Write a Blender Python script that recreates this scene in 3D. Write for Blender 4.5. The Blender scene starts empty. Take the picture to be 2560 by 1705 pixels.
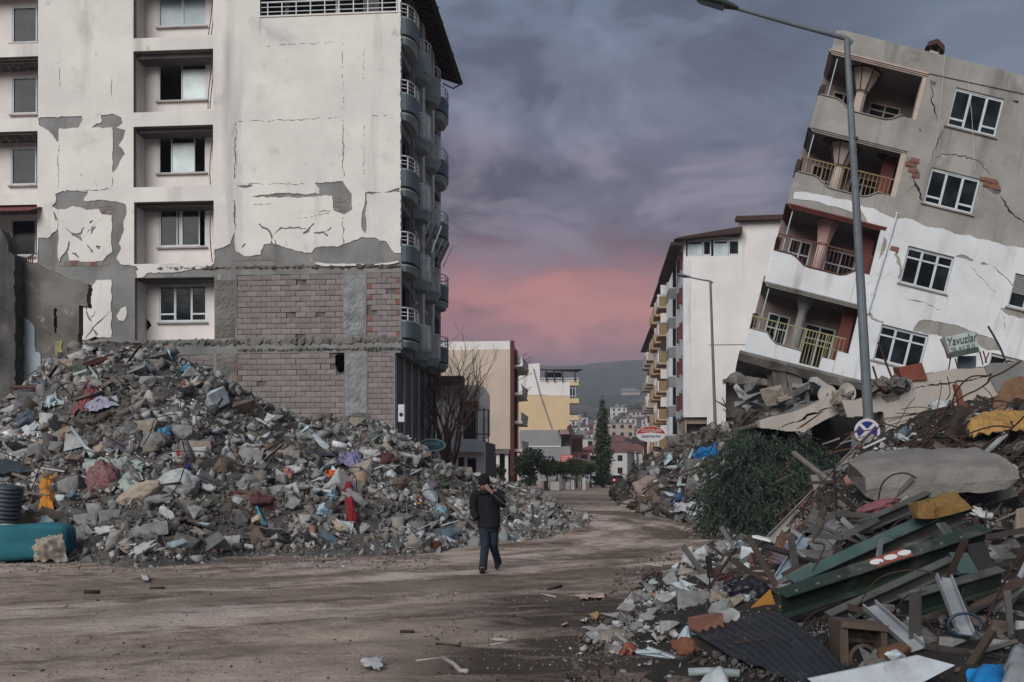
import bpy,bmesh,math,random
import numpy as np
from mathutils import Vector,Matrix,Euler,noise as mnoise
from mathutils.geometry import tessellate_polygon
scene = bpy.context.scene
COL = scene.collection
rnd = random.Random(11)
R = math.radians
# ------------------------------------------------------------------ camera, sky, sun, exposure
F,CX,HV,CH = 2489.0,1280.0,1184.0,1.7       # focal length, centre and horizon in photo pixels; eye height in metres
cam_data = bpy.data.cameras.new('camera')
cam = bpy.data.objects.new('camera',cam_data)
COL.objects.link(cam)
cam.location = (0,0,CH)
cam.rotation_euler = (R(90),0,0)
cam_data.sensor_width = 36
cam_data.lens = 36 * F / 2560
cam_data.shift_y = (HV - 852.5) / 2560
cam_data.clip_start = 0.1
cam_data.clip_end = 20000
scene.camera = cam
world = bpy.data.worlds.new('World')
scene.world = world
world.use_nodes = True
scene.view_settings.view_transform = 'Standard'
scene.view_settings.look = 'None'
scene.view_settings.gamma = 1
scene.view_settings.use_curve_mapping = False
scene.view_settings.exposure = 1.18
scene.render.engine = 'CYCLES'
scene.cycles.use_denoising = True
scene.cycles.max_bounces = 6
scene.cycles.diffuse_bounces = 3
scene.cycles.glossy_bounces = 3
scene.cycles.transmission_bounces = 4
scene.cycles.volume_bounces = 0
scene.cycles.transparent_max_bounces = 6
SUN_EL,SUN_AZ = R(31),R(-155)                   # azimuth from +Y towards +X: behind the camera, from its left
sun_data = bpy.data.lights.new('sun','SUN')
sun = bpy.data.objects.new('sun',sun_data)
COL.objects.link(sun)
sun_data.energy = 1.5
sun_data.angle = R(42)
sun_data.color = (1.0,0.975,0.94)
sdir = Vector((math.sin(SUN_AZ) * math.cos(SUN_EL),math.cos(SUN_AZ) * math.cos(SUN_EL),math.sin(SUN_EL)))
sun.rotation_euler = sdir.to_track_quat('Z','Y').to_euler()
sun.location = (0,-20,40)
def srgb(r,g,b):
 f = lambda c: (c / 255 / 12.92) if c <= 10 else ((c / 255 + .055) / 1.055) ** 2.4
 return (f(r),f(g),f(b),1)
def build_world():
 nt = world.node_tree
 nt.nodes.clear()
 N,L = nt.nodes.new,nt.links.new
 def math_(op,a,b=None,c=None,clamp=False):
  n = N('ShaderNodeMath'); n.operation = op; n.use_clamp = clamp
  for i,x in enumerate((a,b,c)):
   if x is None: continue
   if isinstance(x,(int,float)): n.inputs[i].default_value = x
   else: L(x,n.inputs[i])
  return n.outputs[0]
 def mix(f,a,b,mode='MIX'):
  n = N('ShaderNodeMix'); n.data_type = 'RGBA'; n.blend_type = mode
  for i,x in ((0,f),(6,a),(7,b)):
   if isinstance(x,(int,float)): n.inputs[i].default_value = x
   elif isinstance(x,tuple): n.inputs[i].default_value = x
   else: L(x,n.inputs[i])
  return n.outputs[2]
 def ramp(f,stops):
  n = N('ShaderNodeValToRGB'); n.color_ramp.interpolation = 'EASE'
  e = n.color_ramp.elements
  while len(e) < len(stops): e.new(0.5)
  for el,(p,c) in zip(e,stops): el.position = p; el.color = c
  L(f,n.inputs[0]); return n.outputs[0]
 tc = N('ShaderNodeTexCoord')
 sep = N('ShaderNodeSeparateXYZ'); L(tc.outputs['Generated'],sep.inputs[0])
 X,Y,Z = sep.outputs
 zc = math_('MAXIMUM',Z,0.0)
 k = math_('DIVIDE',1.0,math_('ADD',zc,0.16))
 comb = N('ShaderNodeCombineXYZ'); L(math_('MULTIPLY',X,k),comb.inputs[0]); L(math_('MULTIPLY',Y,k),comb.inputs[1])
 L(math_('MULTIPLY',Z,1.6),comb.inputs[2])
 def noise(scale,detail,rough,dist=0.0,off=(0,0,0),sc=(1,1,1)):
  m = N('ShaderNodeMapping'); m.inputs['Location'].default_value = off; m.inputs['Scale'].default_value = sc
  L(comb.outputs[0],m.inputs[0])
  n = N('ShaderNodeTexNoise'); n.inputs['Scale'].default_value = scale; n.inputs['Detail'].default_value = detail
  n.inputs['Roughness'].default_value = rough; n.inputs['Distortion'].default_value = dist
  L(m.outputs[0],n.inputs['Vector']); return n.outputs[0]
 n1 = noise(1.7,9,.56,.45,(3.1,1.7,0))
 n2 = noise(3.8,9,.57,.5,(7.4,2.2,.5),(1,.8,1))
 n3 = noise(0.8,2,.5,0,(1.2,5.0,0))
 zz = math_('ADD',zc,math_('MULTIPLY',math_('SUBTRACT',n1,.5),.08))
 az0 = math_('ARCTAN2',X,Y)
 base = ramp(zz,[(0.0,srgb(92,86,100)),(0.105,srgb(96,86,98)),(0.165,srgb(112,92,106)),(0.215,srgb(96,88,104)),
     (0.29,srgb(98,98,116)),(0.36,srgb(104,110,129)),(0.45,srgb(107,123,143)),(0.7,srgb(100,112,128)),(1.0,srgb(96,106,120))])
 dark = ramp(math_('ADD',math_('MULTIPLY',n1,.54),math_('MULTIPLY',n2,.46)),[(0.37,(.36,.35,.40,1)),(0.46,(.66,.66,.70,1)),(0.52,(1.06,1.05,1.06,1)),(0.62,(1.62,1.60,1.58,1))])
 clouds = mix(1.0,base,dark,'MULTIPLY')
 rt = math_('MULTIPLY',math_('SMOOTH_MIN',math_('MAXIMUM',math_('MULTIPLY',math_('SUBTRACT',az0,.12),3.0),0.0),1.0,.2),math_('MULTIPLY',zc,1.6))
 clouds = mix(math_('MINIMUM',rt,.55),clouds,srgb(118,136,156))
 az = math_('ARCTAN2',X,Y)
 g = math_('POWER',2.718,math_('MULTIPLY',math_('POWER',math_('DIVIDE',math_('SUBTRACT',az,.065),.24),2.0),-1.0))
 g2 = math_('POWER',2.718,math_('MULTIPLY',math_('POWER',math_('DIVIDE',math_('SUBTRACT',az,.02),.6),2.0),-1.0))
 zg = math_('ADD',zc,math_('MULTIPLY',math_('SUBTRACT',n2,.5),.10))
 zg = math_('ADD',zg,math_('MULTIPLY',az,.05))
 band = math_('POWER',2.718,math_('MULTIPLY',math_('POWER',math_('DIVIDE',math_('SUBTRACT',zg,.172),.032),2.0),-1.0))
 band2 = math_('POWER',2.718,math_('MULTIPLY',math_('POWER',math_('DIVIDE',math_('SUBTRACT',zg,.15),.055),2.0),-1.0))
 clouds = mix(math_('MULTIPLY',math_('MULTIPLY',band2,g2),.70,clamp=True),clouds,srgb(152,92,102))
 clouds = mix(math_('MULTIPLY',math_('MULTIPLY',band,g),.80,clamp=True),clouds,srgb(212,134,120))
 lit = math_('MULTIPLY',math_('SUBTRACT',n2,.47,clamp=True),5.0,clamp=True)
 zr = math_('POWER',2.718,math_('MULTIPLY',math_('POWER',math_('DIVIDE',math_('SUBTRACT',zc,.27),.06),2.0),-1.0))
 clouds = mix(math_('MULTIPLY',math_('MULTIPLY',lit,zr),.45,clamp=True),clouds,srgb(166,146,156))
 below = math_('LESS_THAN',Z,0.0)
 clouds = mix(below,clouds,srgb(70,64,64))
 sky = N('ShaderNodeTexSky'); sky.sky_type = 'NISHITA'; sky.sun_disc = False
 sky.sun_elevation = SUN_EL; sky.sun_rotation = SUN_AZ
 bg1 = N('ShaderNodeBackground'); bg1.inputs['Strength'].default_value = 0.05; L(sky.outputs[0],bg1.inputs['Color'])
 bg2 = N('ShaderNodeBackground'); bg2.inputs['Strength'].default_value = 0.45; L(clouds,bg2.inputs['Color'])
 ms = N('ShaderNodeMixShader'); ms.inputs[0].default_value = 0.97
 L(bg1.outputs[0],ms.inputs[1]); L(bg2.outputs[0],ms.inputs[2])
 out = N('ShaderNodeOutputWorld'); L(ms.outputs[0],out.inputs['Surface'])
build_world()
# ------------------------------------------------------------------ helpers
def at(u,v,Y):
 """The point at depth Y that the photo shows at pixel (u, v)."""
 return Vector(((u - CX) / F * Y,Y,CH + (HV - v) / F * Y))
def on_ground(u,v,z=0.0):
 return at(u,v,(CH - z) * F / (v - HV))
class Frame:
 """A facade plane: origin, x along it, y into the building, z up it."""
 def __init__(s,P,yaw=0,roll=0,pitch=0):
  y,r = R(yaw),R(roll)
  x = Vector((math.cos(y),math.sin(y),0)); n = Vector((-math.sin(y),math.cos(y),0)); z = Vector((0,0,1))
  s.P,s.X,s.N,s.Z = Vector(P),x * math.cos(r) - z * math.sin(r),n,x * math.sin(r) + z * math.cos(r)
  s.M = Matrix((( s.X.x,s.N.x,s.Z.x,s.P.x),(s.X.y,s.N.y,s.Z.y,s.P.y),(s.X.z,s.N.z,s.Z.z,s.P.z),(0,0,0,1)))
 def px(s,u,v,d=0.0):
  r = Vector(((u - CX) / F,1,(HV - v) / F)); C = Vector((0,0,CH))
  t = (s.P + s.N * d - C).dot(s.N) / r.dot(s.N)
  q = C + r * t - s.P
  return (q.dot(s.X),q.dot(s.Z))
def roughen(poly,amp,step,closed=True,seed=0):
 """Break a polyline into short pieces that wander."""
 rr = random.Random(seed); out = []
 n = len(poly)
 for i in range(n if closed else n - 1):
  a,b = Vector(poly[i]),Vector(poly[(i + 1) % n])
  k = max(1,int((b - a).length / step))
  for j in range(k):
   p = a.lerp(b,j / k)
   d = amp * (1 if j else .5)
   out.append((p.x + rr.uniform(-d,d),p.y + rr.uniform(-d,d)))
 if not closed: out.append(tuple(poly[-1]))
 return out
def crack_poly(pts,w,seed=0,step=9,amp=3):
 """A jagged tapering crack outline along a polyline."""
 rr = random.Random(seed)
 p = roughen(pts,amp,step,False,seed)
 n = len(p); L,Rr = [],[]
 for i in range(n):
  a,b = Vector(p[max(0,i - 1)]),Vector(p[min(n - 1,i + 1)])
  d = (b - a); d = Vector((-d.y,d.x)).normalized() if d.length else Vector((0,1))
  ww = w * (.25 + .75 * math.sin(math.pi * min(1,max(0,(i + .3) / n)))) * rr.uniform(.45,1.4) / 2
  q = Vector(p[i])
  L.append(tuple(q + d * ww)); Rr.append(tuple(q - d * ww))
 return L + Rr[::-1]
class MB:
 """Collects shapes; build() links them as ONE mesh object."""
 def __init__(s): s.v,s.f,s.m,s.c = [],[],[],[]
 def add(s,verts,faces,mi=0,M=None,tint=None):
  o = len(s.v)
  s.v.extend([tuple(M @ Vector(p)) for p in verts] if M is not None else [tuple(p) for p in verts])
  s.f.extend([tuple(i + o for i in f) for f in faces]); s.m.extend([mi] * len(faces))
  if tint is not None: s.c.extend([tint] * len(verts))
 def box(s,x0,x1,y0,y1,z0,z1,mi=0,M=None,j=0.0):
  v = [(x,y,z) for x in (x0,x1) for y in (y0,y1) for z in (z0,z1)]
  if j: v = [tuple(c + rnd.uniform(-j,j) for c in p) for p in v]
  s.add(v,[(0,1,3,2),(4,6,7,5),(0,4,5,1),(2,3,7,6),(0,2,6,4),(1,5,7,3)],mi,M)
 def bar(s,a,b,w,h,mi=0,up=(0,0,1),j=0.0):
  a,b = Vector(a),Vector(b); d = (b - a).normalized(); up = Vector(up)
  if abs(d.dot(up)) > .98: up = Vector((0,1,0))
  x = d.cross(up).normalized(); z = x.cross(d)
  v = []
  for p in (a,b):
   for sx,sz in ((-1,-1),(1,-1),(1,1),(-1,1)):
    q = p + x * (sx * w / 2) + z * (sz * h / 2)
    if j: q += Vector((rnd.uniform(-j,j),rnd.uniform(-j,j),rnd.uniform(-j,j)))
    v.append(q)
  s.add(v,[(0,3,2,1),(4,5,6,7),(0,1,5,4),(1,2,6,5),(2,3,7,6),(3,0,4,7)],mi)
 def tube(s,pts,r,n=6,mi=0,cap=True):
  pts = [Vector(p) for p in pts]; m = len(pts); o = len(s.v); prev = None
  for i,p in enumerate(pts):
   d = (pts[min(m - 1,i + 1)] - pts[max(0,i - 1)])
   d = d.normalized() if d.length > 1e-9 else Vector((0,0,1))
   if prev is None:
    a = d.orthogonal().normalized()
   else:
    a = prev - d * prev.dot(d); a = a.normalized() if a.length > 1e-6 else d.orthogonal().normalized()
   prev = a; b = d.cross(a); rr = r[i] if isinstance(r,(list,tuple)) else r
   for k in range(n):
    t = 2 * math.pi * k / n
    s.v.append(tuple(p + a * (rr * math.cos(t)) + b * (rr * math.sin(t))))
  for i in range(m - 1):
   for k in range(n):
    s.f.append((o + i * n + k,o + i * n + (k + 1) % n,o + (i + 1) * n + (k + 1) % n,o + (i + 1) * n + k)); s.m.append(mi)
  if cap:
   s.f.append(tuple(o + k for k in range(n))[::-1]); s.m.append(mi)
   s.f.append(tuple(o + (m - 1) * n + k for k in range(n))); s.m.append(mi)
 def plate(s,outer,holes,y0,y1,mi=0,M=None,side=None):
  """A slab with holes: outlines in (x, z), extruded from y0 (front) to y1."""
  loops = [list(outer)] + [list(h) for h in holes]
  tri = tessellate_polygon([[Vector((x,z,0)) for x,z in lp] for lp in loops])
  flat = [p for lp in loops for p in lp]; n = len(flat)
  v = [(x,y0,z) for x,z in flat] + [(x,y1,z) for x,z in flat]
  f = []
  for a,b,c in tri:
   A,B,C = flat[a],flat[b],flat[c]
   ccw = (B[0] - A[0]) * (C[1] - A[1]) - (B[1] - A[1]) * (C[0] - A[0]) > 0
   if ccw: f += [(a,b,c),(c + n,b + n,a + n)]
   else: f += [(c,b,a),(a + n,b + n,c + n)]
  nf = len(f); o = 0
  for li,lp in enumerate(loops):
   m = len(lp); area = sum(lp[i][0] * lp[(i + 1) % m][1] - lp[(i + 1) % m][0] * lp[i][1] for i in range(m))
   fl = (area > 0) == (li == 0)
   for i in range(m):
    a,b = o + i,o + (i + 1) % m
    f.append((b,a,a + n,b + n) if fl else (a,b,b + n,a + n))
   o += m
  s.add(v,f[:nf],mi,M); s.f.extend([tuple(i + len(s.v) - 2 * n for i in q) for q in f[nf:]]); s.m.extend([mi if side is None else side] * (len(f) - nf))
 def rects(s,outer,holes,y0,y1,mi=0,M=None):
  """A slab with rectangular holes, all given as (x0, x1, z0, z1)."""
  xs = sorted({x for r in [outer] + holes for x in r[:2] if outer[0] <= x <= outer[1]}); zs = sorted({z for r in [outer] + holes for z in r[2:] if outer[2] <= z <= outer[3]})
  nx,nz = len(xs) - 1,len(zs) - 1
  def solid(i,k):
   if not (0 <= i < nx and 0 <= k < nz): return False
   x,z = (xs[i] + xs[i + 1]) / 2,(zs[k] + zs[k + 1]) / 2
   return not any(h[0] < x < h[1] and h[2] < z < h[3] for h in holes)
  v = [(x,y,z) for y in (y0,y1) for z in zs for x in xs]; n = len(xs); m = n * len(zs); f = []
  for k in range(nz):
   for i in range(nx):
    if not solid(i,k): continue
    a,b,c,d = k * n + i,k * n + i + 1,(k + 1) * n + i + 1,(k + 1) * n + i
    f += [(a,b,c,d),(d + m,c + m,b + m,a + m)]
    if not solid(i - 1,k): f.append((d,a + 0 * m,a + m,d + m)[::-1])
    if not solid(i + 1,k): f.append((b,c,c + m,b + m)[::-1])
    if not solid(i,k - 1): f.append((a,b,b + m,a + m)[::-1])
    if not solid(i,k + 1): f.append((c,d,d + m,c + m)[::-1])
  s.add(v,f,mi,M)
 def mask(s,outer,holes,y0,y1,step=.03,mi=0,M=None):
  """A slab whose outline is any union and difference of polygons (x, z): sampled on a fine grid and contoured."""
  P = np.array(outer); x0,z0 = P.min(0) - step; x1,z1 = P.max(0) + step
  nx,nz = int((x1 - x0) / step) + 2,int((z1 - z0) / step) + 2
  X = x0 + step * np.arange(nx); g = np.zeros((nz,nx),bool)
  def fill(poly,val):
   p = np.array(poly); q = np.roll(p,-1,0)
   k0,k1 = max(0,int((p[:,1].min() - z0) / step)),min(nz - 1,int((p[:,1].max() - z0) / step) + 1)
   for k in range(k0,k1 + 1):
    z = z0 + step * k; c = ((p[:,1] <= z) != (q[:,1] <= z))
    if not c.any(): continue
    xs = np.sort(p[c,0] + (z - p[c,1]) / (q[c,1] - p[c,1]) * (q[c,0] - p[c,0]))
    for a,b in zip(xs[::2],xs[1::2]): g[k,np.searchsorted(X,a):np.searchsorted(X,b)] = val
  fill(outer,True)
  for h in holes: fill(h,False)
  V,Fc,idx = [],[],{}
  def vid(a,b,y):
   key = (a,b,y)
   if key not in idx: idx[key] = len(V); V.append((x0 + step * a,y,z0 + step * b))
   return idx[key]
  c4_ = g[:-1,:-1].astype(int) + g[:-1,1:] * 2 + g[1:,1:] * 4 + g[1:,:-1] * 8
  for k in range(nz - 1):
   row = c4_[k]; full = row == 15
   d = np.diff(np.concatenate(([0],full.astype(int),[0])))
   for a,b in zip(np.where(d == 1)[0],np.where(d == -1)[0]):
    Fc.append((vid(a,k,y0),vid(b,k,y0),vid(b,k + 1,y0),vid(a,k + 1,y0)))
   for i in np.where((row > 0) & (row < 15))[0]:
    c = row[i]; pts = []; cut = []
    cor = [(i,k),(i + 1,k),(i + 1,k + 1),(i,k + 1)]; mid = [(i + .5,k),(i + 1,k + .5),(i + .5,k + 1),(i,k + .5)]
    ins = [bool(c & (1 << j)) for j in range(4)]
    for j in range(4):
     if ins[j]: pts.append(cor[j])
     if ins[j] != ins[(j + 1) % 4]: pts.append(mid[j]); cut.append((len(pts) - 1,ins[j]))
    Fc.append(tuple(vid(a,b,y0) for a,b in pts))
    for ci,(pi,leaving) in enumerate(cut):
     if leaving:
      A,B = pts[pi],pts[cut[(ci + 1) % len(cut)][0]]
      Fc.append((vid(*B,y0),vid(*A,y0),vid(*A,y1),vid(*B,y1)))
  s.add(V,Fc,mi,M)
 skew = 0.0
 def build(s,name,mats,parent=None,smooth=False,kind=None,link=True):
  if MB.skew: s.v = [(x + MB.skew * y,y,z) for x,y,z in s.v]
  me = bpy.data.meshes.new(name); me.from_pydata(s.v,[],s.f)
  for m in (mats if isinstance(mats,(list,tuple)) else [mats]): me.materials.append(m)
  if any(s.m): me.polygons.foreach_set('material_index',s.m)
  if smooth: me.polygons.foreach_set('use_smooth',[True] * len(s.f))
  if s.c:
   a = me.color_attributes.new('tint','FLOAT_COLOR','POINT')
   a.data.foreach_set('color',np.array([(c[0],c[1],c[2],1.0) for c in s.c],dtype=np.float32).ravel())
  me.update()
  o = bpy.data.objects.new(name,me)
  if link: COL.objects.link(o)
  if parent is not None: o.parent = parent
  if kind: o['kind'] = kind
  return o
def tag(o,label=None,cat=None,group=None,kind=None):
 for k,x in (('label',label),('category',cat),('group',group),('kind',kind)):
  if x: o[k] = x
 return o
def thing(name,label,cat,M=None,loc=None,group=None):
 o = bpy.data.objects.new(name,None); COL.objects.link(o)
 if M is not None: o.matrix_world = M
 if loc is not None: o.location = loc
 o.empty_display_size = .3
 return tag(o,label,cat,group)
def copy_tree(o,parent=None,M=None):
 c = o.copy(); COL.objects.link(c)
 if parent is not None: c.parent = parent
 if M is not None: c.matrix_world = M
 for ch in list(o.children): copy_tree(ch,c)
 return c
# ------------------------------------------------------------------ materials
def mat(name,c1,c2=None,rough=.85,scale=1.5,bump=.25,bscale=18,spots=None,streak=None,metal=0.0,spec=.3,detail=6,tint=False,stretch=(1,1,1),contrast=(.38,.64),vary=0):
 """Weathered surface: two colours mixed by noise, optional spots of dirt (colour, scale, threshold) and vertical runs of dirt."""
 m = bpy.data.materials.new(name); m.use_nodes = True
 nt = m.node_tree; N,L = nt.nodes.new,nt.links.new
 b = nt.nodes['Principled BSDF']; b.inputs['Roughness'].default_value = rough; b.inputs['Metallic'].default_value = metal
 b.inputs['Specular IOR Level'].default_value = spec
 c2 = c2 or tuple(x * .75 for x in c1)
 tc = N('ShaderNodeTexCoord'); mp = N('ShaderNodeMapping'); mp.inputs['Scale'].default_value = stretch; L(tc.outputs['Object'],mp.inputs[0])
 def noise(sc,det=detail,ro=.6,vec=None,dist=0):
  n = N('ShaderNodeTexNoise'); n.inputs['Scale'].default_value = sc; n.inputs['Detail'].default_value = det; n.inputs['Roughness'].default_value = ro
  n.inputs['Distortion'].default_value = dist
  L(vec or mp.outputs[0],n.inputs['Vector']); return n.outputs[0]
 def ramp(f,a,bb):
  n = N('ShaderNodeMapRange'); n.inputs[1].default_value = a; n.inputs[2].default_value = bb; L(f,n.inputs[0]); return n.outputs[0]
 def mix(f,a,bb,mode='MIX'):
  n = N('ShaderNodeMix'); n.data_type = 'RGBA'; n.blend_type = mode
  for i,x in ((0,f),(6,a),(7,bb)):
   if isinstance(x,(int,float)): n.inputs[i].default_value = x
   elif isinstance(x,tuple): n.inputs[i].default_value = (*x[:3],1)
   else: L(x,n.inputs[i])
  return n.outputs[2]
 col = mix(ramp(noise(scale),*contrast),c1,c2)
 if tint:
  at_ = N('ShaderNodeAttribute'); at_.attribute_name = 'tint'
  col = mix(1.0,at_.outputs['Color'],col,'MULTIPLY')
 if streak:
  cs,sc,th = streak
  mp2 = N('ShaderNodeMapping'); mp2.inputs['Scale'].default_value = (1,1,.12); L(tc.outputs['Object'],mp2.inputs[0])
  f = ramp(noise(sc,5,.55,mp2.outputs[0]),th,th + .2)
  col = mix(f,col,cs)
 if spots:
  for cs,sc,th,wd in spots:
   f = ramp(noise(sc,8,.62,None,.3),th,th + wd)
   col = mix(f,col,cs)
 if vary:
  oi = N('ShaderNodeObjectInfo'); mr = N('ShaderNodeMapRange'); mr.inputs[3].default_value = 1 - vary; mr.inputs[4].default_value = 1 + vary; L(oi.outputs['Random'],mr.inputs[0])
  cb = N('ShaderNodeCombineColor'); [L(mr.outputs[0],cb.inputs[i]) for i in range(3)]; col = mix(1.0,col,cb.outputs[0],'MULTIPLY')
 L(col,b.inputs['Base Color'])
 if bump:
  bn = N('ShaderNodeBump'); bn.inputs['Strength'].default_value = bump; bn.inputs['Distance'].default_value = .03
  L(noise(bscale,8,.65),bn.inputs['Height']); L(bn.outputs[0],b.inputs['Normal'])
 return m
M = {}
M['plaster'] = mat('weathered_white_plaster',(.68,.65,.61),(.53,.508,.485),scale=.45,bump=.35,bscale=7,spots=[((.33,.32,.305),.5,.57,.25),((.36,.35,.335),1.9,.62,.18)],contrast=(.3,.7),streak=((.38,.367,.35),.8,.55))
M['niche'] = mat('pinkish_niche_plaster',(.62,.575,.555),(.54,.505,.49),scale=1.2,bump=.12,bscale=9)
M['lightened_ceiling'] = mat('lightened_niche_ceiling',(.72,.71,.71),(.64,.63,.63),scale=1,bump=.05)  # niche ceilings whitened in place of the bounced light they miss
M['concrete'] = mat('bare_grey_concrete',(.215,.215,.21),(.14,.14,.138),scale=.9,bump=.5,bscale=6,streak=((.11,.105,.10),1.1,.55),spots=[((.30,.29,.27),1.6,.62,.1)])
M['dark_concrete'] = mat('stained_concrete',(.17,.16,.145),(.075,.07,.062),scale=.8,bump=.7,bscale=5,streak=((.04,.038,.036),.9,.56),spots=[((.27,.26,.24),2.4,.6,.12)])
M['stone_col'] = mat('rough_blueish_concrete',(.24,.245,.25),(.14,.145,.15),scale=2.2,bump=.9,bscale=4.5)
M['mortar'] = mat('dark_mortar',(.14,.12,.115),(.08,.07,.067),scale=3,bump=.5)
M['brick'] = mat('dusty_mauve_hollow_brick',(.215,.186,.178),(.158,.139,.134),scale=.9,bump=.5,bscale=10,spots=[((.10,.088,.085),1.6,.56,.2),((.27,.26,.25),3.1,.63,.1)],vary=.16)
M['brick_red'] = mat('red_hollow_brick',(.21,.095,.068),(.15,.072,.055),scale=2,bump=.5,bscale=12)
M['teal'] = mat('teal_balcony_paint',(.105,.15,.167),(.085,.122,.138),scale=.9,bump=.1,rough=.6,spots=[((.19,.25,.26),3,.66,.2)])
M['pale_teal'] = mat('pale_grey_teal_paint',(.30,.36,.36),(.25,.30,.30),scale=1.2,bump=.1,rough=.6)
M['grey_render'] = mat('grey_render',(.20,.205,.21),(.16,.165,.17),scale=1.2,bump=.3,bscale=10)
M['white_rail'] = mat('white_metal_railing',(.62,.64,.65),(.5,.52,.53),rough=.4,bump=.0,scale=4)
M['blue_rail'] = mat('grey_blue_rail',(.34,.42,.46),(.26,.33,.37),rough=.4,bump=0,scale=4)
M['frame'] = mat('white_window_frame',(.50,.53,.55),(.42,.45,.47),rough=.5,bump=.05,scale=3)
M['sill'] = mat('marble_sill',(.33,.29,.27),(.22,.19,.18),rough=.6,bump=.1)
M['wood_dark'] = mat('dark_brown_timber',(.055,.03,.024),(.035,.02,.016),rough=.8,bump=.4,bscale=8)
M['roof_tile'] = mat('rust_brown_roof_tile',(.115,.045,.034),(.07,.03,.026),rough=.85,bump=.4)
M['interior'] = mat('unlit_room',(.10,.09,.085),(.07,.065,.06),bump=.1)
M['black'] = mat('dull_black',(.012,.012,.013),(.008,.008,.008),bump=.1,rough=.7)
M['cable'] = mat('black_cable',(.02,.02,.02),(.015,.015,.015),bump=0,rough=.6)
def glass(name,c,rough=.06,spec=.5,c2=None):
 """A pane: dark, with soft cloudy variation and a little warp so that no two panes reflect alike."""
 m = bpy.data.materials.new(name); m.use_nodes = True; b = m.node_tree.nodes['Principled BSDF']; N,L = m.node_tree.nodes.new,m.node_tree.links.new
 b.inputs['Roughness'].default_value = rough; b.inputs['Specular IOR Level'].default_value = spec
 t = N('ShaderNodeTexCoord'); oi = N('ShaderNodeObjectInfo'); ad = N('ShaderNodeVectorMath'); ad.operation = 'MULTIPLY_ADD'; ad.inputs[1].default_value = (1,1,1); L(t.outputs['Object'],ad.inputs[0]); L(oi.outputs['Random'],ad.inputs[2])
 n = N('ShaderNodeTexNoise'); n.inputs['Scale'].default_value = 1.3; n.inputs['Detail'].default_value = 4; L(ad.outputs[0],n.inputs['Vector'])
 mr = N('ShaderNodeMapRange'); mr.inputs[1].default_value = .40; mr.inputs[2].default_value = .68; L(n.outputs[0],mr.inputs[0])
 mx = N('ShaderNodeMix'); mx.data_type = 'RGBA'; mx.inputs[6].default_value = (*c,1); mx.inputs[7].default_value = (*(c2 or tuple(x * 1.4 for x in c)),1); L(mr.outputs[0],mx.inputs[0]); L(mx.outputs[2],b.inputs['Base Color'])  # lighter patches in the base colour imitate reflections
 bn = N('ShaderNodeBump'); bn.inputs['Strength'].default_value = .10; bn.inputs['Distance'].default_value = .05; L(n.outputs[0],bn.inputs['Height']); L(bn.outputs[0],b.inputs['Normal'])
 return m
M['glass_dark'] = glass('dark_window_glass',(.005,.0065,.008),.12,.12,(.022,.029,.034))
M['glass_teal'] = glass('dusty_teal_glass',(.115,.18,.20),.25,.4)
M['glass_pale'] = glass('pale_blind_behind_glass',(.36,.44,.44),.3,.4)
# ------------------------------------------------------------------ ground
def hnoise(x,y,s,seed=0.0):
 return mnoise.noise(Vector((x * s,y * s,seed)))
def road_x(Y):
 """Centre line of the dirt road (metres) at depth Y."""
 pts = [(0,-2.5),(9,-2.5),(20,-1.5),(27,2.2),(34,4.0),(55,4.0),(90,5.6),(140,8.5),(400,25)]
 for (a,xa),(b,xb) in zip(pts,pts[1:]):
  if a <= Y <= b:
   t = (Y - a) / (b - a); t = t * t * (3 - 2 * t)
   return xa + (xb - xa) * t
 return 25
def ground_z(x,y):
 if y > 90 or y < 3 or abs(x) > 60: return 0.0
 f = min(1,(90 - y) / 40)
 z = .05 * hnoise(x * .45,y,.55,1) + .030 * hnoise(x * .35,y,2.1,2) + .014 * hnoise(x,y,3.7,3)
 r = math.hypot(x + 13,y - 33); th = math.atan2(y - 33,x + 13) * 14
 z += .030 * math.sin(r * 3.9 + 1.6 * hnoise(th,r,.16,5)) * max(0,.35 + hnoise(th,r,.14,6))
 z += .016 * math.sin(r * 9.1 + 2.0 * hnoise(th,r,.2,7)) * max(0,.2 + hnoise(th,r,.3,8))
 z += .05 * max(0,hnoise(x,y,1.1,9) - .2) + .02 * max(0,hnoise(x,y,4.1,11) - .1)
 return z * f
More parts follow.
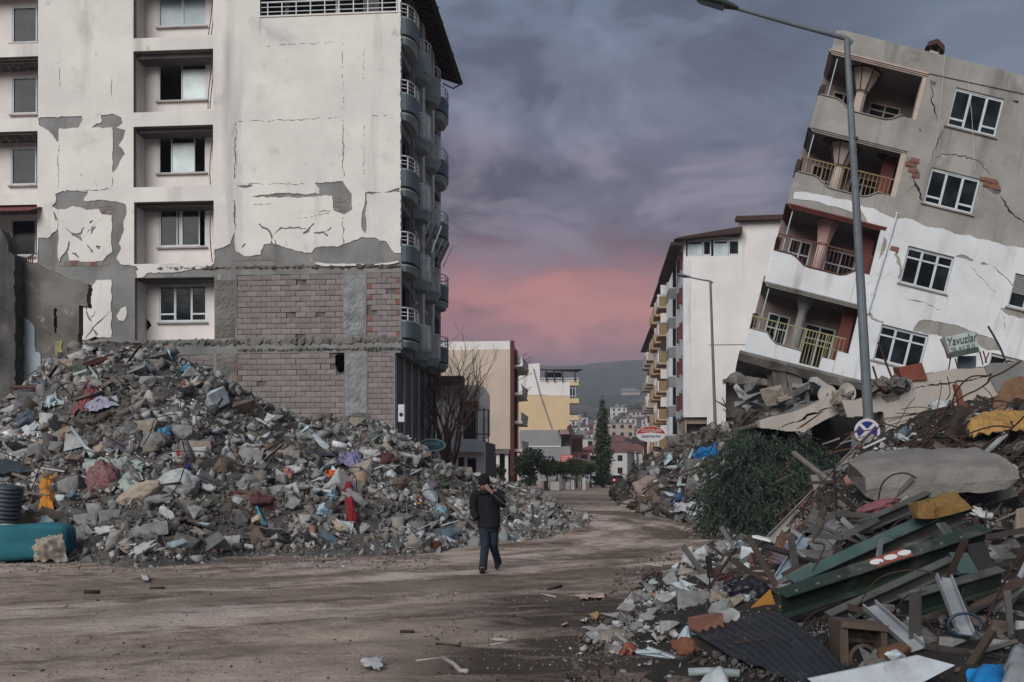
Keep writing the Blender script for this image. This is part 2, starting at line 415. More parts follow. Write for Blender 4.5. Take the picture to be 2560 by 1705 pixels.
def make_ground():
 xs = [0.0]; st = .13
 while xs[-1] < 2400: xs.append(xs[-1] + st); st *= 1.012 if xs[-1] < 14 else 1.12
 xs = [-x for x in xs[:0:-1]] + xs
 ys = [6.0]; st = .085
 while ys[-1] < 2200: ys.append(ys[-1] + st); st *= 1.0125 if ys[-1] < 60 else 1.12
 ys = [-50,-30,-8,0,3] + ys
 nx,ny = len(xs),len(ys)
 v = [(x,y,ground_z(x,y)) for y in ys for x in xs]
 f = [(j * nx + i,j * nx + i + 1,(j + 1) * nx + i + 1,(j + 1) * nx + i) for j in range(ny - 1) for i in range(nx - 1)]
 me = bpy.data.meshes.new('ground'); me.from_pydata(v,[],f); me.polygons.foreach_set('use_smooth',[True] * len(f))
 m = bpy.data.materials.new('churned_dirt'); m.use_nodes = True; nt = m.node_tree; N,L = nt.nodes.new,nt.links.new
 b = nt.nodes['Principled BSDF']; b.inputs['Specular IOR Level'].default_value = .25
 g = N('ShaderNodeNewGeometry')
 def noise(sc,stretch,det=7,ro=.6,dist=0.0,off=0):
  mp = N('ShaderNodeMapping'); mp.inputs['Scale'].default_value = stretch; mp.inputs['Location'].default_value = (off,off * 1.7,0); mp.inputs['Rotation'].default_value = (0,0,R(-6))
  L(g.outputs['Position'],mp.inputs[0])
  n = N('ShaderNodeTexNoise'); n.inputs['Scale'].default_value = sc; n.inputs['Detail'].default_value = det; n.inputs['Roughness'].default_value = ro; n.inputs['Distortion'].default_value = dist
  L(mp.outputs[0],n.inputs['Vector']); return n.outputs[0]
 def rng(f,a,c):
  n = N('ShaderNodeMapRange'); n.inputs[1].default_value = a; n.inputs[2].default_value = c; L(f,n.inputs[0]); return n.outputs[0]
 def mix(f,a,c):
  n = N('ShaderNodeMix'); n.data_type = 'RGBA'
  for i,x in ((0,f),(6,a),(7,c)):
   if isinstance(x,(int,float)): n.inputs[i].default_value = x
   elif isinstance(x,tuple): n.inputs[i].default_value = (*x,1)
   else: L(x,n.inputs[i])
  return n.outputs[2]
 def mul(a,c):
  n = N('ShaderNodeMath'); n.operation = 'MULTIPLY'; L(a,n.inputs[0])
  if isinstance(c,(int,float)): n.inputs[1].default_value = c
  else: L(c,n.inputs[1])
  return n.outputs[0]
 sub = N('ShaderNodeVectorMath'); sub.operation = 'SUBTRACT'; sub.inputs[1].default_value = (-13,33,0); L(g.outputs['Position'],sub.inputs[0])
 sp0 = N('ShaderNodeSeparateXYZ'); L(sub.outputs[0],sp0.inputs[0])
 def op(o_,a,c):
  n = N('ShaderNodeMath'); n.operation = o_
  for i,x in enumerate((a,c)):
   if isinstance(x,(int,float)): n.inputs[i].default_value = x
   else: L(x,n.inputs[i])
  return n.outputs[0]
 rad = op('SQRT',op('ADD',mul(sp0.outputs[0],sp0.outputs[0]),mul(sp0.outputs[1],sp0.outputs[1])),0)
 ang = mul(op('ARCTAN2',sp0.outputs[1],sp0.outputs[0]),5.0)
 pol = N('ShaderNodeCombineXYZ'); L(ang,pol.inputs[0]); L(rad,pol.inputs[1])
 def pnoise(sc,det=8,ro=.62,dist=.4,off=0):
  mp = N('ShaderNodeMapping'); mp.inputs['Location'].default_value = (off,off,0); L(pol.outputs[0],mp.inputs[0])
  n = N('ShaderNodeTexNoise'); n.inputs['Scale'].default_value = sc; n.inputs['Detail'].default_value = det; n.inputs['Roughness'].default_value = ro; n.inputs['Distortion'].default_value = dist
  L(mp.outputs[0],n.inputs['Vector']); return n.outputs[0]
 grain = noise(14,(1,1,1),9,.75)
 fine = noise(3.2,(.7,1,1),9,.7)
 col = mix(rng(noise(.7,(.6,1,1),8,.65),.40,.60),(.55,.435,.365),(.37,.285,.235))
 col = mix(mul(rng(noise(.5,(.7,1,1),8,.65,.4,31),.50,.66),.75),col,(.62,.545,.50))      # pale dust
 tr = rng(mul(op('ADD',pnoise(.55,off=3),mul(fine,.35)),.74),.455,.565)
 spy = N('ShaderNodeSeparateXYZ'); L(g.outputs['Position'],spy.inputs[0]); fy = N('ShaderNodeMapRange'); fy.inputs[1].default_value = 11; fy.inputs[2].default_value = 19; fy.inputs[3].default_value = .45; L(spy.outputs[1],fy.inputs[0])
 col = mix(mul(mul(tr,.9),fy.outputs[0]),col,(.088,.060,.045))                                                         # damp brown tracks
 tr2 = rng(op('ADD',mul(pnoise(1.9,off=11,dist=.2),.75),mul(fine,.25)),.53,.62)
 col = mix(mul(tr2,.72),col,(.085,.058,.044))
 wob = op('ADD',rad,mul(op('SUBTRACT',pnoise(.9,3,.5,0,21),.5),1.6)); trk = None
 for r_i in (15.2,17.0,18.9,20.7,22.6,24.4):
  n = N('ShaderNodeMapRange'); n.inputs[1].default_value = .30; n.inputs[2].default_value = .16; L(op('ABSOLUTE',op('SUBTRACT',wob,r_i),0),n.inputs[0]); trk = n.outputs[0] if trk is None else op('MAXIMUM',trk,n.outputs[0])
 col = mix(mul(mul(trk,rng(fine,.35,.6)),.5),col,(.12,.085,.065))                                   # single wheel tracks
 clod = rng(noise(6.5,(.6,1,1),8,.7,.3,9),.60,.68)
 col = mix(mul(clod,.6),col,(.065,.048,.038))
 sp = N('ShaderNodeSeparateXYZ'); L(g.outputs['Position'],sp.inputs[0])
 dx = N('ShaderNodeMath'); dx.operation = 'ADD'; L(sp.outputs[0],dx.inputs[0])
 yy = mul(sp.outputs[1],-.055); L(yy,dx.inputs[1])
 wet = rng(dx.outputs[0],-1.9,-.8)
 near = N('ShaderNodeMapRange'); near.inputs[1].default_value = 17.5; near.inputs[2].default_value = 13; L(sp.outputs[1],near.inputs[0])
 wn = mul(mul(wet,near.outputs[0]),rng(noise(.9,(.4,1,1),8,.62,.4,3),.34,.50))
 col = mix(mul(wn,.93),col,(.044,.031,.024))
 col = mix(mul(rng(grain,.54,.72),.45),col,(.10,.078,.064))
 L(col,b.inputs['Base Color'])
 rg = rng(tr,0,1); ro = N('ShaderNodeMapRange'); ro.inputs[3].default_value = .95; ro.inputs[4].default_value = .7; L(rg,ro.inputs[0]); L(ro.outputs[0],b.inputs['Roughness'])
 bn = N('ShaderNodeBump'); bn.inputs['Strength'].default_value = 1.0; bn.inputs['Distance'].default_value = .07
 h = N('ShaderNodeMath'); h.operation = 'ADD'; L(noise(5,(.8,1,1),9,.72),h.inputs[0]); L(mul(grain,.7),h.inputs[1])
 L(h.outputs[0],bn.inputs['Height']); L(bn.outputs[0],b.inputs['Normal'])
 me.materials.append(m)
 o = bpy.data.objects.new('ground',me); COL.objects.link(o); o['kind'] = 'structure'
 return o
make_ground()
# ------------------------------------------------------------------ cracked apartment block
FB = Frame((-4.37,39.3,0),yaw=-4.6)
q2 = lambda x,y: (x * .36343,450 + y * .36343)          # readings taken from enlarged views of the photo
q1 = lambda x,y: (x * .36343,y * .36343)
q4 = lambda x,y: (560 + x * .41451,450 + y * .41451)
fb = lambda pts,d=0.0: [FB.px(u,v,d) for u,v in pts]
def rect_px(fr,u0,v0,u1,v1,d=0.0):
 """Upright rectangle (x0, x1, z0, z1) from two pixel corners."""
 a,b = fr.px(u0,v0,d),fr.px(u1,v1,d)
 return (min(a[0],b[0]),max(a[0],b[0]),min(a[1],b[1]),max(a[1],b[1]))
def rect_loop(r): return [(r[0],r[2]),(r[1],r[2]),(r[1],r[3]),(r[0],r[3])]
def window(parent,name,x0,x1,z0,z1,y,sashes,frame_m='frame',sill=True,transom=None,t=.06,bars=(),sill_m='sill',depth=.07):
 """A window set at depth y: outer frame, sashes [(fraction0, fraction1, pane material, framed?)], optional low transom lights."""
 w = MB(); W,H = x1 - x0,z1 - z0
 w.box(x0,x1,y,y + depth,z1 - t,z1); w.box(x0,x1,y,y + depth,z0,z0 + t)
 w.box(x0,x0 + t,y,y + depth,z0 + t,z1 - t); w.box(x1 - t,x1,y,y + depth,z0 + t,z1 - t)
 for i,(a,b,pm,framed) in enumerate(sashes):
  xa,xb = x0 + W * a,x0 + W * b
  if framed:
   q = .045; yy = y + .012 * (1 + i % 2)
   w.box(xa,xa + q,yy,yy + .04,z0 + t,z1 - t); w.box(xb - q,xb,yy + .002,yy + .042,z0 + t,z1 - t)
   w.box(xa + q,xb - q,yy,yy + .04,z0 + t,z0 + t + q); w.box(xa + q,xb - q,yy,yy + .04,z1 - t - q,z1 - t)
   if transom and transom[i]:
    zt = z0 + H * transom[i]; w.box(xa + q,xb - q,yy,yy + .04,zt,zt + .07)
 for bz in bars: w.box(x0 + t,x1 - t,y + .004,y + .05,z0 + H * bz - .03,z0 + H * bz + .03)
 fr = w.build(name,M[frame_m],parent)
 for i,(a,b,pm,framed) in enumerate(sashes):
  if pm is None: continue
  p = MB(); p.box(x0 + W * a + .03,x0 + W * b - .03,y + .045 + .004 * i,y + .055 + .004 * i,z0 + .04,z1 - .04)
  if pm == 'glass_pale':      # a blind that leaves the top of the pane dark
   p = MB(); p.box(x0 + W * a + .03,x0 + W * b - .03,y + .045 + .004 * i,y + .055 + .004 * i,z0 + .04,z1 - .22 * H)
   p2 = MB(); p2.box(x0 + W * a + .03,x0 + W * b - .03,y + .045 + .004 * i,y + .055 + .004 * i,z1 - .22 * H,z1 - .04); p2.build('pane',M['glass_dark'],fr)
  p.build('pane',M[pm],fr)
 if sill:
  p = MB(); p.box(x0 - .08,x1 + .08,y - .14,y + .05,z0 - .06,z0 - .004,j=.004); p.build('sill',M[sill_m],fr)
 return fr
def make_block():
 root = thing('apartment_block','tall pale apartment block with cracked plaster and bare brick lower storeys beside the rubble','building',FB.M)
 XL,ZT = -20.0,23.0
 # ---- openings
 n2 = [((335,-40),(534,-46),(534,88),(335,98)),((335,129),(534,123),(534,275),(334,283)),((335,317),(534,311),(534,463),(334,470)),
  ((335,507),(534,500),(535,658),(336,661)),((336,697),(535,690),(537,846),(338,852))]
 n1 = [((-90,-60),(97,-60),(97,110),(-90,113)),((-90,146),(97,141),(97,297),(-90,300)),((-90,332),(96,328),(96,485),(-90,488)),((-90,514),(95,512),(94,655),(-90,660))]
 term = [(650,-30),(996,-38),(996,30),(650,48)]
 niches = []
 for q in n2 + n1:
  p = fb(q); x0,x1 = (p[0][0] + p[3][0]) / 2,(p[1][0] + p[2][0]) / 2; z1,z0 = (p[0][1] + p[1][1]) / 2,(p[2][1] + p[3][1]) / 2
  niches.append((x0,x1,z0,z1))
 tx0,tx1,tz0 = FB.px(650,20)[0],-.12,FB.px(820,38)[1]
 terr = (tx0,tx1,tz0,21.45)
 pan = {'a': rect_px(FB,592,688,858,847),'b': rect_px(FB,916,682,1001,842),'c': rect_px(FB,592,884,861,1075),'d': rect_px(FB,919,878,984,1075),'e': rect_px(FB,345,888,534,1040)}
 zg = FB.px(990,874)[1]                                    # underside of the overhanging storeys
 xg = FB.px(988,1000)[0]
 # ---- concrete skeleton with every opening cut
 w = MB()
 holes = list(niches) + [terr] + list(pan.values())
 w.rects((XL,0,0,ZT),holes + [(xg,.1,-1,zg)],0,.22)
 w.build('concrete_frame',M['concrete'],root)
 w = MB()
 for k in range(6):
  z = 6.72 + 3.0 * k - (0 if k else .08)
  w.box(XL + .05,-.3,.25,10.3,z - .2,z)
 w.box(XL,-.3,10.3,10.5,0,22.4); w.box(XL,XL + .2,.23,10.3,0,22.4)
 w.box(XL + .2,-1.1,2.6,2.75,0,22.0)
 w.box(XL + .2,xg - .02,.23,.3,.0,2.0)
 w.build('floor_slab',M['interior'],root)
 # ---- niches
 nb = MB()
 for (x0,x1,z0,z1) in niches:
  D = 1.0
  nb.box(x0 - .1,x0,.222,D + .1,z0 - .1,z1 + .1); nb.box(x1,x1 + .1,.222,D + .1,z0 - .1,z1 + .1)
  nb.box(x0,x1,.222,D + .1,z1,z1 + .1); nb.box(x0,x1,.222,D + .1,z0 - .1,z0)
 nb.build('niche_lining',M['niche'],root)
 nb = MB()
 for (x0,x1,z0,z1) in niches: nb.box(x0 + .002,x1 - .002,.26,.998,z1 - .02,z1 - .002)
 nb.build('niche_ceiling',M['lightened_ceiling'],root)
 spec = {0: [(0,.5,'glass_teal',True),(.5,1,'glass_teal',True)],1: [(0,.49,None,False),(.47,1,'glass_pale',True)],2: [(.26,.76,'glass_pale',True)],
   3: [(0,.47,'glass_dark',True),(.36,.44,None,True),(.47,.86,'glass_dark',True)],4: [(0,.33,'glass_dark',True),(.33,.68,'glass_dark',True),(.68,1,'glass_dark',True)]}
 wpx = [(396,-62,516,65),(396,152,516,250),(396,336,515,432),(398,522,515,617),(398,712,516,805)]
 wins = []
 for i,((x0,x1,z0,z1),q) in enumerate(zip(niches[:5],wpx)):
  r = rect_px(FB,*q,d=1.0); wins.append(r)
  hole = rect_loop(r); out = [(x0,z0),(x1,z0),(x1,z1),(x0,z1)]
  extra = []
  if i == 4:       # a corner of the niche wall has fallen out
   extra = [roughen([FB.px(*q2(a,b),1.0) for a,b in ((985,935),(1045,1000),(985,1055))],.03,.15,seed=5)]
  back = MB()
  if i == 4: back.mask(out,[hole] + extra,1.0,1.14,step=.02)
  else: back.rects((x0,x1,z0,z1),[r],1.0,1.14)
  back.build('niche_wall',M['niche'],root)
  window(root,'window',*r,1.02,spec[i],transom=(.2,None,.2) if i == 4 else None)
 for (x0,x1,z0,z1),q in zip(niches[5:],((30,14,140,106),(30,190,140,284),(27,367,138,462),(27,546,138,640))):
  r = rect_px(FB,*q,d=1.0)
  r = (r[0],min(r[1],x1 - .03),r[2],r[3])
  back = MB(); back.rects((x0,x1,z0,z1),[r],1.0,1.14); back.build('niche_wall',M['niche'],root)
  window(root,'window',*r,1.02,[(0,.62,'glass_dark',True),(.45,.70,'glass_teal',False),(.62,1,'glass_dark',False)])
 # ---- plaster skin with everything that has come off
 P = lambda pts,f: [f(*p) for p in pts]
 out = [(-120,-90),(1001,-90)] + P([(1066,300),(1066,440),(1030,440),(1000,400),(980,370),(940,365),(920,350),(840,345),(700,400),(560,405),(530,440),(500,440),(430,425),(350,400),(290,380),(240,390),(220,455),(125,460),(76,434),(68,420),(66,312),(40,385),(0,405)],q4) \
  + P([(1478,480),(1475,575),(1455,592),(1400,606),(1200,635),(1020,640),(990,665),(950,675),(940,640),(945,595),(915,590),(830,580),(805,540),(835,470),(820,440),(855,340),(850,290),(875,230),(865,165),(800,150),(700,140),(580,145),(610,80),(430,78),(385,95),(385,150),(360,180),(405,210),(400,320),(390,350),(330,400),(264,395),(264,568)],q2) + [(-120,660)]
 outer = roughen(out[1:-1],1.6,7,closed=False,seed=3)
 outer = [out[0]] + outer + [out[-1]]
 outer = fb(outer)
 outer = [(min(x,-.003),z) for x,z in outer]
 hp = []
 hp.append(P([(262,815),(565,798),(570,830),(540,882),(410,885),(405,980),(340,900),(275,865)],q1))
 hp.append(P([(700,795),(780,785),(835,810),(845,850),(805,880),(865,895),(850,950),(820,1000),(860,1060),(780,1195),(775,880),(635,880),(665,850),(700,845)],q1))
 hp.append(P([(75,32),(130,38),(165,25),(175,38),(130,50),(90,42)],q4))
 hp.append(P([(545,18),(718,8),(740,40),(770,85),(775,180),(725,210),(660,185),(655,95),(575,98),(420,105),(170,103),(300,85),(450,82),(580,85),(575,50)],q4))
 hp.append(P([(850,78),(985,75),(1058,48),(1060,74),(862,84),(855,330),(835,300),(830,200),(850,150)],q4))
 holes = [roughen(fb(h),.035,.2,seed=20 + i) for i,h in enumerate(hp)]
 cr = [(P([(210,262),(235,290),(262,298),(290,340),(290,362)],q4),6),(P([(300,330),(345,290),(400,292),(470,294),(500,296)],q4),4),(P([(475,322),(512,312),(518,285),(545,262)],q4),7),
  (P([(545,320),(600,320),(628,340)],q4),6),(P([(610,318),(640,300),(648,284)],q4),5),(P([(286,366),(292,388)],q4),4),(P([(308,360),(316,392)],q4),3),(P([(378,372),(382,392)],q4),3),
  (P([(112,406),(130,386)],q4),4),(P([(720,225),(722,300),(722,392)],q4),2.4),(P([(66,122),(68,180),(67,300)],q4),3),(P([(180,148),(290,142)],q4),1.6),(P([(440,235),(500,228),(560,212),(640,200)],q4),1.6),(P([(560,190),(650,192)],q4),1.6),
  (P([(820,815),(822,930),(822,1060),(820,1240)],lambda x,y: (560 + x * .36343,y * .36343)),2.4),(P([(78,850),(78,1030),(75,1250)],lambda x,y: (560 + x * .36343,y * .36343)),2.2),(P([(100,838),(500,825),(800,813)],lambda x,y: (560 + x * .36343,y * .36343)),1.6),(P([(80,1270),(400,1265),(620,1258)],lambda x,y: (560 + x * .36343,y * .36343)),1.3),
  (P([(966,815),(966,1000),(968,1300)],lambda x,y: (560 + x * .36343,y * .36343)),1.1),(P([(818,300),(820,500),(818,760)],lambda x,y: (560 + x * .36343,y * .36343)),1.1),(P([(240,320),(560,303),(810,296)],lambda x,y: (560 + x * .36343,y * .36343)),1.1),(P([(966,320),(964,560)],lambda x,y: (560 + x * .36343,y * .36343)),1.0),(P([(970,805),(1080,800),(1150,792)],lambda x,y: (560 + x * .36343,y * .36343)),1.3),
  (P([(405,990),(405,1140),(403,1290)],q1),2),(P([(774,540),(776,680)],q1),2),(P([(775,1210),(768,1300),(660,1310),(430,1322)],q1),2.2),(P([(408,400),(410,620)],q1),1),(P([(1605,860),(1618,1080),(1615,1230)],q1),1.6),(P([(560,1200),(570,1216)],q1),4),
  (P([(372,470),(380,500),(392,530)],lambda x,y: q2(x,y - 250)),6),(P([(1095,600),(1300,604),(1440,590)],q2),2),(P([(1612,1380),(1618,1440),(1616,1540)],q1),3)]
 cracks = [fb(crack_poly(p,wd,seed=i)) for i,(p,wd) in enumerate(cr)]
 nh = []
 for (x0,x1,z0,z1) in niches[:4] + niches[5:]: nh.append(rect_loop((x0 + .002,x1 - .002,z0 + .002,z1 - .002)))
 nh[0] = rect_loop((niches[0][0] + .002,niches[0][1] - .002,niches[0][2] + .002,niches[0][3] - .002))
 trr = rect_loop((terr[0] + .002,terr[1] - .01,FB.px(650,84)[1],terr[3]))      # the terrace bay is set back a little
 w = MB(); w.mask(outer,holes + cracks + nh + [trr],-.034,-.003,step=.026)
 w.build('plaster',M['plaster'],root)
 z84 = FB.px(650,84)[1]
 w = MB(); w.box(terr[0] + .002,-.012,-.012,-.003,z84,tz0); w.box(terr[0] - .02,0.0,-.05,.3,tz0 + .001,tz0 + .06)
 w.build('terrace_parapet',M['plaster'],root)
 isl = [P([(405,205),(460,200),(500,180),(560,190),(600,210),(680,200),(700,235),(770,240),(770,500),(740,520),(710,560),(600,565),(480,555),(470,500),(410,560),(402,540)],q2),
  P([(620,760),(670,690),(768,688),(770,1085),(680,1085),(640,1100),(450,1100),(460,890),(545,895),(590,880),(610,960),(640,985),(600,900),(630,800)],q2),
  P([(835,880),(868,868),(875,910),(855,970),(820,965),(805,935)],q2),
  P([(400,596),(560,604),(770,590),(770,598),(400,606)],q2)]
 icr = [[(P([(450,330),(500,372),(560,370),(585,325)],q2),5),(P([(500,380),(560,410),(550,380)],q2),10),(P([(480,420),(470,470),(440,520),(415,548)],q2),6),(P([(625,330),(660,325),(630,372)],q2),5),(P([(620,300),(640,280)],q2),8),(P([(600,450),(640,500)],q2),4),(P([(665,450),(690,470)],q2),8),(P([(560,410),(700,260)],q2),1.4),(P([(500,500),(545,535)],q2),5)],
  [(P([(770,905),(690,970),(640,1020),(590,1090)],q2),4),(P([(640,1020),(672,1070)],q2),7),(P([(655,900),(630,945)],q2),3)],[],[]]
 for i,poly in enumerate(isl[:3]):
  w = MB(); w.mask(roughen(fb(poly),.03,.18,seed=40 + i),[fb(crack_poly(p,wd,seed=90 + i * 9 + k)) for k,(p,wd) in enumerate(icr[i])],-.034,-.003,step=.022)
  w.build('plaster',M['plaster'],root)
 for i,pl in enumerate((P([(552,498),(640,508),(845,508),(845,522),(700,520),(600,520),(552,508)],q4),P([(890,510),(980,502),(1055,490),(1055,498),(980,514),(890,518)],q4))):
  w = MB(); w.plate(roughen(fb(pl),.02,.15,seed=60 + i),[],-.07,-.003); w.build('plaster',M['plaster'],root)
 for i,(ua,va,ub,vb,h) in enumerate(((338,671,1003,664,.20),(338,858,1006,848,.34),(592,875,1006,870,.16))):
  a,b = FB.px(ua,va),FB.px(ub,vb); w = MB(); n = 130; rr = random.Random(70 + i)
  vs = []
  for k in range(n + 1):
   t = k / n; x = a[0] + (b[0] - a[0]) * t; z = a[1] + (b[1] - a[1]) * t; pr = rr.choice((.01,.02,.04,.09,.13)) * rr.uniform(.5,1.1)
   top,bot = z + h * rr.uniform(.1,.6) * abs(math.sin(x * 1.3)) ** .4,z - h * rr.uniform(.15,.6)
   vs += [(x,-.002,top),(x + rr.uniform(-.05,.05),-pr,top - h * rr.uniform(.1,.3)),(x + rr.uniform(-.05,.05),-pr * rr.uniform(.5,1.1),bot + h * rr.uniform(.05,.2)),(x,-.002,bot)]
  fs = [(4 * k + j,4 * k + 4 + j,4 * k + 5 + j,4 * k + 1 + j) for k in range(n) for j in range(3)]
  w.add(vs,[f[::-1] for f in fs]); w.build('broken_ledge',M['dark_concrete'],root)
 rr = random.Random(5)
 for (u0,v0,u1,v1,mm) in ((859,690,913,842,'stone_col'),(863,884,917,1075,'stone_col'),(538,700,588,845,'dark_concrete'),(541,884,590,1060,'dark_concrete')):
  r = rect_px(FB,u0,v0,u1,v1); w = MB(); nx,nz = 9,26
  vs = [(r[0] + (r[1] - r[0]) * i / nx,-.004 - (0 if i in (0,nx) or k in (0,nz) else rr.uniform(.0,.035)),r[2] + (r[3] - r[2]) * k / nz) for k in range(nz + 1) for i in range(nx + 1)]
  w.add(vs,[(k * (nx + 1) + i,k * (nx + 1) + i + 1,(k + 1) * (nx + 1) + i + 1,(k + 1) * (nx + 1) + i) for k in range(nz) for i in range(nx)]); w.build('column',M[mm],root)
 # ---- brick infill: every brick a part; bricks share a few meshes
 vari = {}
 for kind in ('brick','brick_red'):
  for i in range(6):
   w = MB(); L,H = .405,.20
   w.box(-L / 2,L / 2,0,.09,-H / 2,H / 2,j=.008); vari[kind,i] = w.build('brick',M[kind],None,link=False).data
 mort = MB(); rb = random.Random(9)
 RV = [(0,900),(265,853),(340,862),(413,872),(470,900),(522,926),(609,975),(680,1012),(740,1040),(800,1050),(850,1040),(903,1042),(957,1058),(1010,1085)]
 def seen(x,z):
  p = FB.M @ Vector((x,0,z)); u = CX + F * p.x / p.y; v = HV - F * (p.z - CH) / p.y
  return v < next((v0 + (v1 - v0) * (u - u0) / (u1 - u0) for (u0,v0),(u1,v1) in zip(RV,RV[1:]) if u0 <= u <= u1),1100) + 22
 def fill(r,L,H,gap,hole=None,red_left=False,red_right=False):
  x0,x1,z0,z1 = r; mort.box(x0 + .001,x1 - .001,.075,.2,z0 + .001,z1 - .001) if hole is None else mort.plate(rect_loop((x0 + .001,x1 - .001,z0 + .001,z1 - .001)),[hole],.075,.2)
  nr = max(1,round((z1 - z0) / H)); H = (z1 - z0) / nr
  for k in range(nr):
   z = z0 + H * (k + .5); x = x0 - (L / 2 if k % 2 else 0) + rb.uniform(-.03,.03)
   while x < x1 - .03:
    a,b = max(x,x0),min(x + L,x1); x += L
    if b - a < .07 or not seen((a + b) / 2,z): continue
    if hole is not None and hole_box[0] < (a + b) / 2 < hole_box[1] and hole_box[2] < z < hole_box[3]: continue
    if rb.random() < .022: continue
    red = b - a < .30 and ((red_left and a < x0 + .05) or (red_right and b > x1 - .05)) and rb.random() < .8
    o = bpy.data.objects.new('brick',vari['brick_red' if red else 'brick',rb.randrange(6)]); COL.objects.link(o); o.parent = root
    o.location = ((a + b) / 2,rb.uniform(.002,.034),z); o.scale = ((b - a - gap) / .405,1,(H - gap) / .20)
    o.rotation_euler = (rb.uniform(-.02,.02),rb.uniform(-.012,.012),rb.uniform(-.02,.02))
 hb = [q4(*p) for p in ((668,1060),(690,1044),(727,1044),(729,1150),(700,1166),(680,1150),(668,1110))]
 hole = roughen(fb(hb),.02,.12,seed=8); hole_box = (min(p[0] for p in hole) - .08,max(p[0] for p in hole) + .2,min(p[1] for p in hole) - .02,max(p[1] for p in hole) + .2)
 hole = [(min(x,pan['c'][1] - .01),min(z,pan['c'][3] - .01)) for x,z in hole]
 fill(pan['a'],.40,.215,.013); fill(pan['b'],.40,.215,.013,red_left=True,red_right=True)
 fill(pan['c'],.40,.215,.013,hole=hole,red_left=True); fill(pan['d'],.38,.215,.013); fill(pan['e'],.42,.215,.013)
 for pts,red in ((P([(657,94),(720,90),(722,190),(665,182)],q4),0),(P([(684,170),(768,166),(768,232),(690,232)],q2),1),(P([(402,566),(470,560),(770,560),(770,592),(402,596)],q2),1),(P([(76,464),(140,462),(290,470),(290,488),(80,490)],q4),0)):
  p = fb(pts); r = (min(a for a,_ in p),max(a for a,_ in p),min(b for _,b in p),max(b for _,b in p))
  x = r[0]; nr = max(1,round((r[3] - r[2]) / .15)); H = (r[3] - r[2]) / nr
  for k in range(nr):
   x = r[0] + (.1 if k % 2 else 0)
   while x < r[1] - .1:
    o = bpy.data.objects.new('brick',vari['brick_red' if red and rb.random() < .5 else 'brick',rb.randrange(6)]); COL.objects.link(o); o.parent = root
    o.location = (x + .13,-.014,r[2] + H * (k + .5)); o.scale = (.6,.18,(H - .03) / .2); x += .27
 mort.build('mortar_bed',M['mortar'],root)
 for i,(x0,x1,z0,z1) in enumerate(niches[:4]):
  for k in range(2 if i < 2 else 1):
   x = x1 - .12 - .07 * k; pts = [(x + .05 * math.sin(3 * t + k + i),.12 + .1 * math.sin(4 * t + i),z1 - .03 - (z1 - z0 - .1) * t) for t in [j / 9 for j in range(10)]]
   w = MB(); w.tube(pts,.018,5); w.build('cable',M['cable'],root)
 for i,q in enumerate(((142,),(329,))):
  z = FB.px(60,q[0])[1]; w = MB()
  for k in range(9): w.bar((-17.6 + .38 * k,.1,z - .05),(-17.75 + .38 * k,.95,z - .28),.03,.02)
  for k in range(3): w.bar((-17.8,.15 + .35 * k,z - .06 - .09 * k),(-14.4,.15 + .35 * k,z - .06 - .09 * k),.02,.02)
  w.build('awning_bars',M['sill'],root)
 w = MB(); za = FB.px(60,514)[1]; n = 26
 vs = [];
 for k in range(n + 1):
  x = -18.2 + 3.55 * k / n; dz = .03 * (k % 2)
  vs += [(x - .35,-.75,za - .42 + dz),(x,.25,za + .04 + dz)]
 w.add(vs,[(2 * k,2 * k + 2,2 * k + 3,2 * k + 1) for k in range(n)]); w.add([(a,b,c - .02) for a,b,c in vs],[(2 * k,2 * k + 1,2 * k + 3,2 * k + 2) for k in range(n)])
 w.build('awning_sheet',mat('dark_red_sheet_metal',(.16,.035,.045),(.11,.03,.035),rough=.5,bump=.1),root)
 # ---- roof terrace railing and its dark inside
 w = MB(); y = .06
 w.tube([(terr[0],y,tz0 + .62),(-.02,y,tz0 + .62)],.035,8)
 for zz in (.24,.43): w.tube([(terr[0],y,tz0 + zz),(-.02,y,tz0 + zz)],.018,6)
 for k in range(10): x = terr[0] + .3 + k * .58; w.tube([(x,y,tz0 + .05),(x,y,tz0 + .62)],.026,6)
 w.build('terrace_railing',M['white_rail'],root)
 w = MB(); w.box(-2.95,-2.80,1.2,1.35,tz0,21.5); w.box(-5.2,-5.05,1.6,1.75,tz0,21.5); w.box(terr[0],terr[0] + .5,.9,1.2,tz0,tz0 + .35)
 w.build('terrace_post',M['niche'],root)
 # ---- street side: recessed grey wall, dark loggias, door frames, piers
 w = MB(); y0s = [0.25,2.86,5.55,8.15]
 op = []
 for k in range(5):
  zf = 6.95 + 3 * k
  for ci,(ya,yb,h) in enumerate(((.35,2.1,2.35),(3.0,4.2,2.2),(5.7,6.9,2.2),(8.3,10.0,2.35))):
   op.append([(ya,zf + .05),(yb,zf + .05),(yb,zf + h),(ya,zf + h)])
 Mst = Matrix(((0,1,0,0),(1,0,0,0),(0,0,1,0),(0,0,0,1)))
 w.plate([(.225,zg),(10.5,zg),(10.5,21.9),(.225,21.9)],op,-.03,-.25,M=Mst)
 w.build('street_wall',M['grey_render'],root)
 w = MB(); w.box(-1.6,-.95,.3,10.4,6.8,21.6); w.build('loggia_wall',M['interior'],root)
 w = MB()
 for k in range(5):
  zf = 6.95 + 3 * k
  for ya,yb in ((3.0,4.2),(5.7,6.9)):
   w.box(-.12,-.05,ya,ya + .09,zf + .05,zf + 2.2); w.box(-.12,-.05,yb - .09,yb,zf + .05,zf + 2.2); w.box(-.12,-.05,ya + .09,yb - .09,zf + 2.1,zf + 2.2); w.box(-.12,-.05,(ya + yb) / 2 - .04,(ya + yb) / 2 + .04,zf + .05,zf + 2.1)
 w.build('door_frame',M['frame'],root)
 w = MB()
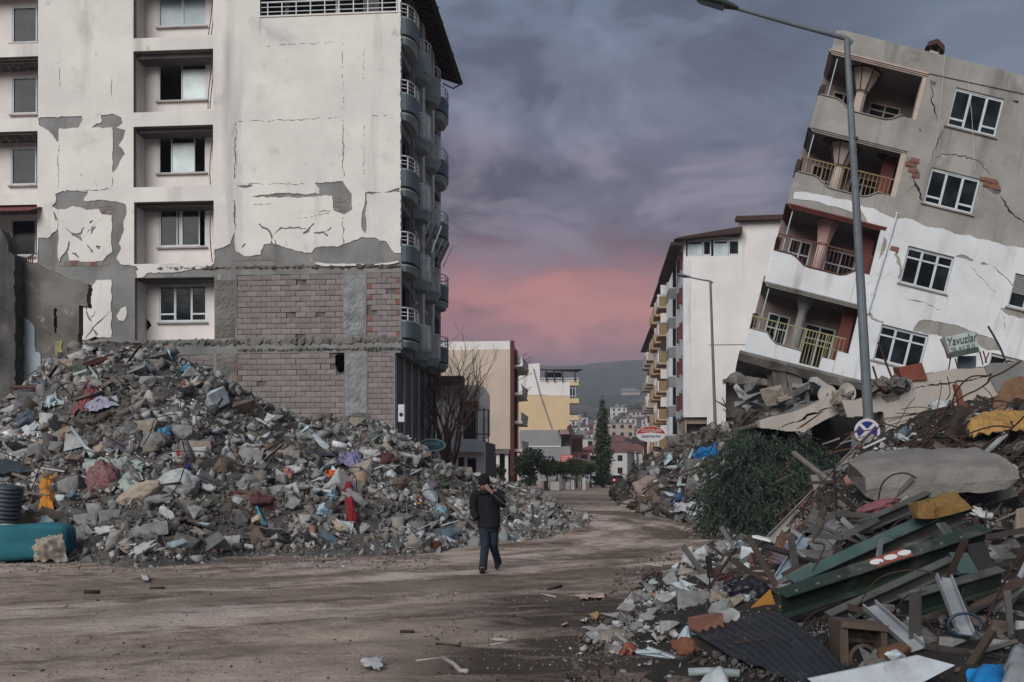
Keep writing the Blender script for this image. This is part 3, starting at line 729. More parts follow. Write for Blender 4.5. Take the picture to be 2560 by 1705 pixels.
 for k in range(5):
  zf = 6.95 + 3 * k
  for ya,yb in ((3.0,4.2),(5.7,6.9)): w.box(-.2,-.17,ya + .05,yb - .05,zf + .05,zf + 2.15)
 w.build('door_pane',M['glass_dark'],root)
 w = MB()
 for k in range(50): w.box(-.03,.05 if k % 2 else .02,2.32,2.84,6.9 + .29 * k,6.9 + .29 * k + .27)
 w.build('quoin',M['grey_render'],root)
 w = MB()
 for ya in (4.45,7.15): w.box(-.03,.10,ya,ya + .55,6.8,21.5)
 w.build('pier',M['niche'],root)
 w = MB(); w.box(xg - .6,-.03,.0,10.6,zg - .12,zg - .002); w.build('soffit',M['grey_render'],root)
 w = MB(); xs_ = xg + .0
 for k in range(6):
  ya = .35 + 1.75 * k
  w.box(xs_ - .1,xs_ - .02,ya,ya + .09,2.3,zg - .13); w.box(xs_ - .1,xs_ - .02,ya + .09,ya + 1.66,2.3,2.4)
 w.build('shop_front_frame',M['frame'],root)
 w = MB(); w.box(xs_ - .2,xs_ - .12,.3,10.5,2.3,zg - .13); w.build('shop_shutter',mat('brown_grey_shutter',(.16,.135,.125),(.12,.10,.095),bump=.2),root)
 w = MB(); w.box(xs_ - .4,xs_ + .12,.0,10.5,0,2.3); w.build('plinth',mat('white_plinth',(.42,.42,.43),(.33,.33,.34),scale=2),root)
 # ---- balconies
 def outline(p,wd,e,n=28,y0=0):
  return [(p * max(0,1 - abs(2 * k / n - 1) ** e) ** (.62),y0 + wd * k / n) for k in range(n + 1)]
 def band(w,o,o2,z0,z1,mi=0):
  n = len(o); vs = [(x,y,z0) for x,y in o] + [(x,y,z1) for x,y in o2]
  w.add(vs,[(k + 1,k,n + k,n + k + 1) for k in range(n - 1)])
  w.add(vs,[tuple(range(n)),tuple(range(n,2 * n))[::-1]])
 def rail(o,zs,hs,posts,bars,r=.022):
  w = MB()
  for zz,rr_ in hs: w.tube([(x * .96,y,zs + zz) for x,y in o],rr_,6)
  for k in posts: x,y = o[k]; w.tube([(x * .96,y,zs),(x * .96,y,zs + hs[0][0])],r,6)
  for k in range(len(o) - 1):
   if not bars: break
   for t in (0,): x = o[k][0] + (o[k + 1][0] - o[k][0]) * t; y = o[k][1] + (o[k + 1][1] - o[k][1]) * t; w.tube([(x * .96,y,zs),(x * .96,y,zs + hs[0][0])],.013,4)
  return w
 for k in range(5):
  zf = 6.98 + 3 * k
  for ci,(yy,wd,p) in enumerate(((.02,2.25,.47),(2.86,1.5,.60),(5.55,1.5,.60),(8.15,2.25,.50))):
   big = ci in (0,3)
   o = outline(p,wd,2.6 if big else 2.2,y0=yy)
   oi = [(x * .93,y) for x,y in o]; os_ = [(x * .72,yy + wd / 2 + (y - yy - wd / 2) * .9) for x,y in o]
   w = MB()
   if big:
    band(w,os_,oi,zf - .26,zf - .06); band(w,o,o,zf - .06,zf + .0)
    b = w.build('balcony',M['pale_teal'],root)
    g = MB(); band(g,[(x * .86,y) for x,y in o],[(x * .9,y) for x,y in o],zf,zf + .11); g.build('groove',M['black'],b)
    pr = MB(); band(pr,o,o,zf + .11,zf + .74); pr.build('parapet',M['teal'],b)
    cp = MB(); band(cp,[(x * 1.03,y) for x,y in o],[(x * 1.03,y) for x,y in o],zf + .74,zf + .80); cp.build('coping',M['pale_teal'],b)
    rail(o,zf + .80,((.48,.028),(.30,.016),(.16,.016)),(2,8,14,20,26),False).build('railing',M['white_rail'],b)
   elif k == 4:
    band(w,os_,o,zf - .42,zf - .18); band(w,o,o,zf - .18,zf + .66)
    b = w.build('balcony',M['pale_teal'],root)
    rail(o,zf + .66,((.48,.024),(.27,.014)),(2,8,14,20,26),False).build('railing',M['white_rail'],b)
   else:
    band(w,os_,o,zf - .42,zf - .1); band(w,[(x * 1.03,y) for x,y in o],[(x * 1.03,y) for x,y in o],zf - .1,zf - .02)
    b = w.build('balcony',M['pale_teal'],root)
    rail(o,zf - .02,((1.05,.026),(.1,.016),(.9,.016)),(2,14,26),True).build('railing',M['white_rail'],b)
 for (ua,va,ub,vb,Y) in ((1090,560,1064,628,42.4),(1121,606,1094,664,44.9)):
  a,b = FB.M.inverted() @ at(ua,va,Y),FB.M.inverted() @ at(ub,vb,Y)
  w = MB(); w.bar(a,b,.06,.55,up=(0,1,0)); s_ = w.build('loose_shutter',M['grey_render'],root)
  w = MB()
  off = Vector((0,0,0))
  for sgn in (-1,1):
   d = (b - a).normalized(); n = d.cross(Vector((0,1,0))).normalized() * .27 * sgn
   w.bar(a + n + Vector((0,-.06,0)),b + n + Vector((0,-.06,0)),.05,.04,up=(0,1,0))
  w.build('shutter_edge',M['frame'],s_)
 a = FB.px(996,1030,-.3); w = MB(); w.box(a[0] - .02,a[0] + .22,-.25,.02,a[1] - .38,a[1] + .3); ac = w.build('air_conditioner',M['frame'],root)
 w = MB(); w.tube([(a[0] + .1,-.258,a[1] - .1),(a[0] + .1,-.252,a[1] - .1)],.08,12); w.build('fan_grille',M['black'],ac)
 # ---- roof: sloping slab with rafters, gutter and ragged tile edge
 ze = 21.45
 def rz(x): return ze + (.85 - x) * .36
 w = MB(); vs = [(.85,-.7,ze),(.85,11.1,ze),(-9,11.1,rz(-9)),(-9,-.7,rz(-9))]
 w.add(vs + [(a,b,c + .07) for a,b,c in vs],[(3,2,1,0),(4,5,6,7),(0,1,5,4),(1,2,6,5),(2,3,7,6),(3,0,4,7)])
 roof = w.build('roof',M['wood_dark'],root)
 w = MB()
 for k in range(25): y = -.5 + .48 * k; w.bar((.82,y,ze - .06),(-3,y,rz(-3) - .06),.07,.11)
 w.build('rafter',M['wood_dark'],roof)
 w = MB(); w.bar((.84,-.75,ze - .02),(.84,11.15,ze - .02),.06,.2); w.tube([(.93,-.7,ze - .02),(.93,11.15,ze - .02)],.07,8); w.tube([(.93,11.1,ze - .05),(.5,11.2,ze - .25),(.1,10.4,ze - .3)],.035,6)
 w.build('gutter',M['wood_dark'],roof)
 rr = random.Random(4); w = MB()
 for k in range(46):
  y = -.65 + .25 * k
  if rr.random() < .2: continue
  for r_ in range(10):
   x = .9 - .33 * r_; w.bar((x,y,rz(x) + .10 + rr.uniform(0,.04)),(x - .36,y + rr.uniform(-.03,.03),rz(x - .36) + .13),.2,.05,j=.02)
 for (y,h) in ((1.6,.25),(1.9,.12),(3.2,.18),(4.6,.12),(7.8,.14)): w.bar((.95,y,ze + .1),(.8,y + .1,ze + .1 + h),.14,.06,j=.03)
 w.build('tile',M['roof_tile'],roof,kind='stuff')
 return root
block = make_block()
# ------------------------------------------------------------------ leaning apartment building
_p = at(1880,824,36.0)
FL = Frame(_p,yaw=0,roll=14)
M['lean_grey'] = mat('grey_cement_render',(.30,.286,.266),(.215,.205,.19),scale=.6,bump=.4,bscale=7,streak=((.13,.124,.115),1.3,.54),spots=[((.12,.116,.108),.8,.57,.25),((.35,.335,.315),1.6,.62,.15)])
M['lean_white'] = mat('bluish_white_paint',(.60,.615,.63),(.51,.525,.54),scale=.6,bump=.15,bscale=9,streak=((.33,.33,.33),1.4,.57),spots=[((.26,.26,.255),3.4,.68,.06),((.40,.40,.395),.7,.58,.25)])
M['loggia'] = mat('dusty_pink_loggia_wall',(.22,.165,.15),(.17,.13,.12),scale=1,bump=.15)
M['loggia_ceiling'] = mat('grey_loggia_ceiling',(.20,.185,.18),(.15,.14,.138),scale=1,bump=.15)
M['cream'] = mat('cream_column_paint',(.44,.36,.31),(.36,.30,.26),scale=2,bump=.1)
M['terracotta'] = mat('terracotta_paint',(.14,.042,.033),(.11,.036,.03),scale=1.5,bump=.15)
M['pinkish'] = mat('faded_pink_column_paint',(.36,.20,.18),(.42,.33,.30),scale=2,bump=.1)
M['rail_ochre'] = mat('ochre_metal_railing',(.25,.17,.075),(.18,.12,.06),rough=.6,bump=0,scale=6)
M['rail_rust'] = mat('rust_red_metal_railing',(.13,.045,.032),(.09,.035,.028),rough=.7,bump=0,scale=6)
M['rail_yellow'] = mat('dull_yellow_metal_railing',(.28,.25,.13),(.20,.18,.10),rough=.6,bump=0,scale=6)
def make_leaning():
 root = thing('leaning_building','leaning grey and white apartment building with open loggias above its crushed ground floor','building',FL.M)
 W_,D_ = 16.0,9.0
 tops = [0.0,2.95,5.9,8.8]; ceil = [1.82,4.76,7.65,10.52]
 xl,xr = 0.28,3.78                                       # loggia opening
 lx = [.30,.36,.42,.48]
 wins = [(4.50,6.24,.0,1.35),(4.76,6.47,2.93,4.32),(4.90,6.70,5.95,7.28),(5.04,6.84,8.87,10.30),(8.75,10.6,3.05,4.28),(9.3,11.0,6.0,7.35),(9.4,11.2,8.87,10.3),(8.6,10.4,.0,1.3)]
 # ---- front wall: grey render with every opening cut; left part stops at the loggias
 op = list(wins) + [(-.5,xr + .05 * i,tops[i] - .0,ceil[i]) for i in range(4)]
 w = MB(); w.rects((xr - .6,W_,-.85,11.25),op,0,.25)
 w.build('front_wall',M['lean_grey'],root)
 for i,t in enumerate(tops):
  x0 = .12 * i; x1 = xr + .05 * i
  zb = -.83 if i == 0 else ceil[i - 1]
  top = [(x0,t + .02),(x0 + .62,t + .02),(x0 + .80,t - .05),(x0 + 1.12,t - .26),(x0 + 1.3,t - .29),(x0 + 2.5,t - .29),(x0 + 2.72,t - .2),(x0 + 2.95,t - .02),(x1 - .55,t + .0)]
  if i == 0: top = [(0,.02),(.55,.02),(.72,-.16),(.95,-.30),(1.92,-.33),(1.93,zb + .06),(2.68,zb + .06),(2.70,-.36),(3.18,-.36)]
  poly = [(x0,zb),(xr - .6,zb),(xr - .6,top[-1][1])] + [p for p in top[::-1] if p[0] < xr - .6] if i else [(0,zb),(xr - .6,zb),(xr - .6,-.36)] + [p for p in top[::-1] if p[0] < xr - .6]
  w = MB(); w.plate(poly,[],-.012,.14)
  w.box(x0 - .10,x0 - .001,.06,2.0,zb,t + .02); w.box(x0 - .055,x0 - .001,.0,.06,zb,t + .02)
  w.build('loggia_parapet',M['lean_white'] if i < 2 else M['lean_grey'],root)
  w = MB(); pts = [(px_,-.06,pz + .021) for px_,pz in top] if i else [(px_,-.06,pz + .021) for px_,pz in top[:5]]
  for a,b in zip(pts,pts[1:]): w.bar((a[0] - .01,.06,a[2] + .012),(b[0] + .01,.06,b[2] + .012),.24,.03,up=(0,0,1))
  w.build('coping',M['rail_rust'] if i == 1 else M['lean_grey'],root)
  if i:
   w = MB()
   for k in range(3): w.bar((x0 - .02 + .03 * k,-.02 + .045 * k,zb - .03 - .05 * k),(x1 - .04,-.02 + .045 * k,zb - .03 - .05 * k),.06,.05)
   for k in range(3): w.bar((x0 - .05 + .04 * k,.0,zb - .03 - .05 * k),(x0 - .05 + .04 * k,2.0,zb - .03 - .05 * k),.06,.05)
   w.build('slab_edge',M['terracotta'] if i == 2 else M['lean_grey'],root)
 w = MB(); w.plate([(.33,10.52),(3.9,10.52),(W_,10.9),(W_,11.28),(.55,11.28),(.45,11.22),(.40,11.05)],[],-.05,-.002); w.box(.34,.46,.0,2,10.6,11.25)
 w.build('roof_fascia',M['lean_grey'],root)
 w = MB()
 for k in range(3): w.bar((.33 + .03 * k,-.04 + .045 * k,10.5 - .05 * k),(3.95,-.04 + .045 * k,10.5 - .05 * k),.06,.05); w.bar((.30 + .05 * k,0,10.5 - .05 * k),(.30 + .05 * k,2.0,10.5 - .05 * k),.06,.05)
 w.build('slab_edge',M['cream'],root)
 w = MB(); w.box(.5,W_,0.252,2.2,10.95,11.2); w.box(2.5,W_,2.2,D_,10.94,11.19); w.build('roof',M['lean_grey'],root)
 # ---- inside of loggias: ceiling, back wall, floor, right cheek
 for i,t in enumerate(tops):
  x0,x1,zc = .12 * i,xr + .05 * i,ceil[i]
  w = MB(); w.box(x0 - .05,x1 + .2,.145,2.0,zc,zc + .22); w.build('loggia_ceiling',M['loggia_ceiling'],root)
  w = MB(); w.box(x0 - .06,x1 + .2,.145,2.0,t - 1.06,t - .85); w.build('loggia_floor',M['lean_grey'],root)
  zf = t - .85
  dh = [(x0 + .45,x0 + 1.3,zf + .02,zf + 2.05),(x0 + 1.9,x0 + 3.1,zf + .9 if i > 1 else zf + .02,zf + 2.0)]
  w = MB(); w.rects((x0 - .06,x1 + .2,zf,zc),dh,2.0,2.15); w.build('loggia_wall',M['loggia'],root)
  for q in dh:
   w = MB(); xa,xb,za,zb2 = q
   for a in (xa,(xa + xb) / 2 - .03,xb - .06): w.box(a,a + .06,1.98,2.06,za,zb2)
   w.box(xa + .06,xb - .06,1.985,2.055,zb2 - .06,zb2); w.box(xa + .06,xb - .06,1.985,2.055,za,za + .08); w.box(xa + .06,xb - .06,1.986,2.054,za + (zb2 - za) * .72,za + (zb2 - za) * .72 + .05)
   fr = w.build('balcony_door',M['cream'] if i > 1 else M['frame'],root)
   w = MB(); w.box(xa,xb,2.08,2.10,za,zb2); w.build('pane',M['glass_dark'],fr)
  w = MB()
  if i == 3: w.box(x1 - .14,x1 - .001,.03,.6,t - .3,zc - .003)
  else: w.box(x1 - .18,x1 - .001,.03,.25,t - .36,zc - .003)
  w.build('cheek_pillar',M['cream'] if i > 1 else M['lean_white'],root)
  if i < 3:
   w = MB(); w.box(x1 - .66,x1 - .2,.9,1.2,zf,zc - .003); w.build('red_pillar',M['terracotta'],root)
  cx,cy = x0 + (1.65 if i < 2 else 1.45),1.0
  w = MB(); mm = 'cream' if i > 1 else ('pinkish' if i == 1 else 'concrete')
  n = 8
  prof = [(zf,.20),(zc - .85,.20),(zc - .85,.24),(zc - .80,.24),(zc - .02,.58 if i != 1 else .42)] if i != 0 else [(zf,.17),(zc - .5,.17),(zc - .02,.4)]
  vs = [(cx + r_ * math.cos(2 * math.pi * (k + .5) / n),cy + r_ * math.sin(2 * math.pi * (k + .5) / n),z) for z,r_ in prof for k in range(n)]
  w.add(vs,[(j * n + k,j * n + (k + 1) % n,(j + 1) * n + (k + 1) % n,(j + 1) * n + k) for j in range(len(prof) - 1) for k in range(n)]); cb = w.build('column',M[mm],root)
  if i > 1:
   w = MB()
   for k in range(n):
    a = 2 * math.pi * (k + .5) / n
    w.bar((cx + .25 * math.cos(a),cy + .25 * math.sin(a),zc - .8),(cx + .585 * math.cos(a),cy + .585 * math.sin(a),zc - .02),.035,.035)
    b = 2 * math.pi * (k + 1.5) / n
    for z,r_ in ((zc - .80,.25),(zc - .05,.585)): w.bar((cx + r_ * math.cos(a),cy + r_ * math.sin(a),z),(cx + r_ * math.cos(b),cy + r_ * math.sin(b),z),.04,.04)
   w.build('capital_trim',M['wood_dark'],cb)
  if i in (2,):
   for (lx_,ly) in ((.8,.8),(2.9,1.0)):
    w = MB(); w.tube([(x0 + lx_,ly,zc - .06),(x0 + lx_,ly,zc - .001)],.22,14); w.build('ceiling_light',M['wood_dark'],root)
 # ---- railings
 def railing(i,mm,x0,x1,zb,zt,gaps=.15,side=True):
  w = MB(); t = tops[i]; y = .05
  def base(x):
   xx = x - .12 * i
   return t + .04 if xx < .7 else (t - .25 if 1.05 < xx < 2.6 else (t + .04 - .29 * (xx - .7) / .35 if xx < 1.05 else min(t + .02,t - .25 + .27 * (xx - 2.6) / .35)))
  w.bar((x0,y,zt),(x1,y,zt),.035,.04)
  n = int((x1 - x0) / gaps)
  for k in range(n + 1):
   x = x0 + (x1 - x0) * k / n; w.bar((x,y,base(x)),(x,y,zt),.022,.022)
  for a,b in zip(range(n),range(1,n + 1)):
   xa,xb = x0 + (x1 - x0) * a / n,x0 + (x1 - x0) * b / n; w.bar((xa,y,base(xa) + .03),(xb,y,base(xb) + .03),.02,.025)
  if side:
   w.bar((x0,y,zt),(x0,1.4,zt),.035,.04)
   for k in range(14): w.bar((x0,y + .10 * k,t + .04),(x0,y + .10 * k,zt),.022,.022)
  return w.build('railing',M[mm],root)
 railing(2,'rail_ochre',.28,3.86,0,6.52); railing(1,'rail_rust',.10,3.74,0,3.62)
 w = MB(); y = .05                                   # lowest loggia: low rails and a barred gate
 w.bar((-.1,y,.50),(3.40,y,.50),.035,.04); w.bar((-.1,y,.5),(-.1,1.95,.5),.035,.04)
 for k in range(10): w.bar((-.1,y + .2 * k,.04),(-.1,y + .2 * k,.5),.022,.022)
 for k in range(20): x = .02 + .155 * k; w.bar((x,y,-.3 if x > .8 else .04),(x,y,.5),.022,.022) if not 1.9 < x < 2.7 else None
 for k in range(5): x = 2.75 + .15 * k; w.bar((x,y,-.33),(x,y,.5),.022,.022)
 w.bar((2.7,y,.02),(3.4,y,.02),.03,.03)
 w.build('railing',M['rail_yellow'],root)
 w = MB()
 for x in (1.93,2.68): w.bar((x,y,-.78),(x,y,.52),.05,.05)
 for z in (-.76,.02,.5): w.bar((1.93,y,z),(2.68,y,z),.04,.04)
 for k in range(1,6): w.bar((1.93 + .125 * k,y,-.76),(1.93 + .125 * k,y,.5),.024,.024)
 w.build('gate',M['rail_yellow'],root)
 # ---- windows
 sp = [((0,.33,'glass_dark',True),(.33,.67,'glass_dark',True),(.67,1,'glass_dark',True))] * 8
 tr = [(.0,0,0),(0,0,0),(.2,None,.2),(.2,None,.2),(0,0,0),(.2,None,.2),(.2,None,.2),(0,0,0)]
 for k,q in enumerate(wins):
  window(root,'window',*q,.06,sp[k],frame_m='frame',transom=tr[k],bars=(.72,) if k in (0,1) else (),sill_m='lean_grey')
 w = MB()
 for k in range(9): w.box(8.82,10.5,.05,.075,4.2 - .075 * k,4.26 - .075 * k)
 w.build('roller_shutter',M['grey_render'],root)
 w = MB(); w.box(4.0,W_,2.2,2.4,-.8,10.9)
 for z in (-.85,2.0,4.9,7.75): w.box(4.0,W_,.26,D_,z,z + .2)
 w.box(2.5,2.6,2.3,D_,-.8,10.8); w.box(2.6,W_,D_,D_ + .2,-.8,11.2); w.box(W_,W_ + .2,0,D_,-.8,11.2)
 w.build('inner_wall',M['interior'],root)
 # ---- white paint on the lower storeys, with a jagged upper edge and patches off
 px = lambda pts: [FL.px(c[0],c[1]) for c in pts]
 c4 = lambda x,y: (1850 + x * .35714,y * .35714); c5 = lambda x,y: (1850 + x * .39532,480 + y * .39532)
 up = px([c5(740,78),c5(840,105),c5(930,150),c5(1000,170),c5(1090,175),c5(1180,215),c5(1280,235),c5(1400,270),c5(1500,295),c5(1640,330),c5(1796,358)]) + [(11,5.15),(W_,5.2)]
 up = roughen(up,.05,.2,closed=False,seed=2)
 lw = [(W_,-.85),(5.2,-.85),(3.2,-.85),(3.2,-.42)]
 out = up + lw + [(3.2,ceil[0] - 1.0),(3.2,4.7)]
 hl = [rect_loop(wins[k]) for k in (0,1,4,7)] + [rect_loop((-.5,xr + .001,tops[0] - .01,ceil[0])),rect_loop((-.5,xr + .051,tops[1] - .01,ceil[1]))]
 hl.append(roughen(px([c5(1090,880),c5(1130,815),c5(1200,810),c5(1330,835),c5(1440,870),c5(1600,930),c5(1660,1010),c5(1560,1000),c5(1500,960),c5(1300,930),c5(1240,905),c5(1180,900)]),.03,.2,seed=3))
 hl.append(roughen(px([c5(885,270),c5(925,295),c5(920,370),c5(880,420),c5(850,440),c5(880,350)]),.03,.1,seed=4))
 hl.append(roughen(px([c5(1640,735),c5(1690,730),c5(1796,760),c5(1796,800),c5(1700,780)]),.03,.1,seed=7))
 crk = [([c5(950,350),c5(1000,355),c5(985,400),c5(1015,470),c5(1000,550)],9),([c5(1365,405),c5(1430,415),c5(1475,435)],8),([c5(1520,450),c5(1570,465)],5),([c5(1450,460),c5(1500,520),c5(1580,610),c5(1630,640)],2),([c5(1600,470),c5(1680,545),c5(1720,590)],4),([c5(1040,665),c5(1150,700),c5(1270,745)],2),([c5(810,760),c5(840,800),c5(905,825)],8),([c5(740,880),c5(700,950),c5(690,970)],7),([c5(1680,770),c5(1660,900)],2),([c5(1010,480),c5(900,550),c5(800,590)],1.5)]
 w = MB(); w.mask(out,hl + [[FL.px(*p) for p in crack_poly(c,wd,seed=i)] for i,(c,wd) in enumerate(crk)],-.022,-.003,step=.025)
 w.build('white_paint',M['lean_white'],root)
 bnd = roughen(px([c5(345,5),c5(420,0),c5(560,30),c5(720,62),c5(760,150),c5(640,105),c5(480,62),c5(400,50),c5(335,45)]),.03,.2,seed=8)
 w = MB(); w.plate(bnd,[],-.030,-.013); w.build('white_paint',M['lean_white'],root)
 gcr = [([c4(1340,560),c4(1345,640),c4(1340,690),c4(1365,780),c4(1385,850)],5),([c4(1175,1100),c4(1190,1130)],6),([c4(1215,1240),c4(1240,1310),c4(1275,1400)],10),([c4(1360,1110),c4(1420,1075),c4(1490,1085),c4(1560,1090),c4(1680,1130),c4(1760,1230)],3.5),([c4(1820,1370),c4(1860,1440),c4(1900,1490),c4(1988,1560)],7),([c4(1430,885),c4(1405,940),c4(1370,1020),c4(1350,1110)],3),([c4(1910,700),c4(1950,712)],8),([c4(1255,905),c4(1265,920)],7),([c4(1230,1290),c4(1160,1350)],1.5)]
 for i,(c,wd) in enumerate(gcr):
  w = MB(); w.plate([FL.px(*p) for p in crack_poly(c,wd * .6,seed=30 + i,step=6)],[],-.006,.01); w.build('crack',M['black'],root)
 rb = random.Random(3)
 bm = []
 for k in range(4):
  w = MB(); w.box(-.15,.15,-.03,.03,-.08,.08,j=.012); bm.append(w.build('brick',M['brick_red'],None,link=False).data)
 for pl in ([c4(1175,1115),c4(1225,1120),c4(1260,1230),c4(1215,1245),c4(1190,1180)],[c4(1690,1250),c4(1800,1255),c4(1830,1345),c4(1780,1360),c4(1720,1310)],[c4(1330,560),c4(1380,570),c4(1360,605)],[c5(960,352),c5(1000,350),c5(998,378),c5(975,375)]):
  p = px(pl); w = MB(); w.plate(roughen(p,.03,.12,seed=1),[],-.008,.02); w.build('brick_wound',M['mortar'],root)
  xs_ = [a for a,_ in p]; zs_ = [b for _,b in p]; z = min(zs_) + .08; k = 0
  while z < max(zs_):
   x = min(xs_) + .15 * (k % 2) + .1
   while x < max(xs_):
    ins = False; j = len(p) - 1
    for a in range(len(p)):
     if (p[a][1] > z) != (p[j][1] > z) and x < (p[j][0] - p[a][0]) * (z - p[a][1]) / (p[j][1] - p[a][1]) + p[a][0]: ins = not ins
     j = a
    if ins:
     o = bpy.data.objects.new('brick',bm[rb.randrange(4)]); COL.objects.link(o); o.parent = root; o.location = (x,-.01,z); o.rotation_euler = (rb.uniform(-.1,.1),rb.uniform(-.1,.1),rb.uniform(-.15,.15))
    x += .32
   z += .18; k += 1
 w = MB(); a,b = FL.px(*c5(990,145)),FL.px(*c5(805,775))
 w.tube([(a[0],-.07,a[1] - .02),(b[0],-.07,b[1])],.045,8); w.tube([(a[0] - .05,-.07,a[1] + .03),(a[0] + .01,-.07,a[1] + .0)],.07,8)
 for k in range(1,5): t = k / 5; x,z = a[0] + (b[0] - a[0]) * t,a[1] + (b[1] - a[1]) * t; w.bar((x - .07,-.06,z),(x + .07,-.06,z),.05,.02)
 w.build('rain_pipe',M['frame'],root)
 a = FL.px(*c4(1375,345)); w = MB(); w.box(a[0] - .17,a[0] + .17,.5,.85,11.2,11.62); ch = w.build('chimney',M['cream'],root)
 w = MB(); x = a[0]
 for sx in (-.15,.15):
  for y in (.53,.82): w.box(x + sx - .03,x + sx + .03,y - .03,y + .03,11.62,11.78)
 w.plate([(x - .36,11.66),(x - .30,11.88),(x,12.06),(x + .30,11.88),(x + .36,11.66),(x + .28,11.70),(x,11.88),(x - .28,11.70)],[],.42,.95); w.build('chimney_cap',M['wood_dark'],ch)
 for (p0,p1) in ((c4(1430,390),c4(1350,1130)),(c4(1575,420),c4(1640,1200))):
  a,b = FL.px(*p0),FL.px(*p1); w = MB(); w.tube([(a[0],-.10,a[1]),((a[0] + b[0]) / 2 + .04,-.14,(a[1] + b[1]) / 2),(b[0],-.10,b[1])],.008,4); w.build('wire',M['frame'],root)
 for (p,i) in ((c4(635,600),3),(c4(480,1090),2),(c5(300,250),1),(c5(170,660),0)):
  a = FL.px(*p); w = MB(); w.bar((a[0] - .02,.15,tops[i] + .02),(a[0] + .0,.15,ceil[i] - .2),.04,.04); w.build('corner_post',M['blue_rail'],root)
  w = MB(); w.box(a[0] - .36,a[0] - .16,.7,1.2,tops[i] + .25,tops[i] + .75,j=.03); w.build('side_shade',M['wood_dark'],root)
 rr = random.Random(6); w = MB(); vs = []; n = 40
 for k in range(n + 1):
  x = -.25 + (W_) * k / n
  vs += [(x,-.05 + rr.uniform(-.03,.03),-.83),(x,-.12 + rr.uniform(-.06,.06),-.95),(x,rr.uniform(-.05,.12),-1.15 - rr.uniform(0,.1)),(x,1.2,-1.35 - rr.uniform(0,.2)),(x,2.0,-1.3)]
 w.add(vs,[(5 * k + j,5 * k + j + 1,5 * k + 6 + j,5 * k + 5 + j) for k in range(n) for j in range(4)])
 w.box(-.25,W_,.0,2.0,-.95,-.84); w.box(2.4,W_,2.0,D_,-.95,-.845); w.build('broken_floor_slab',M['dark_concrete'],root)
 return root
MB.skew = .21                # the plan is not square: the street side runs obliquely away
lean = make_leaning()
MB.skew = 0.0
# ------------------------------------------------------------------ hills and the town on them
M['hill'] = mat('scrubby_hillside',(.060,.062,.048),(.036,.044,.034),scale=.012,bump=.6,bscale=.1,spots=[((.12,.10,.08),.02,.58,.06),((.022,.03,.02),.06,.54,.08),((.14,.12,.10),.11,.68,.04)])
def hill_z(x,y):
 if y < 230: return 0.0
 a = min(1,max(0,(y - 230) / 420)); z = 30 * a ** 1.2
 b = min(1,max(0,(y - 600) / 420)); z += 46 * b * b * (3 - 2 * b)
 c = min(1,max(0,(y - 1000) / 700)); z += 108 * c * c * (3 - 2 * c)
 z += min(1,(y - 230) / 250) * (4 * hnoise(x,y,.009,2) + 2 * hnoise(x,y,.03,3)) + a * 6 * hnoise(x,y,.004,5)
 z += b * 16 * hnoise(x,y,.0034,8) + c * 26 * hnoise(x,y,.0024,4) + c * 8 * hnoise(x,y,.008,6)
 return max(0,z)
def make_hills():
 ys = [230 + 3.2 * (k ** 1.40) for k in range(0,95)]; xs = [(-1 if k < 0 else 1) * 6 * abs(k) ** 1.36 for k in range(-75,76)]
 w = MB(); nx = len(xs)
 w.add([(x + y * .07,y,hill_z(x + y * .07,y) - .15) for y in ys for x in xs],[(j * nx + i,j * nx + i + 1,(j + 1) * nx + i + 1,(j + 1) * nx + i) for j in range(len(ys) - 1) for i in range(nx - 1)])
 w.build('hills',M['hill'],None,smooth=True,kind='structure')
make_hills()
M['leaf'] = mat('dark_evergreen_leaf',(.040,.055,.030),(.022,.034,.018),scale=2.5,bump=0,rough=.6)
M['leaf_orange'] = mat('citrus_leaf',(.055,.075,.022),(.03,.048,.018),scale=2.5,bump=0,rough=.55)
M['leaf_far'] = mat('far_tree_leaf',(.045,.055,.035),(.028,.038,.024),scale=.3,bump=0,rough=.7)
M['bark'] = mat('brown_bark',(.075,.055,.042),(.04,.03,.024),scale=6,bump=.6)
def leaf_mesh(name,clumps,n,size,mm,seed,flat=.6):
 """Many small leaf faces spread through ellipsoid clumps [(x, y, z, rx, ry, rz)]."""
 g = np.random.default_rng(seed); vol = np.array([c[3] * c[4] * c[5] for c in clumps]) ** .8; cnt = np.maximum(3,(n * vol / vol.sum()).astype(int)); V = []
 for c,k in zip(clumps,cnt):
  d = g.normal(size=(k,3)); d /= np.linalg.norm(d,axis=1)[:,None]; r = g.random(k)[:,None] ** .38 * (1 + .18 * g.normal(size=(k,1)))
  p = np.array(c[:3]) + d * r * np.array(c[3:6])
  a = g.normal(size=(k,3)); a /= np.linalg.norm(a,axis=1)[:,None]; b = np.cross(a,g.normal(size=(k,3))); b /= np.linalg.norm(b,axis=1)[:,None]
  s = size * g.uniform(.5,1.3,(k,1))
  V.append(np.stack([p - a * s,p + b * s * .45,p + a * s,p - b * s * .45],1))
 V = np.concatenate(V); m = len(V); me = bpy.data.meshes.new(name)
 me.from_pydata(V.reshape(-1,3).tolist(),[],np.arange(4 * m).reshape(m,4).tolist()); me.materials.append(mm)
 return me
def tree(name,label,cat,loc,clumps,n,size,mm,trunk,seed,group=None,limbs=()):
 t = thing(name,label,cat,loc=loc,group=group)
 o = bpy.data.objects.new('crown',leaf_mesh('crown',clumps,n,size,M[mm],seed)); COL.objects.link(o); o.parent = t
 w = MB(); w.tube([(0,0,-.2),(0,0,trunk[0] * .5),(.05,0,trunk[0])],[trunk[1] * 1.2,trunk[1],trunk[1] * .6],7)
 for l in limbs: w.tube([(0,0,trunk[0] * .7),l],[trunk[1] * .5,trunk[1] * .2],5)
 w.build('trunk',M['bark'],t)
 return t
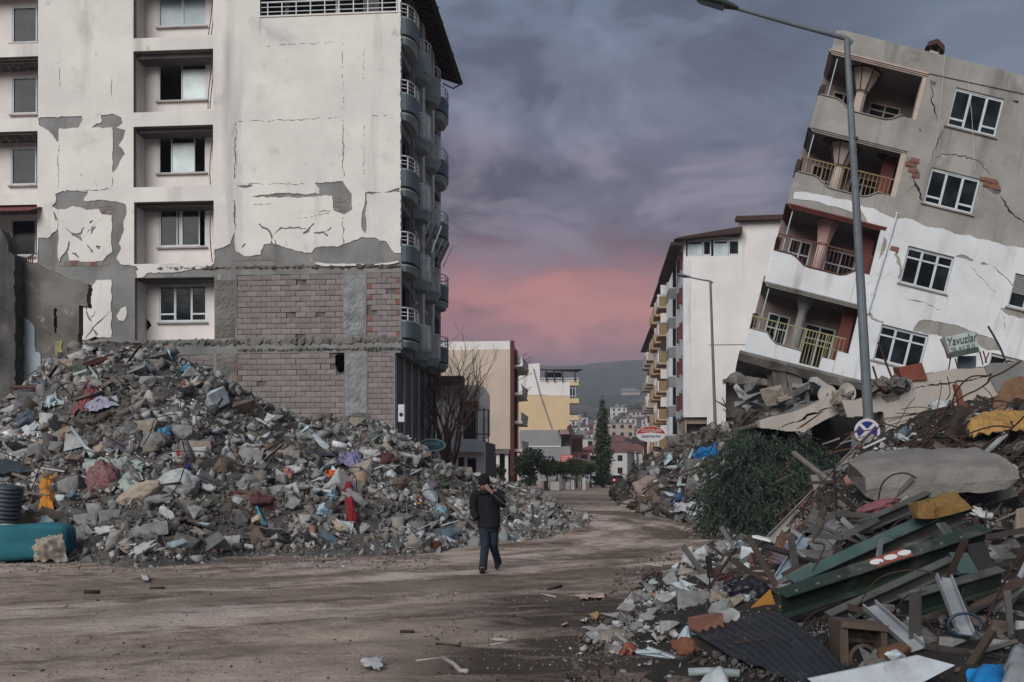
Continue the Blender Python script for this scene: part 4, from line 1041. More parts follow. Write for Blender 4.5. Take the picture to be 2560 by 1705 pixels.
def clump_ball(seed,n,R_,H,z0,r):
 rr = random.Random(seed); out = []
 for k in range(n):
  a = rr.uniform(0,6.28); q = R_ * math.sqrt(rr.random()); z = z0 + H * rr.random()
  s = r * rr.uniform(.6,1.3); out.append((q * math.cos(a),q * math.sin(a),z,s,s,s * .75))
 return out
M['wall_white'] = mat('far_white_wall',(.46,.44,.42),(.38,.36,.34),scale=.4,bump=.05)
M['wall_pink'] = mat('rose_painted_wall',(.46,.235,.215),(.40,.21,.20),scale=.4,bump=.05)
M['wall_sand'] = mat('far_sand_wall',(.34,.29,.235),(.27,.23,.19),scale=.4,bump=.05)
M['roof_red'] = mat('far_red_roof',(.16,.07,.055),(.11,.05,.042),scale=.6,bump=.2)
M['roof_grey'] = mat('far_grey_roof',(.20,.195,.19),(.15,.147,.145),scale=.6,bump=.2)
def house_proto(w_,d,h,wall,roof,hip):
 root = bpy.data.objects.new('town_house',None); COL.objects.link(root)
 b = MB(); b.box(-w_ / 2,w_ / 2,-d / 2,d / 2,-3,h); b.build('wall',M[wall],root)
 r = MB(); e = .5
 if hip: r.add([(-w_ / 2 - e,-d / 2 - e,h),(w_ / 2 + e,-d / 2 - e,h),(w_ / 2 + e,d / 2 + e,h),(-w_ / 2 - e,d / 2 + e,h),(-w_ * .2,0,h + 1.9),(w_ * .2,0,h + 1.9)],[(0,1,5,4),(2,3,4,5),(1,2,5),(3,0,4),(3,2,1,0)])
 else: r.box(-w_ / 2 - .3,w_ / 2 + .3,-d / 2 - .3,d / 2 + .3,h + .002,h + .3); r.box(-w_ * .3,-w_ * .05,0,d * .3,h + .3,h + 2.4)
 r.build('roof',M[roof],root)
 pm = None
 for k in range(max(1,int(h / 3))):
  for i in range(max(2,int(w_ / 3))):
   x = -w_ / 2 + w_ * (i + .5) / max(2,int(w_ / 3)); z = 1.0 + 3 * k
   o = bpy.data.objects.new('window',pm) if pm else None
   if o is None:
    g = MB(); g.box(-.6,.6,-.05,.05,0,1.4); o = g.build('window',M['glass_dark'],root); pm = o.data
   else: COL.objects.link(o); o.parent = root
   o.location = (x,-d / 2,z)
 return root
protos = [house_proto(9,8,6,'wall_white','roof_red',True),house_proto(12,9,6,'wall_sand','roof_red',True),house_proto(10,9,9,'wall_white','roof_grey',False),house_proto(8,7,3.2,'wall_pink','roof_red',True),house_proto(14,10,6.2,'wall_white','roof_red',True),house_proto(16,10,12,'wall_sand','roof_grey',False)]
pn = ['small white house with a red hipped roof','sand coloured house with a wide red roof','flat roofed white house of three storeys','low rose house with a red roof','long white house under a red roof','flat roofed sand coloured block']
rt = random.Random(17)
spots = []
used_p = set()
for k in range(70):
 Y = 245 * (1 + 1.9 * rt.random() ** 1.4); u = rt.uniform(1425,1640) if k % 5 else rt.uniform(1380,1720)
 x = (u - CX) / F * Y
 if any(abs(x - a) < 9 and abs(Y - b) < 16 for a,b in spots): continue
 spots.append((x,Y)); pi = rt.choice((0,0,1,2,3,4,4,5)) if Y < 460 else rt.choice((0,1,2,4))
 Mx = Matrix.Translation((x,Y,hill_z(x,Y))) @ Matrix.Rotation(rt.uniform(-.6,.6),4,'Z')
 where = 'on the lower slope beyond the street' if Y < 330 else ('halfway up the town hillside' if Y < 480 else 'high on the far hillside')
 g = pn[pi] + ' ' + where
 if pi not in used_p: h = protos[pi]; h.matrix_world = Mx; used_p.add(pi)
 else: h = copy_tree(protos[pi],None,Mx)
 tag(h,g if k % 2 else g.replace('house','dwelling'),'house',g)
for i,p in enumerate(protos):
 if i not in used_p: tag(p,pn[i] + ' at the edge of town','house'); p.matrix_world = Matrix.Translation((30 + 20 * i,300,hill_z(30 + 20 * i,300)))
for (u,v,Y,wd,lab) in ((1575,971,1010,9,'long pale roofed shed highest on the far slope'),(1573,1007,790,6.5,'pale roofed shed lower on the far slope')):
 x = (u - CX) / F * Y; t = thing('shed',lab,'shed',loc=(x,Y,hill_z(x,Y) + 1))
 b = MB(); b.box(-wd,wd,-9,9,-30,1); b.build('wall',M['wall_sand'],t)
 b = MB(); b.add([(-wd - 1,-10,1),(wd + 1,-10,1),(wd * .6,8,6),(-wd * .8,8,6)],[(0,1,2,3)]); b.build('roof',M['roof_grey'],t)
tp = []
for i in range(3):
 o = tree('town_tree','dark rounded tree among the hillside houses','tree',(0,0,0),clump_ball(40 + i,9,2.4,3.2,2.6,1.7),420,.42,'leaf_far',(2.6,.2),50 + i,'dark trees among the hillside houses'); tp.append(o)
first = [True] * 3
for k in range(75):
 Y = 240 * (1 + 2.2 * rt.random() ** 1.3); u = rt.uniform(1405,1640); x = (u - CX) / F * Y; i = k % 3
 if any(abs(x - a) < 6 and -16 < Y - b < 2 for a,b in spots): continue
 s = rt.uniform(.8,1.7)
 Mx = Matrix.Translation((x,Y,hill_z(x,Y) - .3)) @ Matrix.Rotation(rt.uniform(0,6),4,'Z') @ Matrix.Scale(s,4)
 if first[i]: tp[i].matrix_world = Mx; first[i] = False
 else: copy_tree(tp[i],None,Mx)
def simple_building(name,label,cat,u0,u1,v1,Y,d,wall,floors=0,v0=None):
 a,b = at(u0,v1,Y),at(u1,v1,Y); t = thing(name,label,cat,loc=(a.x,Y,0)); W_,H = b.x - a.x,a.z
 w = MB(); w.box(0,W_,0,d,-.2 if v0 is None else at(u0,v0,Y).z,H); w.build('wall',M[wall],t)
 return t,W_,H
t,W_,H = simple_building('pink_house','two storey rose pink house beside the tall cypress','house',1434,1476,1129,190,9,'wall_pink')
w = MB(); w.box(-.3,W_ + .3,-.3,9.3,H + .002,H + .35); w.box(-1.8,1.8,1,6,H + .35,H + 2.6); w.add([(-2.2,.4,H + 2.6),(2.2,.4,H + 2.6),(2.2,6.5,H + 3.5),(-2.2,6.5,H + 3.5)],[(0,1,2,3)]); w.build('roof',M['roof_red'],t)
fr = MB(); fr.box(W_ - 1.8,W_ - .6,-.06,.02,H - 1.6,H - .55); fr.build('window',M['wood_dark'],t)
t2,W2,H2 = simple_building('shop','low grey shop with a sloping sheet roof under the pink house','shop',1432,1482,1163,165,8,'roof_grey')
w = MB(); w.add([(-.5,-.6,H2 + .01),(W2 + .4,-.6,H2 - .9),(W2 + .4,8,H2 + .9),(-.5,8,H2 + 1.7)],[(0,1,2,3)]); w.build('roof',M['wall_sand'],t2)
w = MB(); w.box(W2 - 1.6,W2 - .8,-.05,.02,.3,H2 - 1.2); w.build('door',mat('faded_blue_door',(.05,.11,.17)),t2)
# ------------------------------------------------------------------ street buildings of the middle distance
M['cream_wall'] = mat('stained_peach_wall',(.50,.415,.335),(.43,.36,.295),scale=.35,bump=.15,bscale=6,streak=((.25,.225,.20),.8,.55),spots=[((.46,.43,.40),.5,.6,.1)])
M['yellow_wall'] = mat('yellow_ochre_wall',(.56,.42,.255),(.50,.375,.23),scale=.3,bump=.1)
M['white_wall2'] = mat('white_party_wall',(.66,.635,.62),(.57,.55,.535),scale=.35,bump=.15,bscale=6,streak=((.36,.345,.33),.7,.58))
M['grey_wall'] = mat('smooth_grey_wall',(.225,.225,.235),(.19,.19,.20),scale=.3,bump=.05)
M['red_paint'] = mat('dark_red_paint',(.10,.028,.028),(.075,.024,.024),bump=.1)
M['sign_red'] = mat('red_sign_face',(.42,.035,.03),(.36,.03,.028),bump=0,rough=.5)
M['white_flat'] = mat('white_sign_face',(.62,.62,.62),(.54,.54,.55),bump=0,rough=.5)
M['navy'] = mat('navy_lettering',(.03,.035,.09),(.025,.03,.07),bump=0)
def text_mesh(name,body,size,mm,parent,loc,rot=(90,0,0),extrude=.006,shear=0.0,align='CENTER',width=None):
 c = bpy.data.curves.new(name,'FONT'); c.body = body; c.size = size; c.extrude = extrude; c.shear = shear; c.align_x = align; c.align_y = 'CENTER'; c.resolution_u = 3
 o = bpy.data.objects.new(name,c); COL.objects.link(o); bpy.context.view_layer.update()
 me = bpy.data.meshes.new_from_object(o.evaluated_get(bpy.context.evaluated_depsgraph_get())); COL.objects.unlink(o); bpy.data.objects.remove(o)
 if width:
  xs_ = [v.co.x for v in me.vertices]; k = width / max(1e-6,max(xs_) - min(xs_))
  for v in me.vertices: v.co.x *= k
 me.materials.clear(); me.materials.append(mm); o = bpy.data.objects.new(name,me); COL.objects.link(o); o.parent = parent; o.location = loc; o.rotation_euler = [R(a) for a in rot]
 return o
def white_apartment():
 Y = 80.0; fr = Frame((at(1709,1184,Y).x,Y,0),yaw=-4.7); k = F / Y
 t = thing('white_apartment','white apartment block with a blank party wall behind the nearer street lamp','building',fr.M)
 X = lambda u: (u - 1709) / k
 Z = lambda v: CH + (HV - v) / k
 zo,zt,za = Z(1043),Z(558),Z(641)
 hole = (X(1813),X(1925),Z(1078),Z(956))
 w = MB(); w.rects((0,13,0,zt),[(-1,X(1767),-1,zo),(-1,X(1846),za,zt + 1),hole],0,.3); w.build('party_wall',M['white_wall2'],t)
 w = MB(); w.box(-.03,.55,-.03,-.002,zo,za - .3); w.build('corner_strip',M['lean_white'],t)
 zz = [zo + .9 + 2.86 * i for i in range(5)]
 ops = [(a,b,z,z + 1.4) for z in zz for a,b in ((1.2,2.4),(3.8,5.0))]
 Mst = Matrix(((0,1,0,0),(1,0,0,0),(0,0,1,0),(0,0,0,1)))
 w = MB(); w.rects((.302,7.5,zo,za),ops,0,.25,M=Mst); w.build('street_wall',M['lean_white'],t)
 for (a,b,z0,z1) in ops:
  w = MB(); w.box(-.25,-.05,a - .35,a,z0 - .2,z1 - .3,j=.03); w.build('window_shutter',M['red_paint'],t)
  w = MB(); w.box(.1,.14,a,b,z0,z1); w.build('window',M['glass_dark'],t)
 w = MB(); w.box(.25,13,7.3,7.5,0,zt); w.box(.0,13,.31,7.3,zo + .002,zo + .2); w.box(X(1767),X(1767) + .2,.31,7.3,0,zo); w.box(.3,13,1.5,1.6,0,za); w.build('inner_wall',M['interior'],t)
 w = MB(); w.box(.0,X(1846),.1,7.4,Z(600),Z(594)); w.box(0,.2,.1,7.3,za,Z(600)); w.box(X(1850),X(1850) + .2,.31,7.3,za,zt); w.build('attic',M['white_wall2'],t)
 for (a,b,pm) in ((1719,1756,'glass_pale'),(1757,1777,'glass_dark'),(1783,1819,'glass_pale'),(1820,1846,'glass_dark')):
  window(t,'window',X(a),X(b),za + .02,Z(601),.05,[(0,1,pm,True)],sill=False,t=.09)
 w = MB(); p = [(X(1684),-1.0,Z(604)),(X(1850),-.8,Z(590)),(X(1850),-.8,Z(574)),(X(1694),-1.0,Z(600)),(X(1684),8.2,Z(604)),(X(1850),8.2,Z(590)),(X(1850),8.2,Z(556)),(X(1694),8.2,Z(590))]
 w.add(p,[(0,1,2,3),(7,6,5,4),(3,2,6,7),(1,0,4,5),(0,3,7,4),(2,1,5,6)])
 w.bar((X(1836),-.3,Z(553)),(13,-.3,Z(550)),.7,.35); w.bar((X(1690),-.6,Z(612)),(X(1676),7.8,Z(655)),.9,.25)
 w.build('roof',M['wood_dark'],t)
 w = MB(); w.box(X(1767) - 1.7,X(1767) - 1.6,.35,7,0,zo - .1); w.box(X(1767) - 1.6,X(1767) - .002,.5,7,zo - .5,zo - .1); w.build('shop_front',M['wall_sand'],t)
 for i in range(3):
  w = MB(); w.box(X(1767) - 1.72,X(1767) - 1.70,.7 + 2 * i,2.2 + 2 * i,.3,zo - .8); w.build('shop_door',M['glass_dark'],t)
 rr = random.Random(3); w = MB()
 for i in range(50):
  a = rr.uniform(0,1); x = hole[0] + (hole[1] - hole[0]) * a; z = hole[3] + .25 * rr.random() - .1
  w.box(x - .25,x + .25,-.12,.1,z - .12,z + .12,j=.1)
 w.build('broken_masonry',M['dark_concrete'],t,kind='stuff')
 w = MB(); pr = Z(950); w.plate(roughen([(hole[0] - .2,pr - .2),(hole[0] + .4,pr + .5),(hole[0] + 2,pr + 1.0),(hole[0] + 3.3,pr + .3),(hole[0] + 2.2,pr - .3)],.15,.5,seed=2),[],-.25,-.02); w.build('hanging_plaster',M['dark_concrete'],t)
 w = MB(); w.box(5.0,5.03,-.03,-.005,Z(1075),Z(1000)); w.box(2,9,-.02,-.004,Z(864),Z(862)); w.build('stain_joint',M['roof_grey'],t)
white_apartment()
def balcony_block(name,label,Yn,Yf,xn,ztop,nf,wallm,seed,eave):
 """A street facade seen nearly edge-on: storeys of bay panels, balconies and laundry clutter."""
 rr = random.Random(seed); fr = Frame((xn,Yn,0),yaw=-4.7); L = Yf - Yn; t = thing(name,label,'building',fr.M)
 w = MB(); w.box(.2,9,0,L,0,ztop); w.build('wall',M[wallm],t)
 for i in range(nf):
  z = 4.2 + (ztop - 4.6) / nf * i; h = (ztop - 4.6) / nf
  w = MB(); w.box(-.55,.199,.3,3.0,z,z + .95); w.build('spandrel',M['grey_render'] if wallm == 'peach_wall' else M[wallm],t)
  w = MB(); w.box(-.5,.195,.35,2.9,z + .95,z + h - .02); g = w.build('bay_window',M['glass_dark'],t)
  w = MB()
  for y in (.33,1.6,2.85): w.box(-.56,-.5,y,y + .1,z + .95,z + h - .02)
  w.box(-.56,.19,.26,.349,z + .95,z + 1.05); w.box(-.56,-.2,.27,.345,z + 1.05,z + h - .02); w.build('frame',M['frame'],g)
  for j,y0 in enumerate((4.2,9.2,14.2)):
   if y0 + 3 > L: break
   w = MB(); w.box(-1.25,.199,y0,y0 + 3.4,z - .15,z); b = w.build('balcony',M[wallm],t)
   w = MB(); w.box(-1.3,-1.2,y0,y0 + 3.4,z + .001,z + .95); w.build('parapet',M['white_flat'] if j == 0 else M[wallm],b)
   w = MB(); w.box(-1.2,.19,y0,y0 + .1,z + .001,z + .95); w.build('balcony_side',M['rail_ochre'] if wallm == 'peach_wall' else M[wallm],b)
   w = MB(); w.box(-1.0,.15,y0 + .4,y0 + .5,z + 1.2,z + 2.1); w.build('hanging_cloth',M[rr.choice(('white_flat','wood_dark','niche','grey_wall'))],b)
   w = MB(); w.box(.15,.198,y0 + .6,y0 + 2.4,z + .02,z + 2.2); w.build('door',M['glass_dark'],t)
 w = MB(); e = eave; w.add([(-e,-e,ztop),(9,-e,ztop),(9,L + e,ztop),(-e,L + e,ztop),(4,3,ztop + 1.7),(4,L - 3,ztop + 1.7)],[(0,1,4),(1,2,5,4),(2,3,5),(3,0,4,5),(3,2,1,0)]); w.build('roof',M['wood_dark'],t)
 return t
M['peach_wall'] = mat('peach_ochre_wall',(.44,.30,.19),(.37,.26,.17),scale=.5,bump=.1)
balcony_block('yellow_apartment','ochre apartment block with grey bay windows next to the white party wall',90,112,14.75,20.6,6,'peach_wall',2,1.0)
balcony_block('cream_apartment','cream apartment block with a dark eave furthest along the sunlit row',122,146,18.1,19.6,5,'wall_sand',5,1.2)
def cream_building():
 Y = 91.0; fr = Frame((at(1276,1184,Y).x,Y,0),yaw=-4.7); k = F / Y; X = lambda u: (u - 1276) / k; Z = lambda v: CH + (HV - v) / k
 t = thing('peach_building','stained peach building with dark red corner strips beyond the bare tree','building',fr.M)
 w = MB(); w.rects((-9,0,0,Z(854)),[(X(1218),.1,-1,Z(1124))],0,10); w.build('wall',M['cream_wall'],t)
 w = MB(); w.box(-9,-.05,-.02,-.003,Z(874),Z(853) + .02); w.build('top_band',M['white_wall2'],t)
 w = MB(); w.box(-.02,.35,-.05,.3,Z(1190),Z(854) + .1); w.box(.0,.4,2.6,3.0,0,Z(866)); w.build('pilaster',M['red_paint'],t)
 rr = random.Random(4)
 for i in range(4):
  z = Z(1124) + 2.6 * i
  w = MB(); w.box(.0,1.0,.8,9,z - .15,z + .05,j=.05); b = w.build('balcony',M['white_wall2'],t)
  w = MB(); w.box(.9,1.0,.8 + rr.random(),9,z + .05,z + .9,j=.12); w.build('parapet',M['lean_white'],b)
  w = MB(); w.box(.002,.05,3.4,8.5,z + .1,z + 2.2); w.build('door',M['glass_dark'],t)
 w = MB(); w.box(X(1218),-.1,4,4.1,0,Z(1124)); w.box(X(1218),-.1,-.2,4,Z(1124) - .35,Z(1124) - .002,j=.06); w.build('shop_opening',M['dark_concrete'],t)
 w = MB()
 for x in (X(1240),X(1262)): w.box(x,x + .3,.1,.4,0,Z(1124) - .36)
 w.build('column',M['white_wall2'],t)
 w = MB(); w.tube([(X(1202),3,Z(853)),(X(1202),3,Z(847))],.55,12); w.build('water_tank',M['white_flat'],t)
 w = MB()
 for i in range(7): w.bar((.3,1 + i * .9,Z(900 + 40 * (i % 3))),(1.4 + .4 * rr.random(),1 + i * .9,Z(880 + 40 * (i % 3))),.05,.05)
 w.build('bent_bar',M['rail_rust'],t)
cream_building()
def yellow_building():
 Y = 175.0; k = F / Y; x0 = at(1424,0,Y).x; t = thing('yellow_building','yellow and white building with a tiled roof terrace above the grey annex','building',loc=(x0,Y,0)); X = lambda u: (u - 1424) / k; Z = lambda v: CH + (HV - v) / k
 w = MB(); w.box(X(1290),0,0,12,0,Z(987)); w.build('wall',M['yellow_wall'],t)
 w = MB(); w.plate(roughen([(X(1290),Z(985)),(0,Z(990)),(0,Z(953)),(X(1349),Z(953)),(X(1349),Z(907)),(X(1296),Z(913)),(X(1290),Z(913))],.15,1.5,seed=3),[],-.06,11.9); w.build('upper_wall',M['white_wall2'],t)
 w = MB(); w.box(0,X(1446),-.2,3,Z(964),Z(953)); w.box(0.002,X(1447),-.2,3,Z(1008),Z(996)); w.box(0.002,X(1447),-.2,3,Z(1051),Z(1038)); w.build('balcony',M['yellow_wall'],t)
 w = MB(); w.box(X(1350),X(1446),-.19,-.1,Z(953) + .01,Z(952) + .1); w.build('terrace_floor',M['white_wall2'],t)
 w = MB(); w.add([(X(1350),-1,Z(926)),(X(1457),-1,Z(924)),(X(1450),6,Z(920)),(X(1350),6,Z(912))],[(0,1,2,3)]); w.add([(X(1350),-1,Z(928)),(X(1457),-1,Z(926)),(X(1450),6,Z(922)),(X(1350),6,Z(916))],[(3,2,1,0)]); w.build('roof',M['roof_red'],t)
 w = MB()
 for u in (1366,1385,1406,1437): w.bar((X(u),-.5,Z(953)),(X(u),-.5,Z(926)),.25,.25)
 w.build('terrace_post',M['wood_dark'],t)
 w = MB(); w.box(X(1363),X(1405),2,2.1,Z(953),Z(928)); w.build('terrace_glazing',M['glass_dark'],t)
 w = MB(); w.bar((X(1350),-.3,Z(946)),(X(1446),-.3,Z(946)),.12,.12)
 for i in range(14): u = 1355 + 7 * i; w.bar((X(u),-.3,Z(953)),(X(u),-.3,Z(946)),.06,.06)
 w.build('terrace_railing',M['white_rail'],t)
 w = MB(); w.box(.05,X(1441),1.5,1.6,Z(996),Z(970)); w.build('balcony_door',M['glass_dark'],t)
 w = MB()
 for u in (1424,1431,1438): w.bar((X(u),-.1,Z(996)),(X(u),-.1,Z(968)),.12,.12)
 w.bar((.05,-.1,Z(990)),(X(1441),-.1,Z(990)),.12,.12); w.build('balcony_frame',M['frame'],t)
 w = MB(); w.tube([(X(1334),-.12,Z(922)),(X(1350),-.12,Z(985)),(X(1380),-.12,Z(1072))],.12,6); w.build('pipe',M['grey_wall'],t)
 Y = 160.0; k = F / Y; x0 = at(1428,0,Y).x; X = lambda u: (u - 1428) / k; Z = lambda v: CH + (HV - v) / k
 t = thing('grey_annex','flat grey two storey annex carrying red shop signs','building',loc=(x0,Y,0))
 w = MB(); w.rects((X(1300),X(1426),0,Z(1075)),[(X(1403),X(1426) + .1,Z(1116),Z(1088))],0,10); w.build('wall',M['grey_wall'],t)
 w = MB(); w.box(X(1403),X(1427),3,3.2,Z(1116),Z(1088)); w.build('recess_wall',M['cream_wall'],t)
 w = MB(); w.box(X(1426),X(1428),-.3,10,0,Z(1060)); w.build('red_edge',M['red_paint'],t)
 w = MB(); w.box(X(1310),X(1402),-.12,-.002,Z(1117.5),Z(1115)); w.build('white_strip',M['white_flat'],t)
 def board(name,lab,u0,v0,u1,v1,mm,lines):
  a,b = at(u0,v0,Y - .8),at(u1,v1,Y - .8); s = thing(name,lab,'sign',loc=((a.x + b.x) / 2,Y - .8,(a.z + b.z) / 2)); W2,H2 = (b.x - a.x) / 2,(a.z - b.z) / 2
  w = MB(); w.box(-W2,W2,0,.25,-H2,H2); w.bar((0,.25,0),(0,.9,0),.2,.2); w.build('board',mm,s)
  for txt,dz,sz,col,wd,sh in lines: text_mesh('lettering',txt,sz,col,s,(0,-.01,dz * H2),width=wd * W2 * 2,shear=sh)
 board('shop_sign','dark red sign board high on the grey annex',1396,1074,1426,1087,M['red_paint'],[('POLAT',.35,.42,M['white_flat'],.7,0),('EMLAK OFISI',-.4,.34,M['white_flat'],.8,0)])
 board('shop_sign','bright red sign board with white lines above the shop door',1401,1137,1432,1160,M['sign_red'],[('KUAFOR',.62,.45,M['white_flat'],.85,0),('SALON',.12,.36,M['white_flat'],.8,0),('555',-.4,.36,M['white_flat'],.7,0)])
 board('cafe_sign','black board with white cafe script',1359,1141,1384,1160,M['black'],[('Cafe',.1,.85,M['white_flat'],.8,.35)])
yellow_building()
def arch_house():
 Y = 66.0; fr = Frame((at(1225,1184,Y).x,Y,0),yaw=-4.7); k = F / Y; X = lambda u: (u - 1225) / k; Z = lambda v: CH + (HV - v) / k
 t = thing('arched_house','low whitish house with a curved gable and dark doorway behind the bare tree','house',fr.M)
 out = [(X(1035),0),(X(1212),0),(X(1212),Z(1100)),(X(1225),Z(1090)),(X(1225),Z(1000)),(X(1222),Z(985)),(X(1212),Z(970)),(X(1200),Z(963)),(X(1180),Z(962)),(X(1035),Z(962))]
 w = MB(); w.mask(out,[rect_loop((X(1156),X(1189),Z(1097),Z(1028))),rect_loop((X(1047),X(1064),Z(1090),Z(1020))),rect_loop((X(1145),X(1160),0.05,Z(1142))),rect_loop((X(1168),X(1190),.05,Z(1145)))],0,.3,step=.06); w.build('wall',M['grey_render'] if 0 else M['white_wall2'],t)
 w = MB(); w.box(X(1035),X(1200),1.2,1.3,0,Z(975)); w.box(X(1035),X(1211),.301,1.2,Z(1101) - .05,Z(1101) + .05); w.box(X(1209),X(1212) - .002,.301,7.2,0,Z(1101) - .06); w.build('inner_wall',M['interior'],t)
 w = MB(); w.box(X(1138),X(1210),-.5,-.01,Z(1130),Z(1101)); w.build('balcony',M['lean_white'],t)
 w = MB(); w.box(X(1030),X(1160),-.9,.25,Z(962),Z(942)); w.build('canopy',M['wood_dark'],t)
 w = MB()
 for u,v0,v1 in ((1195,1100,1018),(1212,1105,1020),(1223,1110,1025)): w.bar((X(u),-.55,Z(v0)),(X(u),-.55,Z(v1)),.07,.07)
 for v in (1026,1086): w.bar((X(1190),-.55,Z(v)),(X(1226),-.55,Z(v)),.06,.06)
 w.build('bent_frame',M['black'],t)
 w = MB(); w.box(X(1150),X(1196),-.3,-.01,Z(1019),Z(1003)); w.build('lintel',M['wood_dark'],t)
arch_house()
# ------------------------------------------------------------------ vegetation of the street
def bare_tree():
 b = at(1120,1190,47); t = thing('bare_tree','leafless red brown tree with many upright stems before the peach building','tree',loc=(b.x,b.y,.2))
 rr = random.Random(21); tr = MB(); tw = MB()
 def grow(p,d,L,r,depth):
  pts = [p]; n = 4; q = Vector(p); d = Vector(d)
  for i in range(n):
   d = (d + Vector((rr.uniform(-.16,.16),rr.uniform(-.16,.16),rr.uniform(-.04,.10)))).normalized(); q = q + d * (L / n); pts.append(q.copy())
  (tr if depth < 2 else tw).tube(pts,[max(.008,r * (1 - .5 * i / n)) for i in range(n + 1)],6 if depth < 2 else 4)
  if depth >= 5 or r < .005: return
  for k in range(3 if depth < 3 else 2):
   j = rr.randrange(2,n + 1); s = Vector((rr.uniform(-1,1),rr.uniform(-1,1),rr.uniform(.0,.9))); s = (d * 1.1 + s * .75).normalized()
   grow(pts[j] if k else pts[-1],s,L * rr.uniform(.58,.85),r * (.6 if k == 0 else .5),depth + 1)
 tr.tube([(0,0,-.6),(.03,0,.7),(.02,.02,1.5)],[.30,.24,.2],9)
 for k in range(11):
  a = k / 11 * 6.28 + rr.uniform(-.3,.3); lean = rr.uniform(.18,.62)
  grow((.1 * math.cos(a),.1 * math.sin(a),1.3 + .25 * rr.random()),(lean * math.cos(a),lean * math.sin(a),1),rr.uniform(1.7,2.5),.095,1)
 mb = mat('red_brown_bark',(.12,.060,.047),(.075,.04,.033),scale=5,bump=.4)
 tr.build('trunk',mb,t); tw.build('crown',mb,t)
 w = MB()
 for k in range(16): a = rr.uniform(0,6.28); z = rr.uniform(.3,1.5); w.tube([(0,0,z),(.55 * math.cos(a),.55 * math.sin(a),z + rr.uniform(.2,.5))],[.035,.008],4)
 w.build('side_shoot',mb,t)
bare_tree()
c = on_ground(1507,1219)
rr = random.Random(8); cl = []
for k in range(46):
 z = .5 + 10.4 * k / 46; r = 1.12 * (1 - ((z - 2.8) / 8.6) ** 2 * (1 if z > 2.8 else .12)) ; r = max(.1,r) * rr.uniform(.75,1.12); cl.append((rr.uniform(-.16,.16),rr.uniform(-.16,.16),z,r,r,.55))
tree('cypress_tree','tall narrow dark cypress beside the road bend','tree',(c.x,c.y,0),cl,5200,.22,'leaf',(3,.16),4)
b = on_ground(1325,1233); tree('round_tree','dense dark leafy tree at the corner of the peach building','tree',(b.x,b.y,0),clump_ball(3,16,1.0,2.7,.9,.62),3600,.16,'leaf',(2,.14),6)
b = on_ground(1242,1240); tree('round_tree','small dark leafy tree under the peach building overhang','tree',(b.x,b.y,0),clump_ball(5,8,.6,1.4,.6,.5),1500,.13,'leaf',(1.2,.1),7)
for i,(u,v,s) in enumerate(((1368,1226,.9),(1392,1224,1.0),(1416,1222,1.0),(1440,1221,1.05),(1458,1220,1.15),(1477,1219,.85))):
 b = on_ground(u,v); tree('citrus_tree','round clipped citrus tree in the kerbside row' if i != 4 else 'yellowish round citrus tree, tallest of the kerbside row','tree',(b.x,b.y,0),clump_ball(60 + i,9,.9 * s,1.0,1.9,.75 * s),1300,.17,'leaf_orange',(2.0,.09),30 + i,'citrus trees along the kerb')
for (u,v,lab,sc) in ((1585,1215,'small conical dark tree beside the shop pylon',1.0),(1603,1208,'dark slender tree behind the shop pylon',1.2)):
 b = on_ground(u,v); tree('conical_tree',lab,'tree',(b.x,b.y,0),[(0,0,.5 + .5 * k,(1.3 - .2 * k) * sc * .8,(1.3 - .2 * k) * sc * .8,.6) for k in range(6)],1200,.2,'leaf',(1.5,.1),int(u))
# ------------------------------------------------------------------ street lamps, signs, cars
M['galv'] = mat('galvanised_lamp_post',(.125,.145,.16),(.095,.11,.125),rough=.6,metal=.1,bump=.15,bscale=12,scale=2.5,streak=((.10,.11,.12),2.0,.55))
M['lamp_head'] = mat('dark_lamp_head',(.055,.062,.065),(.04,.045,.05),rough=.45,bump=0)
def street_lamp(label,base,top,head,r0,r1,hl,hw,group=None):
 """base and top of the pole, tip of the arm: world points."""
 base,top,head = Vector(base),Vector(top),Vector(head); t = thing('street_lamp',label,'street lamp',loc=base,group=group)
 w = MB(); n = 10; pts = [(top - base) * (k / n) for k in range(n + 1)]; w.tube(pts,[r0 + (r1 - r0) * k / n for k in range(n + 1)],12,cap=True); w.build('pole',M['galv'],t)
 a,b = top - base,head - base; d = (b - a).normalized()
 w = MB(); w.tube([a - d * .12 - Vector((0,0,.05)),a + Vector((0,0,.02)),a.lerp(b,.5),b],[r1 * .9,r1 * .8,r1 * .68,r1 * .6],10); w.build('arm',M['galv'],t)
 h = MB(); side = d.cross(Vector((0,0,1))).normalized(); up = side.cross(d); prof = [(0,.05,.05),(.10,.075,.07),(.2,.11,.085),(.45,.16,.11),(.7,.17,.105),(.9,.13,.08),(1.0,.04,.03)]; m = 12; vs = []
 for s,wy,wz in prof:
  for k in range(m):
   q = 2 * math.pi * k / m; z = math.sin(q); vs.append(b + d * (s * hl) + side * (wy * hw / .17 * math.cos(q)) + up * ((wz if z > 0 else wz * .55) * hw / .17 * z))
 h.add(vs,[(j * m + k,(j + 1) * m + k,(j + 1) * m + (k + 1) % m,j * m + (k + 1) % m) for j in range(len(prof) - 1) for k in range(m)]); h.add(vs[:m],[tuple(range(m))]); h.add(vs[-m:],[tuple(range(m))[::-1]])
 hd = h.build('lamp_head',M['galv'] if hw < .15 else M['lamp_head'],t,smooth=True)
 g = MB(); g.add([b + d * (s * hl) + side * (wy * hw) - up * (.075 * hw / .17) for s,wy in ((.3,-.7),(.82,-.6),(.95,0),(.82,.6),(.3,.7))],[(0,1,2,3,4)]); g.build('lens',M['glass_teal'],hd)
 return t
Yl = 21.0
gl = at(2180,1060,Yl)
